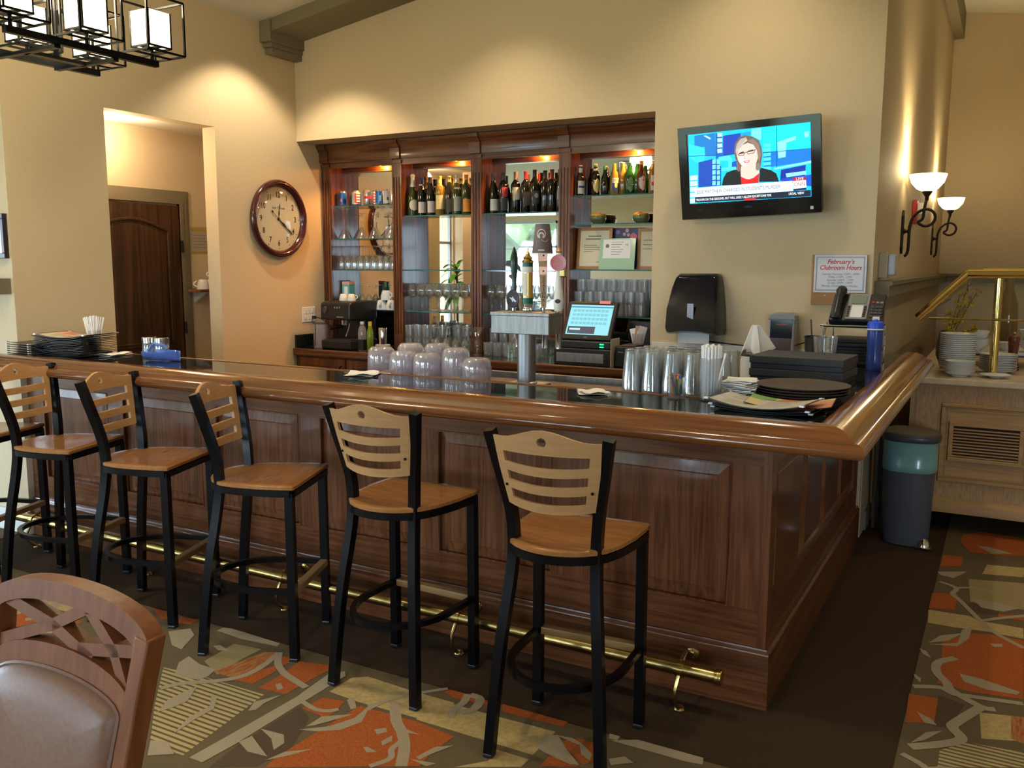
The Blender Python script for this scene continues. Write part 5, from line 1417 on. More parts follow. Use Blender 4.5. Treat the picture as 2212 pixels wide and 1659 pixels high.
# ---------------------------------------------------------------- beer tap tower on the service ledge
LZ = 1.0685
tw = thing('draught_tower', 'stainless steel draught beer tower with four tap handles behind the bar top', 'beer tap', (-1.195, 0.375, 1.0745))
B().box(-0.09, 0.09, -0.07, 0.07, 0, 0.012).build('base_plate', steel, tw, smooth=0, bevel=0.003)
B().lathe([(0.05, 0.012), (0.05, 0.016), (0.042, 0.022), (0.042, 0.245)], 22, caps=False).build('column', steel, tw, smooth=50)
B().box(-0.145, 0.145, -0.07, 0.06, 0.238, 0.325).build('head', steel, tw, smooth=0, bevel=0.003)
B().box(-0.149, 0.149, -0.074, 0.064, 0.318, 0.334).build('head_lid', steel, tw, smooth=0, bevel=0.003)
for x in (-0.105, -0.035, 0.035, 0.105):
    f = B().tube([(x, 0.06, 0.275), (x, 0.10, 0.275)], 0.014, 12)
    f.tube([(x, 0.10, 0.30), (x, 0.10, 0.26), (x, 0.105, 0.235), (x, 0.108, 0.165)], [0.012, 0.014, 0.011, 0.014], 12)
    f.tube([(x, 0.10, 0.30), (x, 0.085, 0.345)], [0.008, 0.007], 8)
    f.build('faucet', chrome, tw)
TZ = 1.0745 + 0.335
shk = mat('handle_green', (0.008, 0.03, 0.025), 0.3, coat=0.3)
# shark handle
h1 = thing('beer_tap', 'dark green shark-shaped tap handle with an oval medallion', 'tap handle', (-1.275, 0.40, TZ))
B().tube([(0, 0, 0), (0, 0, 0.03)], 0.008, 8).build('ferrule', chrome, h1)
sh = B().lathe([(0.0, 0.02), (0.008, 0.025), (0.009, 0.08), (0.012, 0.11), (0.010, 0.13), (0.014, 0.17), (0.018, 0.21), (0.017, 0.24), (0.010, 0.27), (0.003, 0.288), (0, 0.29)], 14)
sh.prism([(0.012, 0.19), (0.034, 0.178), (0.030, 0.20), (0.014, 0.215)], -0.003, 0.003, plane='xz')
sh.prism([(-0.012, 0.20), (-0.042, 0.205), (-0.040, 0.225), (-0.014, 0.23)], -0.003, 0.003, plane='xz')
sh.prism([(-0.008, 0.14), (-0.026, 0.155), (-0.024, 0.165), (-0.008, 0.165)], -0.003, 0.003, plane='xz')
sh.build('shark_body', shk, h1, smooth=45)
md_ = B().lathe([(0, -0.006), (0.030, -0.005), (0.033, 0.0), (0.030, 0.005), (0, 0.006)], 20, caps=False)
o = md_.build('medallion', mat('medallion_slate', (0.06, 0.055, 0.06), 0.35, 0.3), h1)
o.matrix_local = Matrix.Translation((0.0, -0.012, 0.055)) @ Matrix.Rotation(R(28), 4, 'Z') @ Matrix.Rotation(R(90), 4, 'X') @ Matrix.Diagonal((0.9, 1.25, 1, 1))
o2 = B().prism([(-0.018, 0.006), (-0.004, 0.004), (0.0, 0.010), (0.004, 0.003), (0.018, -0.008), (0.012, -0.012), (0.002, -0.006), (-0.002, -0.012), (-0.006, -0.003)], 0.006, 0.0075, plane='xy').build('fish_emblem', foilS, o, smooth=0)
# gold and green lantern handle
h2 = thing('beer_tap', 'gold and clear tap handle with green bands and a spired top', 'tap handle', (-1.205, 0.40, TZ))
B().lathe([(0.026, 0.006), (0.026, 0.012), (0.021, 0.016), (0.021, 0.03), (0.024, 0.034)], 18, caps=True).build('foot', chrome, h2)
B().lathe([(0.0245, 0.034), (0.0245, 0.062)], 18, caps=True).build('green_band', mat('band_green', (0.0, 0.09, 0.07), 0.3), h2)
B().lathe([(0.024, 0.062), (0.024, 0.175)], 18, caps=True).build('gold_barrel', mat('gold_print', (0.62, 0.40, 0.10), 0.2, 0.7, coat=0.3), h2)
band(0.0246, 0.07, 0.172, 0.5, mat('label_ivory', (0.7, 0.66, 0.55), 0.4), h2, 'print', 10, TOCAM - 0.9)
B().lathe([(0.023, 0.175), (0.025, 0.18), (0.025, 0.20)], 18, caps=True).build('white_band', whitep, h2)
B().lathe([(0.024, 0.20), (0.024, 0.218)], 18, caps=True).build('green_cap', MT['band_green'], h2)
B().lathe([(0.026, 0.218), (0.027, 0.224), (0.018, 0.234), (0.022, 0.24), (0.012, 0.25), (0.008, 0.262), (0.003, 0.27), (0.003, 0.285), (0, 0.286)], 16).build('spire', brassp, h2)
# SEASONAL handle with a paper cup on top
h3 = thing('beer_tap', 'tapered tan wooden tap handle lettered SEASONAL', 'tap handle', (-1.125, 0.405, TZ))
tan_h = mat('handle_tan', (0.46, 0.29, 0.16), 0.45)
cop = mat('copper_sleeve', (0.50, 0.27, 0.18), 0.3, 0.5)
B().tube([(0, 0, 0), (0, 0, 0.02)], 0.008, 8).build('ferrule', chrome, h3)
for nm, z0, z1, r0, r1, m in (('lower_grip', 0.018, 0.165, 0.015, 0.024, tan_h), ('copper_band', 0.165, 0.20, 0.026, 0.0275, cop), ('middle_grip', 0.20, 0.225, 0.026, 0.028, tan_h), ('copper_sleeve', 0.225, 0.29, 0.028, 0.032, cop)):
    B().tube([(-0.03 * z0, 0, z0), (-0.03 * z1, 0, z1)], [r0 * 0.72, r1 * 0.72], 4, square=True, up=(0.5, -0.866, 0)).build(nm, m, h3, smooth=20)
FM = Matrix.Rotation(R(30), 4, 'Z')
for i, chh in enumerate('SEASONAL'):
    z = 0.15 - i * 0.0165
    text(chh, 0.019, FM @ face_mtx((-0.002, -(0.0145 + 0.00005) * (0.72 * (0.015 + 0.009 * (z - 0.018) / 0.147) / 0.0145) - 0.0012, z), (1, 0, 0), (0, 0, 1)), blackp, h3, bold=0.0003)
for z in (0.182, 0.25):
    o = B().lathe([(0, 0), (0.004, 0), (0, 0.002)], 8, caps=False).build('rivet', iron, h3)
    o.matrix_local = FM @ Matrix.Translation((-0.004, -0.0225, z)) @ Matrix.Rotation(R(90), 4, 'X')
pc = B().lathe([(0.046, 0.0), (0.047, 0.003), (0.032, 0.128), (0.030, 0.131), (0.030, 0.128), (0, 0.127)], 24, caps=False).build('paper_cup', mat('cup_brown', (0.16, 0.12, 0.125), 0.55), smooth=60, loc=(-1.134, 0.405, TZ + 0.258))
tag(pc, 'brown paper coffee cup turned upside down over the SEASONAL tap handle', 'cup')
B().tube([(0.0468 * math.cos(2 * PI * i / 24), 0.0468 * math.sin(2 * PI * i / 24), 0.001) for i in range(24)], 0.0022, 6, closed=True).build('rim', whitep, pc)
B().tube([(0.0315 * math.cos(2 * PI * i / 24), 0.0315 * math.sin(2 * PI * i / 24), 0.130) for i in range(24)], 0.0012, 6, closed=True).build('base_edge', whitep, pc)
def on_cone(ang, z, lift=0.0006):
    rr = 0.047 + (0.032 - 0.047) * (z - 0.003) / 0.125 + lift
    a = TOCAM - 0.25 + ang
    return (rr * math.cos(a), rr * math.sin(a), z)
def cone_ring(ca, cz, r0, r1, a0=0, a1=2 * PI, n=24):
    vs, fs = [], []
    for i in range(n + 1):
        t_ = a0 + (a1 - a0) * i / n
        for r_ in (r0, r1):
            vs.append(on_cone(ca + r_ * math.cos(t_) / 0.039, cz + r_ * math.sin(t_)))
    for i in range(n):
        fs.append((2 * i, 2 * i + 1, 2 * i + 3, 2 * i + 2))
    return B().add(vs, fs)
lg = mat('logo_cream', (0.62, 0.57, 0.54), 0.5)
cone_ring(-0.28, 0.086, 0.017, 0.0215, R(-70), R(250)).build('logo', lg, pc)
cone_ring(-0.28, 0.079, 0.0075, 0.0145, R(-60), R(240)).build('logo', lg, pc)
B().tube([on_cone(-0.28, 0.062), on_cone(-0.1, 0.056), on_cone(0.1, 0.052), on_cone(0.32, 0.053), on_cone(0.5, 0.062)], 0.0011, 5).build('logo', lg, pc)
vs = [on_cone(-0.55 + 0.1 * i, z, 0.0007) for i in range(7) for z in (0.012, 0.018)]
B().add(vs, [(2 * i, 2 * i + 1, 2 * i + 3, 2 * i + 2) for i in range(6)]).build('print', lg, pc)
# white handle with red disc
h4 = thing('beer_tap', 'white bowling-pin tap handle with a round red sign and gold collar', 'tap handle', (-1.05, 0.40, TZ))
B().tube([(0, 0, 0), (0, 0, 0.015)], 0.009, 8).build('ferrule', chrome, h4)
B().lathe([(0.018, 0.006), (0.022, 0.02), (0.023, 0.05), (0.019, 0.09), (0.014, 0.125), (0.0115, 0.16), (0.011, 0.20), (0.011, 0.262), (0, 0.263)], 18).build('grip', whitep, h4, smooth=50)
B().lathe([(0.012, 0.262), (0.015, 0.268), (0.012, 0.275), (0.008, 0.283), (0, 0.285)], 16).build('finial', cop, h4)
B().box(-0.012, 0.035, -0.008, 0.012, 0.155, 0.19).build('gold_collar', brass, h4, smooth=0, bevel=0.005)
o = B().lathe([(0, 0), (0.036, 0), (0.036, 0.012), (0, 0.012)], 24).build('red_disc', mat('sign_red', (0.50, 0.03, 0.03), 0.3, coat=0.3), h4)
o.matrix_local = Matrix.Rotation(R(28), 4, 'Z') @ Matrix.Translation((-0.004, -0.004, 0.218)) @ Matrix.Rotation(R(90), 4, 'X')
for k, (wd, zz) in enumerate(((0.03, 0.010), (0.044, 0.001), (0.044, -0.008))):
    B().box(-wd / 2, wd / 2, zz - 0.003, zz + 0.003, 0.0121, 0.0128).build('print', mat('sign_pink', (0.7, 0.3, 0.28), 0.5), o, smooth=0)
o = B().lathe([(0, 0), (0.013, 0), (0, 0.0008)], 16, caps=False).build('emblem', dkgrey, h4)
o.matrix_local = Matrix.Rotation(R(28), 4, 'Z') @ Matrix.Translation((-0.004, -0.0228, 0.05)) @ Matrix.Rotation(R(90), 4, 'X') @ Matrix.Diagonal((1, 0.75, 1, 1))
# ---------------------------------------------------------------- upside-down pitchers on the ledge
def pitcher(loc, rz, label):
    t_ = thing('plastic_pitcher', label, 'pitcher', loc, rz, 'upside-down plastic pitchers behind the bar top')
    H = 0.135 * 1.0
    pr_ = [(0.062, 0.0), (0.064, 0.002), (0.0635, 0.09), (0.060, 0.118), (0.050, 0.130), (0.046, 0.1335), (0.0, 0.134), (0, 0.131), (0.044, 0.1305), (0.058, 0.116), (0.0615, 0.09), (0.060, 0.0)]
    B().lathe([(r_, z * 1.02) for r_, z in pr_], 24, caps=False).build('body', plast, t_, smooth=60)
    for i in range(12):
        a = 2 * PI * i / 12
        B().tube([(0.0642 * math.cos(a), 0.0642 * math.sin(a), 0.01), (0.0638 * math.cos(a), 0.0638 * math.sin(a), 0.095)], 0.0013, 4).build('rib', plast, t_)
    return t_
for (x, y, s_), lb in (((-2.01, 0.37, 1.06), 'cloudy plastic pitcher, first of the upside-down group beside the napkin'),
                       ((-1.875, 0.43, 1.20), 'cloudy plastic pitcher, second of the group, standing back'),
                       ((-1.835, 0.315, 1.0), 'cloudy plastic pitcher, front left of the cluster'),
                       ((-1.735, 0.46, 1.22), 'cloudy plastic pitcher at the back of the cluster'),
                       ((-1.70, 0.32, 0.98), 'cloudy plastic pitcher, front middle of the cluster'),
                       ((-1.565, 0.36, 1.18), 'tall cloudy plastic pitcher beside the smallest one'),
                       ((-1.435, 0.335, 0.90), 'smallest cloudy plastic pitcher, nearest the beer tower')):
    p = pitcher((x, y, LZ), random.random(), lb)
    p.scale = (1.06, 1.06, s_)
# pint glasses in nested upside-down stacks
P_pintd = [(r_, 0.148 - z) for r_, z in P_pint]
pin = None
for i in range(5):
    for j, y in enumerate((0.345, 0.44, 0.53)):
        for lv in range(3):
            x = -0.675 + 0.088 * i + 0.006 * j
            if x > -0.39 and j == 0:
                continue
            l = (x, y, LZ + 0.0008 + lv * 0.026)
            lbl = 'nested upside-down pint glass, %s column, %s row, %s in its stack' % (ORD[i], ('front', 'middle', 'back')[j], ('bottom', 'middle', 'top')[lv])
            if i == 0 and j == 0 and lv == 0:
                pin = glass_obj('pint_glass', P_pint, glasst, l, 'clear pint glass in the upside-down stacks left of the straw jar', 'glass', 'stacked pint glasses', 0.148)
                pin['label'] = lbl
            else:
                c = pin.copy()
                C.objects.link(c)
                c.location = l
                c['label'] = lbl
# ---------------------------------------------------------------- things on the granite
GZ = 1.1003
def paper_sheet(name, pts_fn, nx, ny, th, m, **kw):
    pass
# straw jar
sj = thing('straw_jar', 'tall clear jar packed with white wrapped straws beside the pint glasses', 'jar', (-0.298, 0.213, GZ))
B().lathe([(0, 0), (0.040, 0), (0.043, 0.004), (0.043, 0.165), (0.0415, 0.165), (0.040, 0.008), (0, 0.007)], 20, caps=False).build('jar', glasst, sj, smooth=60)
strw = mat('straw_wrap', (0.88, 0.88, 0.90), 0.6)
k = 0
for ring_, n in ((0.0, 1), (0.012, 6), (0.024, 12), (0.034, 17)):
    for i in range(n):
        a = 2 * PI * i / n + ring_ * 40
        x, y = ring_ * math.cos(a), ring_ * math.sin(a)
        B().tube([(x * 0.9, y * 0.9, 0.009), (x * 1.04, y * 1.04, 0.205 + 0.012 * random.random())], 0.0052, 6).build('straw', strw, sj)
        k += 1
B().tube([(0.02, -0.02, 0.01), (0.058, -0.012, 0.185)], 0.0042, 6).build('straw', strw, sj)
# golf-pencil jar
pj = thing('pencil_jar', 'small glass of coloured golf pencils on the granite', 'jar', (-0.425, 0.185, GZ))
B().lathe([(0, 0), (0.034, 0), (0.036, 0.003), (0.039, 0.085), (0.0375, 0.085), (0.034, 0.008), (0, 0.007)], 18, caps=False).build('glass', glass, pj, smooth=60)
pc_ = [mat('pencil_%s' % n, c, 0.4) for n, c in (('yellow', (0.65, 0.45, 0.04)), ('red', (0.5, 0.04, 0.05)), ('blue', (0.05, 0.12, 0.45)), ('green', (0.03, 0.14, 0.06)), ('orange', (0.6, 0.2, 0.03)), ('pale', (0.5, 0.5, 0.55)))]
for i in range(22):
    a, b2 = random.uniform(0, 2 * PI), random.uniform(0, 2 * PI)
    r0, r1 = random.uniform(0, 0.026), random.uniform(0.01, 0.031)
    B().tube([(r0 * math.cos(a), r0 * math.sin(a), 0.012), (r1 * math.cos(b2), r1 * math.sin(b2), random.uniform(0.075, 0.095))], 0.0036, 6).build('pencil', pc_[i % 6], pj)
# cocktail napkins
def napkin(b_, x, y, z, s_, a, crumple=0.0, th=0.0008):
    vs, fs = [], []
    n = 6
    for i in range(n + 1):
        for j in range(n + 1):
            u, v = (i / n - 0.5) * s_, (j / n - 0.5) * s_
            X, Y = x + u * math.cos(a) - v * math.sin(a), y + u * math.sin(a) + v * math.cos(a)
            vs.append((X, Y, z + crumple * (0.6 + 0.4 * math.sin(9 * u / s_ + 4 * v / s_ + x * 40) * math.cos(7 * v / s_ + a))))
    for i in range(n):
        for j in range(n):
            q = i * (n + 1) + j
            fs.append((q, q + 1, q + n + 2, q + n + 1))
    b_.solid(vs, fs, (0, 0, th))
    return b_
nst = thing('napkin_stack', 'untidy stack of white cocktail napkins beside the straw jar', 'napkins', (-0.215, 0.31, GZ))
for i in range(12):
    napkin(B(), random.uniform(-0.012, 0.012), random.uniform(-0.012, 0.012), 0.002 + i * 0.0062, 0.115, random.uniform(-0.25, 0.25), 0.003, 0.0035).build('napkin', white, nst, smooth=50)
for (x, y, a, ln), lb in (((-0.765, 0.13, 0.5, 0.11), 'folded white napkin lying on the granite near the beer tower'), ((-1.95, 0.145, 0.35, 0.14), 'white napkin on the granite in front of the pitchers'), ((-3.76, 0.14, 0.1, 0.17), 'white napkin on the granite next to the menu pile')):
    b_ = napkin(B(), 0, 0, 0.002, ln, 0, 0.002, 0.001)
    napkin(b_, 0.008, -0.006, 0.006, ln * 0.98, 0.25, 0.010, 0.001)
    o = b_.build('napkin', white, smooth=50, loc=(x, y, GZ))
    o.rotation_euler = (0, 0, a)
    tag(o, lb, 'napkin')
# menus at the bar corner
mn_cover = mat('menu_cover', (0.02, 0.02, 0.022), 0.3)
mn_page = noise_mat('menu_page', (0.50, 0.46, 0.38), (0.58, 0.54, 0.46), 30, 0.4)
def menu(b_page, x0, x1, y0, y1, curl=0.02):
    pass
def menu_obj(loc, rz, label, w_=0.36, d_=0.23, curl=0.018, page=None, flap=False, corner=True, group=None):
    t_ = thing('menu', label, 'menu', loc, rz, group)
    def sheet(inset, zoff, th, name, m, x0=None, x1=None):
        vs, fs = [], []
        nx = 10
        a0, a1 = (-w_ / 2 + inset if x0 is None else x0), (w_ / 2 - inset if x1 is None else x1)
        for i in range(nx + 1):
            x = a0 + (a1 - a0) * i / nx
            z = zoff + curl * (2 * x / w_) ** 2
            vs += [(x, -d_ / 2 + inset, z), (x, d_ / 2 - inset, z)]
        for i in range(nx):
            fs.append((2 * i, 2 * i + 2, 2 * i + 3, 2 * i + 1))
        return B().solid(vs, fs, (0, 0, th)).build(name, m, t_, smooth=50)
    sheet(0.0, 0.0, 0.0022, 'cover', mn_cover)
    if page:
        sheet(0.014, 0.0023, 0.0006, 'page', page)
        for j in range(9):
            y = d_ / 2 - 0.035 - j * 0.02
            for (a0, a1) in ((-0.13, -0.02), (0.0, 0.12)):
                if j == 4 and a0 < -0.05:
                    continue
                vs = []
                for i in range(5):
                    x = a0 + (a1 - a0 - 0.02 * (j % 3)) * i / 4
                    z = 0.0032 + curl * (2 * x / w_) ** 2
                    vs += [(x, y, z), (x, y + 0.006, z)]
                B().add(vs, [(2 * i, 2 * i + 2, 2 * i + 3, 2 * i + 1) for i in range(4)]).build('print', mat('menu_ink', (0.30, 0.28, 0.24), 0.7), t_, smooth=0)
    if corner:
        for sx in (-1, 1):
            for sy in (-1, 1):
                x, y = sx * (w_ / 2 - 0.0075), sy * (d_ / 2 - 0.0075)
                B().box(x - 0.008, x + 0.008, y - 0.008, y + 0.008, curl * 0.9 - 0.0012, curl * 0.93 + 0.0042).build('corner_clip', foilS, t_, smooth=0)
    return t_
menu_obj((-0.045, 0.09, GZ + 0.0002), R(-2), 'black menu folder at the bottom of the corner pile', curl=0.012)
menu_obj((-0.05, 0.085, GZ + 0.006), R(-4), 'black menu folder in the middle of the corner pile', curl=0.016)
of = menu_obj((0.02, 0.145, GZ + 0.013), R(5), 'orange and green printed menu sticking out of the corner pile', w_=0.30, curl=0.018, corner=False)
for nm, y0, y1, x0, x1, c_ in (('print', -0.112, 0.112, -0.148, 0.148, (0.70, 0.55, 0.22)), ('print', 0.02, 0.112, -0.148, -0.06, (0.18, 0.40, 0.05)), ('print', -0.112, 0.07, -0.05, 0.148, (0.72, 0.24, 0.07)), ('print', 0.075, 0.112, -0.04, 0.08, (0.72, 0.22, 0.08))):
    vs = []
    lift = 0.0025 + 0.0004 * (c_[2] < 0.1) + 0.0002 * (y0 > 0.05)
    for i in range(9):
        x = x0 + (x1 - x0) * i / 8
        z = lift + 0.018 * (2 * x / 0.30) ** 2
        vs += [(x, y0, z), (x, y1, z)]
    B().add(vs, [(2 * i, 2 * i + 2, 2 * i + 3, 2 * i + 1) for i in range(8)]).build(nm, noise_mat('menu_print_%d' % int(c_[1] * 1000), c_, tuple(v * 0.8 + 0.1 for v in c_), 25, 0.4), of, smooth=0)
menu_obj((-0.055, 0.055, GZ + 0.020), R(-7), 'open menu with grey printed page on top of the corner pile', curl=0.026, page=mn_page)
# round serving trays
trm = noise_mat('tray_cork_brown', (0.055, 0.043, 0.036), (0.075, 0.06, 0.05), 160, 0.75)
for i in range(4):
    P_tr = [(0, 0.0), (0.15, 0.0), (0.178, 0.010), (0.181, 0.0125), (0.178, 0.0135), (0.150, 0.005), (0, 0.0045)]
    o = B().lathe(P_tr, 48, caps=False).build('serving_tray', trm, smooth=50, loc=(0.0 + 0.003 * (i % 2), 0.435 + 0.002 * i, GZ + 0.012 + 0.0105 * i))
    tag(o, 'round brown serving tray, %s of the stack on the bar corner' % ('lowest', 'second from the bottom', 'third from the bottom', 'topmost')[i], 'tray', 'serving trays stacked on the bar corner')
tb_ = B().lathe([(0, 0), (0.15, 0), (0.152, 0.0115), (0, 0.0118)], 40, caps=False).build('serving_tray', trm, smooth=50, loc=(0.0, 0.435, GZ))
tag(tb_, 'small round tray hidden under the stack of serving trays', 'tray')
# two flat dark boxes
for i, (z, lb) in enumerate(((0.0, 'dark slate flat box, lower of the two behind the trays'), (0.058, 'dark slate flat box, upper of the two behind the trays'))):
    t_ = thing('flat_box', lb, 'box', (-0.105, 1.02, GZ + z + 0.0003), R(-3))
    bx_ = mat('box_slate', (0.030, 0.032, 0.038), 0.55)
    B().box(-0.20, 0.20, -0.15, 0.15, 0, 0.028).build('tray', mat('box_navy', (0.018, 0.022, 0.035), 0.5), t_, smooth=0, bevel=0.002)
    B().box(-0.205, 0.205, -0.155, 0.155, 0.024, 0.057).build('lid', bx_, t_, smooth=0, bevel=0.003)
# glass of ice
ig = thing('ice_glass', 'clear glass with ice cubes standing behind the flat boxes', 'glass', (-0.095, 1.50, GZ))
B().lathe([(0, 0), (0.042, 0), (0.044, 0.004), (0.060, 0.165), (0.058, 0.165), (0.042, 0.012), (0, 0.011)], 20, caps=False).build('glass', glasst, ig, smooth=60)
icem = mat('ice_cube', (0.75, 0.78, 0.80), 0.15, trans=0.3)
for i in range(9):
    a = i * 2.4
    o = B().box(-0.014, 0.014, -0.014, 0.014, -0.014, 0.014).build('ice_cube', icem, ig, smooth=0, bevel=0.003)
    o.location = (0.022 * math.cos(a), 0.022 * math.sin(a), 0.029 + 0.022 * (i // 4))
    o.rotation_euler = (a, a * 1.7, a * 0.6)
# mesh pencil cup
mc = thing('mesh_cup', 'black wire-mesh pen cup behind the glass of ice', 'pen cup', (-0.20, 1.80, GZ))
B().lathe([(0.048, 0), (0.055, 0.14)], 20, caps=False).build('mesh_body', mat('mesh_black', (0.03, 0.03, 0.025), 0.5, alpha=0.75), mc, smooth=60)
B().tube([(0.0555 * math.cos(2 * PI * i / 20), 0.0555 * math.sin(2 * PI * i / 20), 0.14) for i in range(20)], 0.003, 6, closed=True).build('rim', blackm, mc)
B().lathe([(0, 0), (0.048, 0), (0.048, 0.003), (0, 0.003)], 20).build('base', blackm, mc)
for i, (dx, dy, m) in enumerate(((0.05, 0.0, pc_[2]), (0.045, 0.03, strw), (0.06, -0.01, pc_[4]), (-0.03, 0.02, blackp))):
    B().tube([(dx * 0.2, dy * 0.2, 0.004), (dx, dy, 0.20 + 0.01 * i)], 0.004, 6).build('pen', m, mc)
# phone on a wire stand full of black folders
ps = thing('folder_rack', 'black wire rack of stacked folders under the desk phone', 'rack', (-0.01, 1.86, GZ))
for z in (0.0, 0.20):
    B().box(-0.135, 0.135, -0.16, 0.16, z, z + 0.006).build('shelf', blackm, ps, smooth=0, bevel=0.001)
B().tube([(-0.15, -0.162, 0.209), (0.15, -0.162, 0.209)], 0.005, 8).build('front_edge', chrome, ps)
for x in (-0.133, 0.133):
    for y in (-0.158, 0.158):
        B().tube([(x, y, 0.0), (x, y, 0.205)], 0.004, 6).build('post', chrome, ps)
for i in range(7):
    o = B().box(-0.115, 0.12, -0.13, 0.14, 0, 0.018).build('folder', mat('folder_black', (0.015, 0.016, 0.02), 0.4), smooth=0, bevel=0.003, loc=(-0.01 + random.uniform(-0.006, 0.012), 1.86 + random.uniform(-0.01, 0.01), GZ + 0.0065 + i * 0.0187))
    tag(o, 'black folder, %s from the bottom of the rack under the phone' % ('first', 'second', 'third', 'fourth', 'fifth', 'sixth', 'seventh')[i], 'folder', 'black folders in the phone rack')
ph = thing('desk_phone', 'black and grey desk phone with handset on the wire rack', 'phone', (0.0, 1.86, GZ + 0.2085))
TP = Matrix.Rotation(R(38), 4, 'X')
def pbox(a, c, y0, y1, z0, z1, name, m, bv=0.004):
    o = B().box(a, c, y0, y1, z0, z1).build(name, m, ph, smooth=0, bevel=bv)
    o.matrix_local = Matrix.Translation((0, -0.12, 0.004)) @ TP
    return o
B().prism([(-0.12, 0), (0.11, 0), (0.11, 0.12), (0.06, 0.13)], -0.12, 0.12, plane='yz').build('wedge_base', blackp, ph, smooth=0, bevel=0.004)
pbox(-0.125, 0.135, 0.0, 0.22, 0.0, 0.03, 'body', blackp, 0.006)
pbox(-0.045, 0.06, 0.01, 0.21, 0.03, 0.036, 'face', grey, 0.002)
pbox(-0.028, 0.045, 0.13, 0.195, 0.036, 0.039, 'display', mat('lcd_green', (0.22, 0.27, 0.22), 0.2), 0.001)
pbox(-0.022, 0.035, 0.02, 0.115, 0.036, 0.038, 'name_card', white, 0.0)
for i in range(5):
    for x in (-0.035, 0.045):
        pbox(x - 0.006, x + 0.006, 0.025 + 0.018 * i, 0.037 + 0.018 * i, 0.036, 0.040, 'line_key', blackp, 0.0)
for i in range(4):
    for j in range(3):
        pbox(0.072 + 0.02 * j, 0.086 + 0.02 * j, 0.03 + 0.024 * i, 0.044 + 0.024 * i, 0.03, 0.034, 'dial_key', dkgrey, 0.0)
for j, m in enumerate((foilR, grey, grey)):
    pbox(0.072 + 0.02 * j, 0.086 + 0.02 * j, 0.14, 0.152, 0.03, 0.034, 'function_key', m, 0.0)
hs = B().tube(smoothp([(-0.088, 0.0, 0.045), (-0.088, 0.03, 0.062), (-0.088, 0.11, 0.070), (-0.088, 0.19, 0.062), (-0.088, 0.225, 0.045)]), [0.026, 0.028, 0.026, 0.022, 0.019, 0.018, 0.018, 0.018, 0.018, 0.018, 0.019, 0.022, 0.026, 0.028, 0.028, 0.028, 0.026], 10)
o = hs.build('handset', blackp, ph, smooth=60)
o.matrix_local = Matrix.Translation((0, -0.12, 0.004)) @ TP
# blue water bottle
bb = thing('water_bottle', 'blue plastic sports bottle with bright blue cap standing against the bar rail', 'bottle', (0.125, 1.58, GZ))
B().lathe([(0, 0), (0.034, 0), (0.037, 0.006), (0.037, 0.06), (0.034, 0.09), (0.037, 0.12), (0.037, 0.20), (0, 0.205)], 20).build('body', mat('bottle_blue', (0.04, 0.08, 0.40), 0.2, trans=0.35), bb, smooth=50)
B().lathe([(0.038, 0.203), (0.038, 0.209), (0, 0.2095)], 20, caps=False).build('collar', whitep, bb)
B().lathe([(0.038, 0.2095), (0.038, 0.235), (0.034, 0.243), (0.012, 0.246), (0.012, 0.255), (0, 0.256)], 20, caps=False).build('cap', mat('cap_blue', (0.03, 0.10, 0.75), 0.35), bb)
B().box(-0.016, 0.016, -0.006, 0.006, 0.25, 0.268).build('spout', whitep, bb, smooth=0, bevel=0.002)
# white towel draped over a bucket, blue scoop beside
bk = thing('sanitizer_bucket', 'white bucket under the draped towel behind the bar return', 'bucket', (-0.47, 1.60, 0.941))
hc = B().box(-1.0, -0.36, 0.66, 2.36, 0.90, 0.94).build('steel_side_counter', steel, smooth=0)
tag(hc, 'stainless work counter tucked behind the bar return', 'counter')
B().box(-0.98, -0.36, 0.68, 2.34, 0.0, 0.90).build('base', dkgrey, hc, smooth=0)
B().lathe([(0, 0), (0.07, 0), (0.075, 0.20), (0.073, 0.20), (0.068, 0.005), (0, 0.004)], 20, caps=False).build('body', whitep, bk, smooth=50)
def cloth(name, label):
    vs, fs = [], []
    n, m_ = 12, 32
    for i in range(n + 1):
        for j in range(m_):
            a = 2 * PI * j / m_
            r_ = 0.125 * i / n
            drop = max(0, r_ - 0.03)
            rr = min(r_, 0.02) + drop * (0.62 + 0.10 * math.sin(a + 0.6)) + 0.016 * math.sin(5 * a + 1) * (i / n) ** 1.5 + 0.007 * math.sin(11 * a)* (i / n)
            z = 0.36 - 0.9 * (r_ * r_) * 3 - drop * 1.15 + 0.035 * math.sin(3 * a + 1) * (i / n) ** 2
            vs.append((rr * math.cos(a), rr * math.sin(a), z))
    for i in range(n):
        for j in range(m_):
            fs.append((i * m_ + j, i * m_ + (j + 1) % m_, (i + 1) * m_ + (j + 1) % m_, (i + 1) * m_ + j))
    o = B().solid(vs, fs, (0, 0, 0.003)).build(name, mat('towel_white', (0.74, 0.73, 0.72), 0.85), smooth=70, loc=(-0.47, 1.60, 0.941))
    return tag(o, label, 'towel')
cloth('bar_towel', 'white bar towel draped in a peak over the bucket')
bs = B().prism([(-0.05, 0), (0.05, 0), (0.06, 0.06), (0.02, 0.075), (-0.05, 0.07)], -0.03, 0.03, plane='xz').build('plastic_box', mat('navy_plastic', (0.03, 0.04, 0.16), 0.2, trans=0.3), smooth=0, bevel=0.006, loc=(-0.272, 1.42, GZ))
tag(bs, 'small translucent navy plastic box beside the towel', 'box')
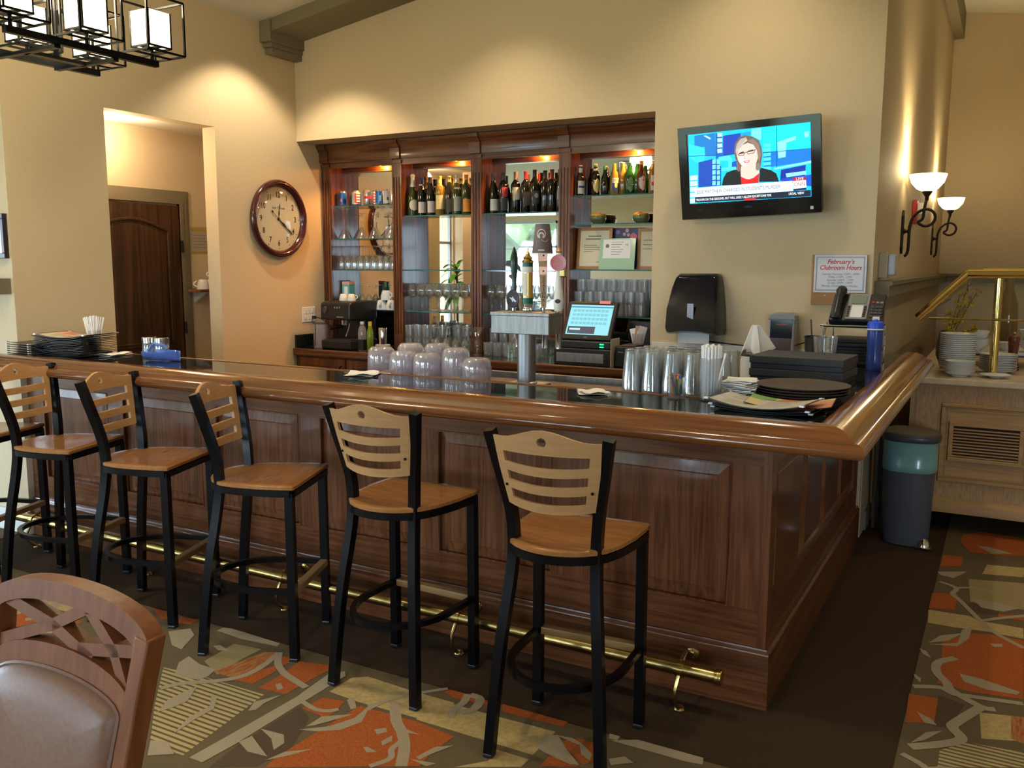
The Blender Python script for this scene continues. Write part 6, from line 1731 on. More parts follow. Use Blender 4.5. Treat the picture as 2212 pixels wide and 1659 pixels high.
# menu pile and straws at the far end of the bar
gl_ = 'black menus in the pile at the wall end of the bar'
for i in range(12):
    menu_obj((-3.93 + random.uniform(-0.012, 0.012), 0.045 + random.uniform(-0.008, 0.008), GZ + 0.0003 + i * 0.0088), R(8 + random.uniform(-3, 3)), 'black menu folder, %s from the bottom of the big pile at the wall end' % ORD[i], 0.36, 0.26, 0.010 + 0.0006 * i, group=gl_, corner=False)
top_m = menu_obj((-3.93, 0.055, GZ + 0.0003 + 12 * 0.0088), R(10), 'menu with a cream and orange printed page on top of the big pile', 0.36, 0.26, 0.018, page=noise_mat('menu_food_print', (0.66, 0.58, 0.44), (0.72, 0.22, 0.07), 9, 0.35, lo=0.48, hi=0.6))
for i in range(6):
    menu_obj((-4.175, -0.06, GZ + 0.0003 + i * 0.0125), R(80), 'black metal-cornered menu beside the big pile, %s from the bottom' % ORD[i], 0.16, 0.30, 0.006, group='metal-cornered menus beside the pile')
st_ = thing('straw_glass', 'glass of white straws standing behind the menu pile', 'glass', (-3.985, 0.205, GZ))
B().lathe([(0, 0), (0.034, 0), (0.036, 0.003), (0.040, 0.13), (0.0385, 0.13), (0.034, 0.008), (0, 0.007)], 18, caps=False).build('glass', glass, st_, smooth=60)
for i in range(20):
    a = 2.4 * i
    r_ = 0.006 + 0.0016 * i
    B().tube([(r_ * 0.55 * math.cos(a), r_ * 0.55 * math.sin(a), 0.01), (r_ * 1.9 * math.cos(a), r_ * 1.9 * math.sin(a), 0.215 - 0.0007 * i)], 0.004, 6).build('straw', strw, st_)
for (x, y), lb in (((-3.50, 0.20), 'clear jar with chrome lid, left of the pair by the blue scoop'), ((-3.405, 0.205), 'clear jar with chrome lid, right of the pair by the blue scoop')):
    o = B().lathe([(0, 0), (0.036, 0), (0.039, 0.004), (0.039, 0.07), (0.036, 0.078), (0.0345, 0.078), (0.037, 0.068), (0.037, 0.008), (0, 0.007)], 18, caps=False).build('lidded_jar', glasst, smooth=60, loc=(x, y, GZ))
    tag(o, lb, 'jar')
    B().lathe([(0.040, 0.078), (0.040, 0.108), (0.036, 0.112), (0, 0.113)], 18, caps=False).build('lid', chrome, o)
bsc = thing('ice_scoop', 'translucent blue plastic ice scoop lying on the granite', 'scoop', (-3.245, 0.085, GZ + 0.002), R(12))
scm = clear('scoop_blue', (0.60, 0.72, 1.0), 0.10, 0.5, 0.06, 0.28, (0.20, 0.34, 0.80))
vs, fs = [], []
for i in range(9):
    x = -0.10 + 0.20 * i / 8
    wd = 0.055 * (1 - max(0, (x - 0.0) / 0.10) ** 2 * 0.9) + 0.002
    for j in range(9):
        a = PI + PI * j / 8
        vs.append((x, wd * math.cos(a), 0.05 + 0.05 * math.sin(a) + 0.02 * (x + 0.1) * 0))
for i in range(8):
    for j in range(8):
        q = i * 9 + j
        fs.append((q, q + 1, q + 10, q + 9))
B().solid(vs, fs, (0, 0, 0.003)).build('scoop_bowl', scm, bsc, smooth=60)
B().tube([(-0.10, 0, 0.05), (-0.06, 0, 0.088), (0.0, 0.0, 0.082), (0.02, 0, 0.06)], 0.010, 8).build('scoop_handle', scm, bsc)

# ---------------------------------------------------------------- television
TVM = Matrix(((0.999455, -0.032536, 0.005528, -0.698), (0.0, -0.167503, -0.985872, 2.272), (0.033002, 0.985334, -0.167412, 1.919), (0, 0, 0, 1)))
tv = thing('television', 'wall-mounted black flat television showing a news presenter on a blue set', 'television', (-0.698, 2.272, 1.919))
tv.rotation_euler = TVM.to_euler()
def tvp(name, b_, m, **kw):
    return b_.build(name, m, tv, **kw)
tvb = B().box(-0.415, 0.415, -0.006, 0.540, -0.06, -0.012)
tvp('back_case', tvb, blackp, smooth=0, bevel=0.01)
fb = B().box(-0.416, 0.416, -0.008, 0.082, -0.012, 0.0).box(-0.416, 0.416, 0.503, 0.542, -0.012, 0.0).box(-0.416, -0.364, 0.082, 0.503, -0.012, 0.0).box(0.362, 0.416, 0.082, 0.503, -0.012, 0.0)
tvp('bezel', fb, blackg, smooth=0)
tvp('screen', B().box(-0.365, 0.363, 0.081, 0.504, -0.010, -0.006), blackg, smooth=0)
TVD = """00c8ff -0.3537 0.4987 0.3790 0.4997 0.3590 0.0836 -0.3683 0.0869;
0078c8 -0.3141 0.4894 -0.1896 0.4932 -0.1876 0.3594 -0.2523 0.3650 -0.2552 0.4193 -0.3179 0.4196;
0a3cb4 -0.1406 0.4725 -0.0361 0.4780 -0.0407 0.3625 -0.1458 0.3557;
0046b4 -0.2969 0.3308 -0.2080 0.3450 -0.1597 0.2977 -0.1649 0.1841 -0.3048 0.1831;
0064c8 -0.1813 0.4924 -0.1452 0.4930 -0.1461 0.3504 -0.1856 0.3430;
0050c0 -0.0977 0.3141 -0.0643 0.3220 -0.0662 0.2740 -0.0995 0.2713;
00a0e6 -0.0361 0.4780 0.0234 0.4825 0.0223 0.4513 -0.0386 0.4152;
78e6f0 0.0291 0.4924 0.0852 0.4945 0.0829 0.4247 0.0278 0.4560;
00e6ff 0.0905 0.4965 0.3714 0.4955 0.3690 0.3567 0.0914 0.3612;
0078d8 0.0913 0.3560 0.3648 0.3510 0.3626 0.2831 0.0937 0.2664;
0028a0 0.1913 0.2479 0.3317 0.2651 0.3254 0.2035 0.1845 0.1932;
0050c8 0.1845 0.1932 0.3613 0.2085 0.3601 0.1410 0.1843 0.1853;
8cf0ff 0.2169 0.2249 0.3310 0.2316 0.3317 0.2108 0.2216 0.2025;
8cf0ff 0.1494 0.2608 0.3627 0.2867 0.3624 0.2729 0.1545 0.2520;
8cf0ff 0.1746 0.4056 0.2267 0.4058 0.2193 0.3186 0.1773 0.3145;
8cf0ff 0.1746 0.4056 0.2789 0.4315 0.2794 0.4100 0.1847 0.3891;
8cf0ff 0.3251 0.4473 0.3530 0.4496 0.3499 0.4195 0.3271 0.4177;
28dcff -0.3510 0.4444 -0.2555 0.4139 -0.2593 0.3385 -0.3112 0.3320 -0.3553 0.3686;
50f0ff -0.1739 0.3528 -0.1070 0.3550 -0.0913 0.3349 -0.0961 0.2871 -0.1154 0.2887 -0.1138 0.3262 -0.1693 0.3309;
50f0ff -0.1601 0.2870 -0.0712 0.2878 -0.0663 0.2713 -0.1554 0.2676;
b4e6ff -0.1741 0.4917 -0.1453 0.4909 -0.1446 0.4686 -0.1730 0.4682;
b4e6ff -0.1755 0.4610 -0.1467 0.4603 -0.1460 0.4380 -0.1744 0.4375;
b4e6ff -0.1770 0.4302 -0.1481 0.4297 -0.1474 0.4072 -0.1759 0.4066;
b4e6ff -0.1784 0.3994 -0.1495 0.3989 -0.1488 0.3763 -0.1773 0.3757;
78dcff -0.2111 0.3398 -0.1908 0.3403 -0.1920 0.3155 -0.2123 0.3145;
78dcff -0.1847 0.3376 -0.1645 0.3380 -0.1657 0.3133 -0.1859 0.3123;
78dcff -0.2126 0.3086 -0.1923 0.3091 -0.1934 0.2842 -0.2138 0.2832;
78dcff -0.1862 0.3064 -0.1660 0.3069 -0.1671 0.2821 -0.1874 0.2810;
78dcff -0.2141 0.2772 -0.1938 0.2777 -0.1949 0.2528 -0.2154 0.2517;
78dcff -0.1877 0.2751 -0.1674 0.2756 -0.1685 0.2508 -0.1889 0.2497;
78dcff -0.2157 0.2457 -0.1953 0.2463 -0.1964 0.2213 -0.2169 0.2202;
78dcff -0.1892 0.2437 -0.1688 0.2443 -0.1700 0.2194 -0.1904 0.2182;
78dcff -0.2172 0.2142 -0.1968 0.2148 -0.1979 0.1897 -0.2184 0.1885;
78dcff -0.1907 0.2122 -0.1703 0.2128 -0.1715 0.1878 -0.1919 0.1866;
c8f5ff -0.3547 0.2559 -0.3066 0.2566 -0.3081 0.2286 -0.3551 0.2283;
c8f5ff -0.3566 0.2218 -0.3084 0.2226 -0.3099 0.1945 -0.3570 0.1940;
c8f5ff -0.3585 0.1875 -0.3103 0.1885 -0.3118 0.1603 -0.3589 0.1597;
c8f5ff -0.3605 0.1531 -0.3121 0.1542 -0.3136 0.1259 -0.3609 0.1251;
c8f5ff -0.3624 0.1185 -0.3139 0.1198 -0.3154 0.0915 -0.3628 0.0905;
c8f5ff -0.2575 0.4839 -0.2434 0.4852 -0.2133 0.4663 -0.2193 0.4588;
50f5ff 0.0954 0.4026 0.1378 0.4028 0.1373 0.3857 0.0959 0.3849;
50f5ff 0.0946 0.3766 0.1370 0.3769 0.1365 0.3598 0.0951 0.3588;
50f5ff 0.0938 0.3505 0.1362 0.3509 0.1357 0.3338 0.0942 0.3327;
50f5ff 0.0929 0.3244 0.1355 0.3249 0.1349 0.3077 0.0934 0.3065;
50f5ff 0.0921 0.2981 0.1347 0.2988 0.1341 0.2815 0.0925 0.2802;
50f5ff 0.0912 0.2718 0.1339 0.2726 0.1334 0.2552 0.0917 0.2538;
0a3c8c -0.3550 0.3740 -0.0626 0.3618 -0.0628 0.3591 -0.3552 0.3707;
0a3c8c 0.1720 0.4959 0.1756 0.4960 0.1691 0.2629 0.1654 0.2626;
0a3c8c 0.0886 0.3552 0.3664 0.3549 0.3664 0.3519 0.0885 0.3521;
0a3c8c -0.1851 0.4949 -0.1812 0.4950 -0.1882 0.1912 -0.1917 0.1909;
6e5a4b -0.0785 0.3765 -0.0713 0.4182 -0.0480 0.4529 -0.0096 0.4639 0.0330 0.4513 0.0696 0.4259 0.0841 0.3828 0.0870 0.3406 0.0787 0.2993 0.0721 0.2628 0.0531 0.2564 -0.0394 0.2557 -0.0586 0.2573 -0.0690 0.2742 -0.0620 0.3111 -0.0721 0.3333;
f5cdbe -0.0393 0.2878 -0.0461 0.2267 0.0025 0.2069 0.0546 0.2217 0.0677 0.2419 0.0464 0.2967;
08080a -0.1592 0.1848 -0.1489 0.2265 -0.1279 0.2574 -0.0829 0.2699 -0.0443 0.2711 -0.0432 0.2292 -0.0413 0.1806;
08080a 0.0632 0.1890 0.0708 0.2709 0.1332 0.2516 0.1644 0.2291 0.1789 0.1815;
d71410 -0.0444 0.2282 -0.0137 0.2119 0.0052 0.2078 0.0300 0.2140 0.0660 0.2394 0.0614 0.1849 -0.0413 0.1816;
f5cdbe -0.0630 0.3538 -0.0479 0.3870 -0.0280 0.4089 0.0049 0.4190 0.0368 0.4055 0.0570 0.3696 0.0650 0.3373 0.0491 0.2965 0.0159 0.2769 -0.0113 0.2759 -0.0380 0.2931 -0.0561 0.3213;
ffe6dc -0.0470 0.3418 -0.0087 0.3438 -0.0020 0.3060 -0.0218 0.2864 -0.0430 0.3042;
b4aaa0 -0.0703 0.3757 -0.0604 0.4172 -0.0375 0.4440 -0.0047 0.4514 0.0054 0.4320 -0.0334 0.4094 -0.0539 0.3743 -0.0619 0.3537;
c8beb4 -0.0628 0.3857 -0.0051 0.4393 0.0027 0.4323 -0.0476 0.3949 -0.0596 0.3695;
8c7869 0.0054 0.4320 0.0380 0.4394 0.0689 0.4051 0.0805 0.3517 0.0680 0.3002 0.0611 0.3324 0.0570 0.3696 0.0368 0.4055;
3c2820 -0.0488 0.3658 -0.0212 0.3724 -0.0188 0.3648 -0.0436 0.3585;
3c2820 0.0032 0.3734 0.0358 0.3778 0.0365 0.3693 0.0056 0.3647;
50283c -0.0562 0.3596 -0.0134 0.3653 -0.0124 0.3621 -0.0558 0.3558;
50283c -0.0123 0.3652 -0.0025 0.3654 -0.0026 0.3623 -0.0124 0.3621;
50283c -0.0034 0.3697 0.0492 0.3781 0.0496 0.3744 -0.0030 0.3660;
50283c -0.0546 0.3573 -0.0495 0.3473 -0.0194 0.3489 -0.0123 0.3642 -0.0156 0.3645 -0.0215 0.3523 -0.0477 0.3509 -0.0513 0.3581;
50283c -0.0024 0.3670 0.0035 0.3522 0.0377 0.3555 0.0497 0.3755 0.0465 0.3758 0.0351 0.3589 0.0058 0.3557 0.0008 0.3678;
be6464 -0.0234 0.3158 -0.0043 0.3179 0.0147 0.3179 0.0072 0.3063 -0.0184 0.3048;
ffffff -0.0153 0.3135 0.0075 0.3143 0.0036 0.3104 -0.0128 0.3096;
e6b4a5 -0.0142 0.3442 -0.0082 0.3305 -0.0175 0.3275 -0.0228 0.3317;
78645a -0.0615 0.3217 -0.0517 0.2942 -0.0382 0.2877 -0.0419 0.2640 -0.0532 0.2558 -0.0664 0.2686;
8c7869 0.0490 0.2938 0.0680 0.3002 0.0759 0.2625 0.0557 0.2546 0.0453 0.2650;
f0faff -0.3281 0.1809 0.2561 0.1811 0.2573 0.1220 -0.3282 0.1252;
06182d -0.3294 0.1248 0.2573 0.1215 0.3571 0.1214 0.3565 0.0864 0.2002 0.0861 -0.3299 0.0929;
b91428 0.2580 0.1982 0.3314 0.1983 0.3316 0.1796 0.2586 0.1793;
fafafa 0.2586 0.1793 0.3316 0.1796 0.3323 0.1368 0.2597 0.1345;
0a1e50 0.2597 0.1340 0.3323 0.1362 0.3325 0.1242 0.2605 0.1229;
c81e28 -0.0291 0.0984 0.0395 0.0994 0.0390 0.0859 -0.0284 0.0859"""
tk = {}
tb0 = B()
for i, e in enumerate(TVD.replace('\n', '').split(';')):
    q = e.split()
    p = [float(v) for v in q[1:]]
    rgb = tuple(int(q[0][k:k + 2], 16) for k in (0, 2, 4))
    if q[0] not in tk:
        tk[q[0]] = (len(tk), emis('tv_' + q[0], srgb(*rgb), 1.15))
    tb0.quad(*[(min(max(a, -0.364), 0.362), min(max(c_, 0.082), 0.503), -0.0058 + 0.00006 * i) for a, c_ in zip(p[::2], p[1::2])], m=tk[q[0]][0])
tvp('screen_image', tb0, [v[1] for v in tk.values()], smooth=0)
tvt = emis('tv_text_grey', srgb(70, 90, 110), 1.0)
tvw = emis('tv_text_white', srgb(245, 250, 255), 1.1)
tvr = emis('tv_text_red', srgb(190, 20, 60), 1.0)
def ttext(body, u, v, size, m, align='CENTER', sx=1.0, z=0.0008, bold=0.0):
    o = text(body, size, Matrix.Translation((u, v, z)), m, tv, align=align, sx=sx, ext=0.0001, bold=bold)
    return o
ttext("JESSE MATTHEW CHARGED IN STUDENT'S MURDER", -0.318, 0.153, 0.030, tvt, 'LEFT', 0.725)
ttext('TROOPS ON THE GROUND, BUT WILL LIKELY ALLOW EXCEPTIONS FOR', -0.322, 0.107, 0.0185, tvw, 'LEFT', 0.75, bold=0.0004)
ttext('LEGAL VIEW', 0.276, 0.107, 0.0185, tvw, sx=0.85, bold=0.0004)
ttext('LIVE', 0.297, 0.190, 0.021, tvw, sx=1.15)
ttext('CNN', 0.295, 0.158, 0.030, tvr, sx=0.95)
ttext('VIZIO', -0.006, 0.048, 0.018, mat('bezel_blue_text', (0.03, 0.06, 0.25), 0.4), bold=0.0003)
ttext('VIZIO', -0.30, 0.047, 0.010, mat('bezel_grey_text', (0.07, 0.07, 0.075), 0.4))
tvp('energy_sticker', B().box(0.353, 0.371, 0.012, 0.030, 0.0, 0.0006), whitep, smooth=0)
tvp('wall_bracket', B().box(-0.10, 0.10, 0.16, 0.38, -0.10, -0.058), blackp, smooth=0)
# ---------------------------------------------------------------- wall clock
ck = thing('wall_clock', 'large round wall clock with dark red wooden rim and cream dial reading about 12:21', 'clock', (XL + 0.0005, 2.128, 1.966))
ck.rotation_euler = (0, R(90), 0)          # local z -> +x, local x -> -z
CKM = Matrix(((0, -1, 0, 0), (1, 0, 0, 0), (0, 0, 1, 0), (0, 0, 0, 1)))   # (right, up) of the dial into local
rim = B().lathe([(0.0, 0.0), (0.285, 0.0), (0.300, 0.012), (0.303, 0.028), (0.292, 0.044), (0.276, 0.050), (0.262, 0.044), (0.250, 0.030), (0.244, 0.018)], 64, caps=False)
rim.build('rim', mat('cherry_lacquer', (0.065, 0.012, 0.012), 0.18, coat=0.6), ck, smooth=60)
B().lathe([(0.0, 0.012), (0.248, 0.012)], 64, caps=False).build('dial', mat('dial_cream', (0.62, 0.61, 0.50), 0.5), ck, smooth=0)
def ck_obj(o, z=0.0):
    o.matrix_local = Matrix.Translation((0, 0, z)) @ CKM
dig = mat('dial_ink', (0.03, 0.028, 0.02), 0.5)
for h_ in range(1, 13):
    a = R(90 - 30 * h_)
    text(str(h_), 0.062, CKM @ Matrix.Translation((0.186 * math.cos(a), 0.186 * math.sin(a), 0.0132)), dig, ck, 'numeral', sx=0.8, bold=0.0008)
    o = B().prism([(-0.004, 0), (0, -0.007), (0.004, 0), (0, 0.007)], 0.0128, 0.0135).build('hour_mark', dig, ck, smooth=0)
    o.matrix_local = CKM @ Matrix.Translation((0.229 * math.cos(a), 0.229 * math.sin(a), 0))
text('Seth Thomas', 0.026, CKM @ Matrix.Translation((0, 0.085, 0.0132)), mat('dial_script', (0.16, 0.15, 0.12), 0.6), ck, shear=0.3)
def hand(name, ln, wd, ang, z, tail=0.0):
    pts = [(-0.003, 0), (-wd * 0.5, ln * 0.25), (-wd, ln * 0.35), (-wd * 0.4, ln * 0.52), (-0.002, ln * 0.62), (-wd * 0.75, ln * 0.76), (0, ln), (wd * 0.75, ln * 0.76), (0.002, ln * 0.62), (wd * 0.4, ln * 0.52), (wd, ln * 0.35), (wd * 0.5, ln * 0.25), (0.003, 0)]
    o = B().prism(pts, z, z + 0.001).build(name, dig, ck, smooth=0)
    o.matrix_local = CKM @ Matrix.Rotation(-ang, 4, 'Z')
hand('hour_hand', 0.125, 0.009, R(9), 0.0145)
hand('minute_hand', 0.19, 0.011, R(127), 0.0165)
o = B().box(-0.002, 0.002, -0.09, 0.19, 0.0185, 0.0195).lathe([(0, 0), (0.010, 0), (0.010, 0.001), (0, 0.001)], 14, (0, -0.088, 0.0185)).build('second_hand', dig, ck, smooth=0)
o.matrix_local = CKM @ Matrix.Rotation(-R(129), 4, 'Z')
B().lathe([(0, 0.012), (0.012, 0.012), (0.010, 0.021), (0, 0.022)], 16, caps=False).build('hub', dig, ck)
B().lathe([(0.247, 0.024), (0.20, 0.034), (0.12, 0.042), (0.0, 0.046)], 40, caps=False).build('domed_glass', clear('clock_glass', (0.98, 0.98, 0.97), 0.03, 0.25), ck, smooth=80)
# ---------------------------------------------------------------- dispensers and notice on the back wall
td = thing('towel_dispenser', 'dark smoked paper-towel dispenser on the wall right of the hutch', 'dispenser', (-1.015, 2.373, 1.184))
sec = [(-0.165, 0.30), (-0.175, 0.02), (-0.16, 0.0), (-0.05, 0.012), (0.05, 0.012), (0.16, 0.0), (0.172, 0.02), (0.165, 0.15), (0.150, 0.30), (0.137, 0.365), (0.12, 0.385), (-0.10, 0.385), (-0.125, 0.37), (-0.15, 0.34)]
sec = [(-0.175, 0.03), (-0.165, 0.004), (-0.145, 0.0), (-0.06, 0.012), (0.06, 0.012), (0.145, 0.0), (0.165, 0.004), (0.175, 0.03), (0.168, 0.16), (0.152, 0.30), (0.138, 0.365), (0.118, 0.383), (-0.118, 0.383), (-0.138, 0.365), (-0.152, 0.30), (-0.168, 0.16)]
n = len(sec)
vs, fs = [], []
for y, k, top_ in ((0.0, 1.0, 1.0), (-0.10, 1.0, 1.0), (-0.165, 0.97, 0.955), (-0.20, 0.90, 0.88)):
    for x, z in sec:
        vs.append((x * k, y * (1.0 if z < 0.2 else 1.0 - 0.55 * (z - 0.2) / 0.19), 0.19 + (z - 0.19) * (top_ if z > 0.19 else k)))
for j in range(3):
    for i in range(n):
        fs.append((j * n + i, j * n + (i + 1) % n, (j + 1) * n + (i + 1) % n, (j + 1) * n + i))
fs.append(tuple(range(n)))
fs.append(tuple(3 * n + i for i in range(n)))
B().add(vs, fs).build('smoked_cover', mat('smoked_plastic', (0.003, 0.004, 0.010), 0.07, spec=0.4, coat=0.2), td, smooth=50)
o = B().box(-0.02, 0.02, -0.1985, -0.196, 0.07, 0.20).build('window_strip', mat('strip_lilac', (0.22, 0.22, 0.28), 0.2), td, smooth=0)  # lilac strip up the front of the cover
vs = [(-0.10, 0.02), (0.10, 0.02)] + [(0.10 - 0.0125 * i, -0.055 + (0.004 if i % 2 else 0)) for i in range(17)]
B().prism([(x, z) for x, z in vs], -0.118, -0.1165, plane='xz').build('paper_tongue', white, td, smooth=0)
sd = thing('soap_dispenser', 'grey wall soap dispenser with a dark window, left of the phone', 'dispenser', (-0.482, 2.373, 1.10))
B().prism([(-0.078, 0.0), (0.078, 0.0), (0.078, 0.205), (0.06, 0.222), (-0.06, 0.222), (-0.078, 0.205)], -0.095, 0.0, plane='xz').build('body', mat('dispenser_grey', (0.34, 0.35, 0.37), 0.3), sd, smooth=0, bevel=0.012, seg=3)
B().prism([(-0.082, 0.195), (0.082, 0.195), (0.075, 0.222), (0.04, 0.236), (-0.04, 0.236), (-0.075, 0.222)], -0.105, 0.0, plane='xz').build('lid', grey, sd, smooth=0, bevel=0.006)
B().box(-0.066, 0.062, -0.099, -0.094, 0.085, 0.192).build('dark_window', blackg, sd, smooth=0)
B().box(-0.062, 0.058, -0.0985, -0.094, 0.01, 0.083).build('soap_window', mat('soap_brown', (0.10, 0.06, 0.055), 0.15), sd, smooth=0)
B().box(-0.03, 0.03, -0.0997, -0.099, 0.166, 0.171).build('print', foilR, sd, smooth=0)
cdl = thing('cable', 'thin black cable running along the white wall strip behind the bar', 'cable', (0, 0, 0))
B().tube(smoothp([(-1.05, 2.355, 1.135), (-0.95, 2.35, 1.14), (-0.75, 2.352, 1.126), (-0.55, 2.35, 1.122), (-0.45, 2.3, 1.13), (-0.33, 2.28, 1.17), (-0.22, 2.18, 1.21), (-0.12, 1.98, 1.22)]), 0.004, 6).build('wire', blackm, cdl)
nb = thing('notice_board', 'cork strip board with the white February hours notice above the phone', 'notice', (-0.185, 2.3735, 1.39))
B().box(-0.151, 0.151, -0.016, 0.0, 0.0, 0.292).build('cork_board', cork, nb, smooth=0, bevel=0.001)
B().box(-0.138, 0.152, -0.0185, -0.0165, 0.072, 0.290).build('notice_sheet', mat('notice_white', (0.74, 0.75, 0.82), 0.6), nb, smooth=0)
bi = mat('notice_blue', (0.12, 0.15, 0.32), 0.6)
for e0, w_ in ((0.010, 0.0028), (0.016, 0.0012)):
    B().box(-0.138 + e0, 0.152 - e0, -0.0191, -0.0186, 0.072 + e0, 0.072 + e0 + w_).box(-0.138 + e0, 0.152 - e0, -0.0191, -0.0186, 0.290 - e0 - w_, 0.290 - e0).box(-0.138 + e0, -0.138 + e0 + w_, -0.0191, -0.0186, 0.072 + e0, 0.290 - e0).box(0.152 - e0 - w_, 0.152 - e0, -0.0191, -0.0186, 0.072 + e0, 0.290 - e0).build('printed_border', bi, nb, smooth=0)
rd = mat('notice_red', (0.62, 0.05, 0.09), 0.6)
gy = mat('notice_grey', (0.22, 0.22, 0.30), 0.6)
FW = face_mtx((0, 0, 0), (1, 0, 0), (0, 0, 1))
def ntext(body, z, size, m, sx=1.0, bold=0.0):
    text(body, size, face_mtx((0.008, -0.0188, z), (1, 0, 0), (0, 0, 1)), m, nb, shear=0.28, sx=sx, bold=bold)
ntext("February's", 0.250, 0.036, rd, 1.0, 0.0006)
ntext('Clubroom Hours', 0.216, 0.036, rd, 0.92, 0.0006)
for k, s_ in enumerate(('Tuesday-Thursday 11AM - 10PM', 'Friday 11AM - 11PM', 'Saturday 10AM - 11PM', 'Sunday 10AM - 10PM', 'Monday Closed Except Holidays')):
    ntext(s_, 0.179 - 0.0172 * k, 0.0165, gy, 0.95)
for x, z, m in ((0.085, 0.014, foilS), (0.095, 0.012, foilS), (0.107, 0.015, foilW), (0.118, 0.012, foilW), (0.13, 0.013, foilW), (-0.07, 0.052, foilW)):
    o = B().lathe([(0, 0), (0.004, 0), (0.003, 0.006), (0, 0.007)], 10, caps=False).build('push_pin', m, nb)
    o.matrix_local = Matrix.Translation((x, -0.016, z)) @ Matrix.Rotation(R(90), 4, 'X')
# ---------------------------------------------------------------- sconces on the partition wall
shade_e = mat('sconce_glass', (0.8, 0.75, 0.6), 0.3, emit=(1.0, 0.80, 0.46), es=3.6)
def sconce(y, z, label):
    t_ = thing('wall_sconce', label, 'wall lamp', (0.0, y, z), group=None)
    B().prism([(-0.030, 0.0), (0, -0.045), (0.030, 0.0), (0.030, 0.22), (0, 0.265), (-0.030, 0.22)], 0.0005, 0.016, plane='yz').build('back_plate', iron, t_, smooth=0, bevel=0.004)
    B().tube([(0.014, 0, 0.115), (0.03, 0, 0.115), (0.045, 0, 0.115)], [0.026, 0.012, 0.012], 10).build('boss', iron, t_)
    arm = [(0.028, 0, -0.06), (0.044, 0, -0.045), (0.052, 0, 0.0), (0.052, 0, 0.10), (0.056, 0, 0.16), (0.075, 0, 0.215), (0.115, 0, 0.255), (0.155, 0, 0.265)]
    arm += [(0.155 + 0.058 * math.sin(a), 0.004, 0.207 + 0.058 * math.cos(a)) for a in [R(15 + 25 * i) for i in range(10)]] + [(0.133, 0.006, 0.20), (0.140, 0, 0.265), (0.150, 0, 0.33)]
    B().tube(smoothp(arm, 3), 0.010, 8).build('scroll_arm', iron, t_, smooth=60)
    B().lathe([(0, 0.32), (0.012, 0.325), (0.014, 0.352), (0.034, 0.382), (0.036, 0.392), (0, 0.392)], 18, (0.152, 0, 0.0), caps=False).build('cup', iron, t_)
    B().lathe([(0.0, 0.388), (0.035, 0.388), (0.07, 0.405), (0.105, 0.445), (0.120, 0.49), (0.122, 0.503), (0.118, 0.503), (0.114, 0.49), (0.10, 0.45), (0.068, 0.412), (0.0, 0.396)], 28, (0.152, 0, 0.0), caps=False).build('bowl_shade', shade_e, t_, smooth=60)
    light('sconce_light', 'POINT', (0.152, y, z + 0.52), 16, (1.0, 0.78, 0.42), shadow_soft_size=0.05)
    light('sconce_up', 'SPOT', (0.12, y, z + 0.50), 40, (1.0, 0.78, 0.42), (0.05, y, z + 2), spot_size=R(100), spot_blend=0.9, shadow_soft_size=0.04)
    return t_
sconce(3.76, 1.745, 'nearer bronze scroll wall sconce with glowing white bowl')
sconce(6.55, 1.765, 'farther bronze scroll wall sconce with glowing white bowl')
fa = thing('fire_alarm', 'red fire alarm unit on the wall behind the nearer sconce', 'alarm', (0.0, 4.5, 2.03))
B().box(0.0005, 0.035, -0.07, 0.07, -0.09, 0.09).build('case', mat('alarm_red', (0.45, 0.02, 0.02), 0.35), fa, smooth=0, bevel=0.006)
B().box(0.035, 0.085, -0.045, 0.045, -0.02, 0.07).build('strobe', whitep, fa, smooth=0, bevel=0.008)
hs_ = thing('hand_dispenser', 'white wall dispenser with a glossy front above the ledge at the corner', 'dispenser', (0.0, 2.66, 1.545))
B().box(0.0005, 0.052, -0.06, 0.06, 0.0, 0.155).build('back_case', mat('dispenser_cream', (0.55, 0.5, 0.4), 0.4), hs_, smooth=0, bevel=0.006)
B().box(0.052, 0.092, -0.055, 0.055, 0.015, 0.142).build('front_cover', mat('dispenser_silver', (0.6, 0.66, 0.78), 0.12), hs_, smooth=0, bevel=0.01)
# ---------------------------------------------------------------- chandelier
ch = thing('chandelier', 'black two-bar chandelier with six square frosted shades in open cube frames', 'chandelier', (-2.80, -0.74, 2.473))
ch_glow = mat('frosted_shade', (0.75, 0.72, 0.55), 0.4, emit=(1.0, 0.90, 0.55), es=3.2)
for x in (0.20, -0.19):
    B().box(x - 0.013, x + 0.013, -0.34, 0.335, -0.013, 0.013).build('long_bar', blackm, ch, smooth=0)
for y in (-0.13, 0.13):
    B().box(-0.19, 0.20, y - 0.013, y + 0.013, -0.026, -0.0131).build('cross_bar', blackm, ch, smooth=0)
B().tube([(0.0, 0.0, -0.02), (0.0, 0.0, ceil_z(-2.8) - 2.473)], 0.010, 8).build('stem', blackm, ch)
B().box(-0.02, 0.02, -0.13, 0.13, -0.026, -0.0131).build('cross_bar', blackm, ch, smooth=0)
B().lathe([(0, -0.04), (0.05, -0.035), (0.06, 0), (0, 0.0)], 18, (0, 0, ceil_z(-2.8) - 2.473), caps=False).build('canopy', blackm, ch)
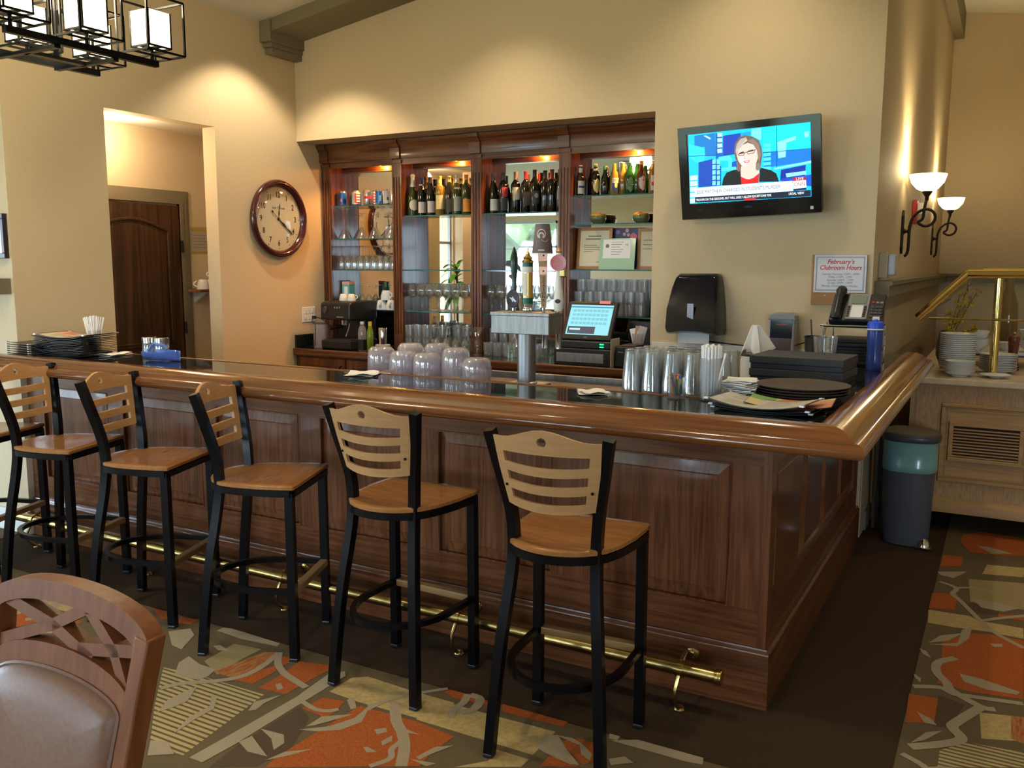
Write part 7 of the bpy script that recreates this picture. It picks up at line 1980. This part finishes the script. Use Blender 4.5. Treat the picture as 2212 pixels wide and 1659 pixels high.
for x in (0.20, -0.19):
    for y in (-0.315, 0.0, 0.31):
        Ls = B()
        s_, z0, z1 = 0.095, 0.035, 0.255
        for dx in (-s_, s_):
            for dy in (-s_, s_):
                Ls.box(x + dx - 0.004, x + dx + 0.004, y + dy - 0.004, y + dy + 0.004, z0, z1)
        for z in (z0, z1):
            for d in (-s_, s_):
                Ls.box(x - s_, x + s_, y + d - 0.004, y + d + 0.004, z - 0.004, z + 0.004)
                Ls.box(x + d - 0.004, x + d + 0.004, y - s_, y + s_, z - 0.004, z + 0.004)
        Ls.box(x - s_, x + s_, y - 0.004, y + 0.004, z0 - 0.004, z0 + 0.004).box(x - 0.004, x + 0.004, y - s_, y + s_, z0 - 0.004, z0 + 0.004)
        fo = Ls.build('cube_frame', blackm, ch, smooth=0)
        B().tube([(x, y, 0.01), (x, y, 0.062)], 0.008, 8).build('post', blackm, fo)
        q = 0.056
        g_ = B().box(x - q, x + q, y - q, y + q, 0.068, 0.208)
        g_.f = [f for i, f in enumerate(g_.f) if i != 1]
        g_.m = g_.m[:5]
        g_.build('frosted_shade', ch_glow, ch, smooth=0)
        e = B()
        for dx in (-q, q):
            for dy in (-q, q):
                e.box(x + dx - 0.003, x + dx + 0.003, y + dy - 0.003, y + dy + 0.003, 0.062, 0.21)
        for d in (-q, q):
            e.box(x - q - .003, x + q + .003, y + d - 0.004, y + d + 0.004, 0.060, 0.067).box(x + d - 0.004, x + d + 0.004, y - q - .003, y + q + .003, 0.060, 0.067)
        e.box(x - q, x + q, y - 0.012, y + 0.012, 0.060, 0.066).box(x - 0.012, x + 0.012, y - q, y + q, 0.060, 0.066)
        e.build('shade_holder', blackm, fo, smooth=0)
    light('chandelier_light', 'POINT', (-2.80 + x, -0.74, 2.473 + 0.30), 30, (1.0, 0.84, 0.56), shadow_soft_size=0.12)
# ---------------------------------------------------------------- hallway shelf with cups, paper notice
hsf = thing('wall_shelf', 'small wooden shelf on white brackets in the hallway', 'shelf', (-4.997, 1.97, 1.395))
B().box(0.0, 0.16, -0.20, 0.30, 0.0, 0.022).build('board', wood('shelf_wood', (0.16, 0.06, 0.02), (0.3, 0.13, 0.05), 'y'), hsf, smooth=0)
for y in (-0.12, 0.2):
    B().prism([(0.0, -0.0005), (0.14, -0.0005), (0.0, -0.09)], y - 0.012, y + 0.012, plane='xz').build('bracket', whitep, hsf, smooth=0)
for (y, lv), lb in (((1.85, 0), 'white coffee cup on the hallway shelf with handle to the left'), ((1.94, 0), 'white coffee cup on the hallway shelf, second along'), ((2.03, 0), 'white coffee cup on the hallway shelf, third along, at the edge of the opening'), ((1.985, 1), 'white coffee cup stacked on the others on the hallway shelf')):
    cup((-4.90, y, 1.4175 + lv * 0.0771), lb, 'coffee cups on the hallway shelf', True, 3.9, 1.4)
pn = B().box(-4.9985, -4.996, 1.838, 2.06, 1.70, 1.908).build('paper_notice', mat('notice_dull', (0.42, 0.36, 0.30), 0.7), smooth=0)
tag(pn, 'pale paper notice with yellow bands on the hallway wall', 'notice')
for z0, z1 in ((1.875, 1.902), (1.702, 1.716)):
    B().box(-4.9958, -4.9952, 1.84, 2.058, z0, z1).build('yellow_band', mat('band_olive', (0.42, 0.33, 0.03), 0.6), pn, smooth=0)
for k in range(5):
    B().box(-4.9958, -4.9954, 1.86, 2.0 - 0.02 * (k % 2), 1.84 - 0.024 * k, 1.844 - 0.024 * k).build('print', ink, pn, smooth=0)
pf = thing('picture_frame', 'dark framed picture with bright glass on the entry wall, cut by the left edge', 'picture', (-4.46, -0.0305, 1.646))
B().box(-0.088, 0.088, -0.028, 0, 0.0, 0.03).box(-0.088, 0.088, -0.028, 0, 0.225, 0.255).box(-0.088, -0.06, -0.028, 0, 0.03, 0.225).box(0.06, 0.088, -0.028, 0, 0.03, 0.225).build('frame', mat('frame_dark', (0.03, 0.02, 0.022), 0.3), pf, smooth=0, bevel=0.003)
B().box(-0.06, 0.06, -0.012, -0.002, 0.03, 0.225).build('reflection_sheet', mat('glass_reflection', (0.62, 0.74, 0.78), 0.15, coat=0.5), pf, smooth=0)  # pale blue is window light reflected in the glass, painted on
# ---------------------------------------------------------------- buffet station on the right
bf = thing('buffet_station', 'honey-coloured wooden buffet station with stone top and louvred door', 'buffet', (0, 0, 0))
X0, X1, Y0, Y1 = 0.20, 1.35, 2.74, 6.6
B().box(X0 + 0.03, X1 - 0.03, Y0 + 0.012, Y1 - 0.03, 0.17, 0.905).build('carcass', wicker, bf, smooth=0)
B().box(X0 - 0.005, X1 + 0.02, Y0 - 0.03, Y1, 0.912, 0.95).build('stone_top', travert, bf, smooth=0, bevel=0.006)
B().box(X0 + 0.005, X1, Y0 + 0.005, Y1 - 0.02, 0.895, 0.912).build('top_moulding', buffw, bf, smooth=0)
buffz = wood('buffet_wood_up', (0.25, 0.135, 0.05), (0.36, 0.215, 0.09), 'z', 1.0, 0.4, 0.2, 0.3)
for a in (X0 + 0.012, X1 - 0.05):
    B().box(a, a + 0.035, Y0 - 0.004, Y0 + 0.03, 0.17, 0.895).build('corner_post', buffz, bf, smooth=0)
B().sweep([(0, 0.13), (0.026, 0.13), (0.026, 0.175), (0.018, 0.19), (0.01, 0.205), (0, 0.215)], [(X0 + 0.01, Y0 + 0.01, 0, -1), (X1, Y0 + 0.01, 0, -1)]).build('base_moulding', buffw, bf, smooth=40)
B().box(X0 + 0.02, X1 - 0.02, Y0 + 0.02, Y1 - 0.04, 0.125, 0.17).build('base', buffw, bf, smooth=0)
def frame_(b_, x0, x1, z0, z1, w_, y0, y1):
    return b_.box(x0, x1, y0, y1, z0, z0 + w_).box(x0, x1, y0, y1, z1 - w_, z1).box(x0, x0 + w_, y0, y1, z0 + w_, z1 - w_).box(x1 - w_, x1, y0, y1, z0 + w_, z1 - w_)
dx0, dx1, dz0, dz1 = 0.388, 0.885, 0.32, 0.80
dro = frame_(B(), dx0, dx1, dz0, dz1, 0.022, Y0 - 0.008, Y0 + 0.012).build('door', buffw, bf, smooth=0, bevel=0.004)
B().box(dx0 + 0.022, dx1 - 0.022, Y0 + 0.002, Y0 + 0.0125, dz0 + 0.022, dz1 - 0.022).build('door_panel', buffw, dro, smooth=0)
frame_(B(), dx0 + 0.035, dx1 - 0.035, dz0 + 0.035, dz1 - 0.035, 0.006, Y0 - 0.004, Y0 + 0.003).build('door_bead', buffw, dro, smooth=0)
lx0, lx1, lz0, lz1 = 0.435, 0.83, 0.452, 0.69
lv = frame_(B(), lx0, lx1, lz0, lz1, 0.024, Y0 - 0.016, Y0 + 0.003).build('louvre_frame', buffw, bf, smooth=0, bevel=0.003)
B().box(lx0 + 0.024, lx1 - 0.024, Y0 + 0.0005, Y0 + 0.0025, lz0 + 0.024, lz1 - 0.024).build('dark_back', mat('louvre_dark', (0.02, 0.012, 0.006), 0.8), lv, smooth=0)
for i in range(10):
    z = lz0 + 0.034 + i * 0.0182
    B().add([(x, y, zz) for x in (lx0 + 0.024, lx1 - 0.024) for y, zz in ((Y0 - 0.013, z - 0.006), (Y0 - 0.013, z + 0.001), (Y0, z + 0.003), (Y0, z - 0.004))],
            [(0, 1, 2, 3), (7, 6, 5, 4), (0, 4, 5, 1), (1, 5, 6, 2), (2, 6, 7, 3), (3, 7, 4, 0)]).build('slat', buffw, lv, smooth=0)
for x in (X0 + 0.15, X1 - 0.15):
    for y in (Y0 + 0.15, Y1 - 0.2):
        B().tube([(x - 0.015, y, 0.055), (x + 0.015, y, 0.055)], 0.05, 14).box(x - 0.025, x + 0.025, y - 0.03, y + 0.03, 0.09, 0.126).build('caster', blackp, bf, smooth=40)
# brass sneeze guard
sg_ = thing('sneeze_guard', 'polished brass sneeze guard with glass panes over the buffet', 'sneeze guard', (0.64, 3.02, 0.9505))
ox, oy, oz = 0.64, 3.02, 0.9505
def P_(x, y, z):
    return (x - ox, y - oy, z - oz)
B().lathe([(0, 0), (0.045, 0), (0.045, 0.006), (0.03, 0.012), (0, 0.012)], 18).tube([(0, 0, 0.0), (0, 0, 0.60)], 0.024, 16).build('post', brassp, sg_)
B().tube([P_(0.47, 2.96, 1.57), P_(1.25, 2.96, 1.575)], 0.027, 16).build('top_tube', brassp, sg_)
B().tube([P_(0.205, 2.95, 1.295), P_(0.47, 2.96, 1.57)], 0.025, 16).build('sloped_tube', brassp, sg_)
B().tube([P_(0.47, 2.96, 1.57), P_(0.47, 6.4, 1.57)], 0.025, 14).build('top_tube', brassp, sg_)
B().tube([P_(0.27, 2.955, 1.295), P_(1.25, 2.955, 1.298)], 0.006, 8).build('lower_rail', brass, sg_)
B().tube([P_(0.215, 2.96, 1.30), P_(0.215, 6.4, 1.30)], 0.008, 8).build('lower_rail', brass, sg_)
pg = clear('guard_glass', (0.96, 0.98, 0.96), 0.03, 0.3)
B().solid([P_(0.24, 2.956, 1.30), P_(1.25, 2.956, 1.30), P_(1.25, 2.956, 1.55), P_(0.48, 2.956, 1.55)], [(0, 1, 2, 3)], (0, 0.005, 0)).build('end_pane', pg, sg_, smooth=0)
B().solid([P_(0.215, 3.0, 1.31), P_(0.46, 3.0, 1.56), P_(0.46, 6.4, 1.56), P_(0.215, 6.4, 1.31)], [(0, 1, 2, 3)], (0.004, 0, -0.004)).build('sloped_pane', pg, sg_, smooth=0)
B().tube([P_(0.64, 6.3, 0.95), P_(0.64, 6.3, 1.55)], 0.024, 14).build('post', brassp, sg_)
B().tube([P_(0.47, 6.3, 1.57), P_(1.25, 6.3, 1.575)], 0.027, 14).build('top_tube', brassp, sg_)
# stacks of plates and bowls: every piece its own object
P_bowl = [(0, 0.0), (0.045, 0.0), (0.047, 0.006), (0.075, 0.020), (0.098, 0.040), (0.105, 0.046), (0.104, 0.049), (0.096, 0.044), (0.072, 0.025), (0.0, 0.010)]
P_plate = [(0, 0.0), (0.045, 0.0), (0.048, 0.007), (0.060, 0.010), (0.088, 0.024), (0.089, 0.027), (0.06, 0.014), (0.0, 0.009)]
def stack(name, prof, n, dz, loc, label, group, k=1.0):
    o = B().lathe([(r_ * k, z) for r_, z in prof], 28, caps=False).build(name, china, smooth=50, loc=loc)
    tag(o, label + (', bottom one' if n > 1 else ''), name if name != 'dinner_plate' else 'plate', group)
    for i in range(1, n):
        c = o.copy()
        C.objects.link(c)
        c['label'] = label + ', %d up' % (i + 1)
        c.location = (loc[0] + random.uniform(-0.0015, 0.0015), loc[1] + random.uniform(-0.0015, 0.0015), loc[2] + i * dz)
BZ = 0.9505
stack('bowl', P_bowl, 17, 0.0125, (0.435, 3.10, BZ), 'white bowl in the tallest stack on the buffet', 'bowls in the tall buffet stack')
stack('dinner_plate', P_plate, 9, 0.0085, (0.462, 2.885, BZ), 'small white plate, low stack, buffet front edge', 'plates in the front buffet stack', 0.95)
stack('dinner_plate', P_plate, 10, 0.0105, (0.665, 3.20, BZ), 'white plate in the wide stack behind the brass post', 'plates behind the brass post', 1.22)
stack('saucer', [(0, 0), (0.03, 0), (0.034, 0.006), (0.085, 0.020), (0.0855, 0.0225), (0.03, 0.010), (0, 0.009)], 1, 0.01, (0.655, 2.90, BZ), 'single white saucer at the foot of the brass post', None)
# raised shelf with bowls at the back of the buffet
rs = thing('tier_shelf', 'pale raised shelf behind the plate stacks on the buffet', 'shelf', (0, 0, 0))
B().box(0.46, 1.25, 3.55, 3.95, 1.035, 1.055).build('board', china, rs, smooth=0)
B().box(0.46, 1.25, 3.548, 3.552, 1.022, 1.035).build('dark_edge', dkgrey, rs, smooth=0)
for x in (0.48, 1.2):
    B().box(x, x + 0.03, 3.58, 3.92, BZ, 1.035).build('leg', dkgrey, rs, smooth=0)
P_bwl = [(0, 0.0), (0.03, 0.0), (0.032, 0.004), (0.06, 0.03), (0.075, 0.07), (0.073, 0.07), (0.056, 0.034), (0.0, 0.008)]
def bwl(loc, label, k=1.0):
    o = B().lathe([(r_ * k, z * k) for r_, z in P_bwl], 22, caps=False).build('bowl', china, smooth=60, loc=loc)
    tag(o, label, 'bowl', None)
bwl((0.53, 3.72, 1.0555), 'white deep bowl on the raised buffet shelf, left one', 1.0)
bwl((0.52, 3.62, 1.0555), 'white deep bowl in front of the other on the raised buffet shelf', 1.1)
bwl((0.53, 3.72, 1.0555 + 0.055), 'white deep bowl nested in the left one on the raised buffet shelf', 1.0)
bwl((0.70, 3.68, 1.0555), 'small white bowl on the raised shelf right of the brass post', 0.8)
bwl((0.86, 3.60, 1.0555), 'white bowl at the right picture edge on the raised shelf', 1.2)
bwl((0.86, 3.60, 1.0555 + 0.065), 'white bowl nested on another at the right picture edge', 1.2)
pm = thing('pepper_mill', 'turned brown wooden pepper mill among the buffet dishes', 'pepper mill', (0.745, 3.40, BZ))
B().lathe([(0, 0), (0.040, 0), (0.041, 0.01), (0.034, 0.05), (0.028, 0.11), (0.031, 0.165), (0.034, 0.17), (0.030, 0.175), (0.036, 0.19), (0.037, 0.21), (0.03, 0.222), (0, 0.224)], 22).build('body', mat('mill_brown', (0.13, 0.035, 0.015), 0.25, coat=0.3), pm, smooth=50)
B().lathe([(0.004, 0.222), (0.004, 0.232), (0.009, 0.238), (0.009, 0.246), (0, 0.25)], 12, caps=False).build('knob', chrome, pm)
# amber glass lamp/decanter
gj = thing('glass_decanter', 'tall amber glass decanter catching light behind the brass post', 'decanter', (0.70, 4.2, BZ))
B().lathe([(0, 0), (0.06, 0), (0.065, 0.01), (0.07, 0.28), (0.062, 0.40), (0.03, 0.50), (0.024, 0.58), (0.028, 0.60), (0, 0.60)], 24).build('body', mat('amber_glass', (0.35, 0.22, 0.06), 0.06, coat=0.5, trans=0.6), gj, smooth=50)
# vase with yellow blossom branches
vs_ = thing('flower_vase', 'sage green vase of yellow blossom branches on the buffet', 'vase', (0.365, 3.36, BZ))
B().lathe([(0, 0), (0.035, 0), (0.04, 0.01), (0.068, 0.08), (0.072, 0.15), (0.058, 0.22), (0.05, 0.245), (0.048, 0.245), (0.055, 0.21), (0.065, 0.15), (0, 0.02)], 22, caps=False).build('vase', mat('sage_glaze', (0.10, 0.13, 0.11), 0.3, coat=0.2), vs_, smooth=60)
twm = mat('twig', (0.10, 0.06, 0.03), 0.8)
ylw = mat('blossom_yellow', (0.62, 0.42, 0.03), 0.6)
ylm = mat('blossom_mauve', (0.42, 0.27, 0.22), 0.6)
rnd = random.Random(3)
fl_pts = []
for i, (dx, dy, h_) in enumerate(((0.05, 0.0, 0.48), (0.10, 0.0, 0.55), (0.15, 0.0, 0.50), (0.0, 0.03, 0.36), (0.16, 0.05, 0.26), (0.02, -0.05, 0.24), (0.09, 0.03, 0.42))):
    p = smoothp([(0, 0, 0.05), (dx * 0.2, dy * 0.2, 0.22), (dx * 0.65, dy * 0.6, 0.22 + (h_ - 0.22) * 0.6), (dx, dy, h_)], 4)
    B().tube(p, 0.0025, 5).build('branch', twm, vs_)
    for q in p[6:]:
        for _ in range(3):
            fl_pts.append((q.x + rnd.uniform(-0.022, 0.022), q.y + rnd.uniform(-0.022, 0.022), q.z + rnd.uniform(-0.018, 0.018), q.z))
fm_ = []
for m_ in (ylw, ylm):
    b_ = B()
    for k in range(5):
        a = 2 * PI * k / 5
        c_, s_ = math.cos(a), math.sin(a)
        b_.add([(0, 0, 0), (c_ * 0.008 - s_ * 0.006, s_ * 0.008 + c_ * 0.006, 0.004), (c_ * 0.018, s_ * 0.018, 0.006), (c_ * 0.008 + s_ * 0.006, s_ * 0.008 - c_ * 0.006, 0.004)], [(0, 1, 2, 3)])
    o = b_.build('blossom', m_, vs_, smooth=0)
    fm_.append(o)
used = [0, 0]
for x, y, z, h_ in fl_pts:
    k = 1 if (rnd.random() < 0.25 and h_ > 0.35) else 0
    o = fm_[k] if not used[k] else fm_[k].copy()
    if used[k]:
        C.objects.link(o)
        o.parent = vs_
    used[k] = 1
    o.location = (x, y, z)
    o.rotation_euler = (rnd.uniform(-1.4, 1.4), rnd.uniform(-1.4, 1.4), rnd.uniform(0, 6))
# ---------------------------------------------------------------- pedal bin
tr = thing('pedal_bin', 'dark grey pedal bin with a pale green liner between bar end and buffet', 'bin', (0.255, 2.43, 0.0045))
def ovl(k, kx=0.136, ky=0.12, n=28, p=2.6):
    out = []
    for i in range(n):
        a = 2 * PI * i / n
        c_, s_ = math.cos(a), math.sin(a)
        out.append((kx * k * math.copysign(abs(c_) ** (2 / p), c_), ky * k * math.copysign(abs(s_) ** (2 / p), s_)))
    return out
def ovlathe(levels, n=28):
    vs, fs = [], []
    for k, z in levels:
        vs += [(x, y, z) for x, y in ovl(k)]
    for j in range(len(levels) - 1):
        for i in range(n):
            fs.append((j * n + i, j * n + (i + 1) % n, (j + 1) * n + (i + 1) % n, (j + 1) * n + i))
    fs.append(tuple(range(n - 1, -1, -1)))
    fs.append(tuple((len(levels) - 1) * n + i for i in range(n)))
    return B().add(vs, fs)
bing = mat('bin_grey', (0.075, 0.082, 0.10), 0.4)
ovlathe([(0.88, 0.0), (0.92, 0.02), (1.07, 0.62)]).build('body', bing, tr, smooth=40)
bl_ = mat('liner_green', (0.15, 0.33, 0.33), 0.22, coat=0.4)
lvls = [(1.055, 0.435), (1.075, 0.44), (1.08, 0.475), (1.07, 0.478), (1.085, 0.55), (1.10, 0.615)]
lb_ = ovlathe(lvls)
lb_.v = [(x * (1 + 0.012 * math.sin(19 * z + 9 * math.atan2(y, x))), y * (1 + 0.012 * math.sin(23 * z + 7 * math.atan2(y, x))), z) for x, y, z in lb_.v]
lb_.build('liner', bl_, tr, smooth=60)
ovlathe([(1.14, 0.612), (1.17, 0.618), (1.17, 0.642), (1.15, 0.648)]).build('rim', mat('bin_rim', (0.05, 0.055, 0.065), 0.35), tr, smooth=40)
ovlathe([(1.13, 0.648), (1.13, 0.660), (0.9, 0.672), (0.4, 0.678)]).build('lid', mat('lid_brown', (0.10, 0.075, 0.055), 0.45), tr, smooth=40)
o = B().lathe([(0.038, 0.0), (0.036, 0.018), (0.026, 0.04), (0.010, 0.052), (0, 0.054)], 16, caps=False).box(-0.04, 0.04, -0.045, 0.03, 0.0, 0.006).build('pedal', chrome, tr, smooth=50)
o.location = (0.105, -0.095, 0.004)
# folded tray stand between the bar end and the bin
fs_ = thing('tray_stand', 'folded grey metal tray stand wedged upright beside the pedal bin', 'tray stand', (0.055, 2.62, 0.0045))
gm = mat('stand_grey', (0.16, 0.17, 0.16), 0.35, 0.5)
for x in (0.0, 0.05):
    B().tube([(x, 0.0, 0.0), (x, 0.0, 0.62)], 0.009, 4, square=True).build('leg', gm, fs_)
    B().tube([(x, 0.10, 0.0), (x, 0.10, 0.62)], 0.009, 4, square=True).build('leg', gm, fs_)
B().box(0.008, 0.042, 0.0, 0.10, 0.25, 0.61).build('strap', mat('strap_black', (0.02, 0.022, 0.02), 0.3), fs_, smooth=0)
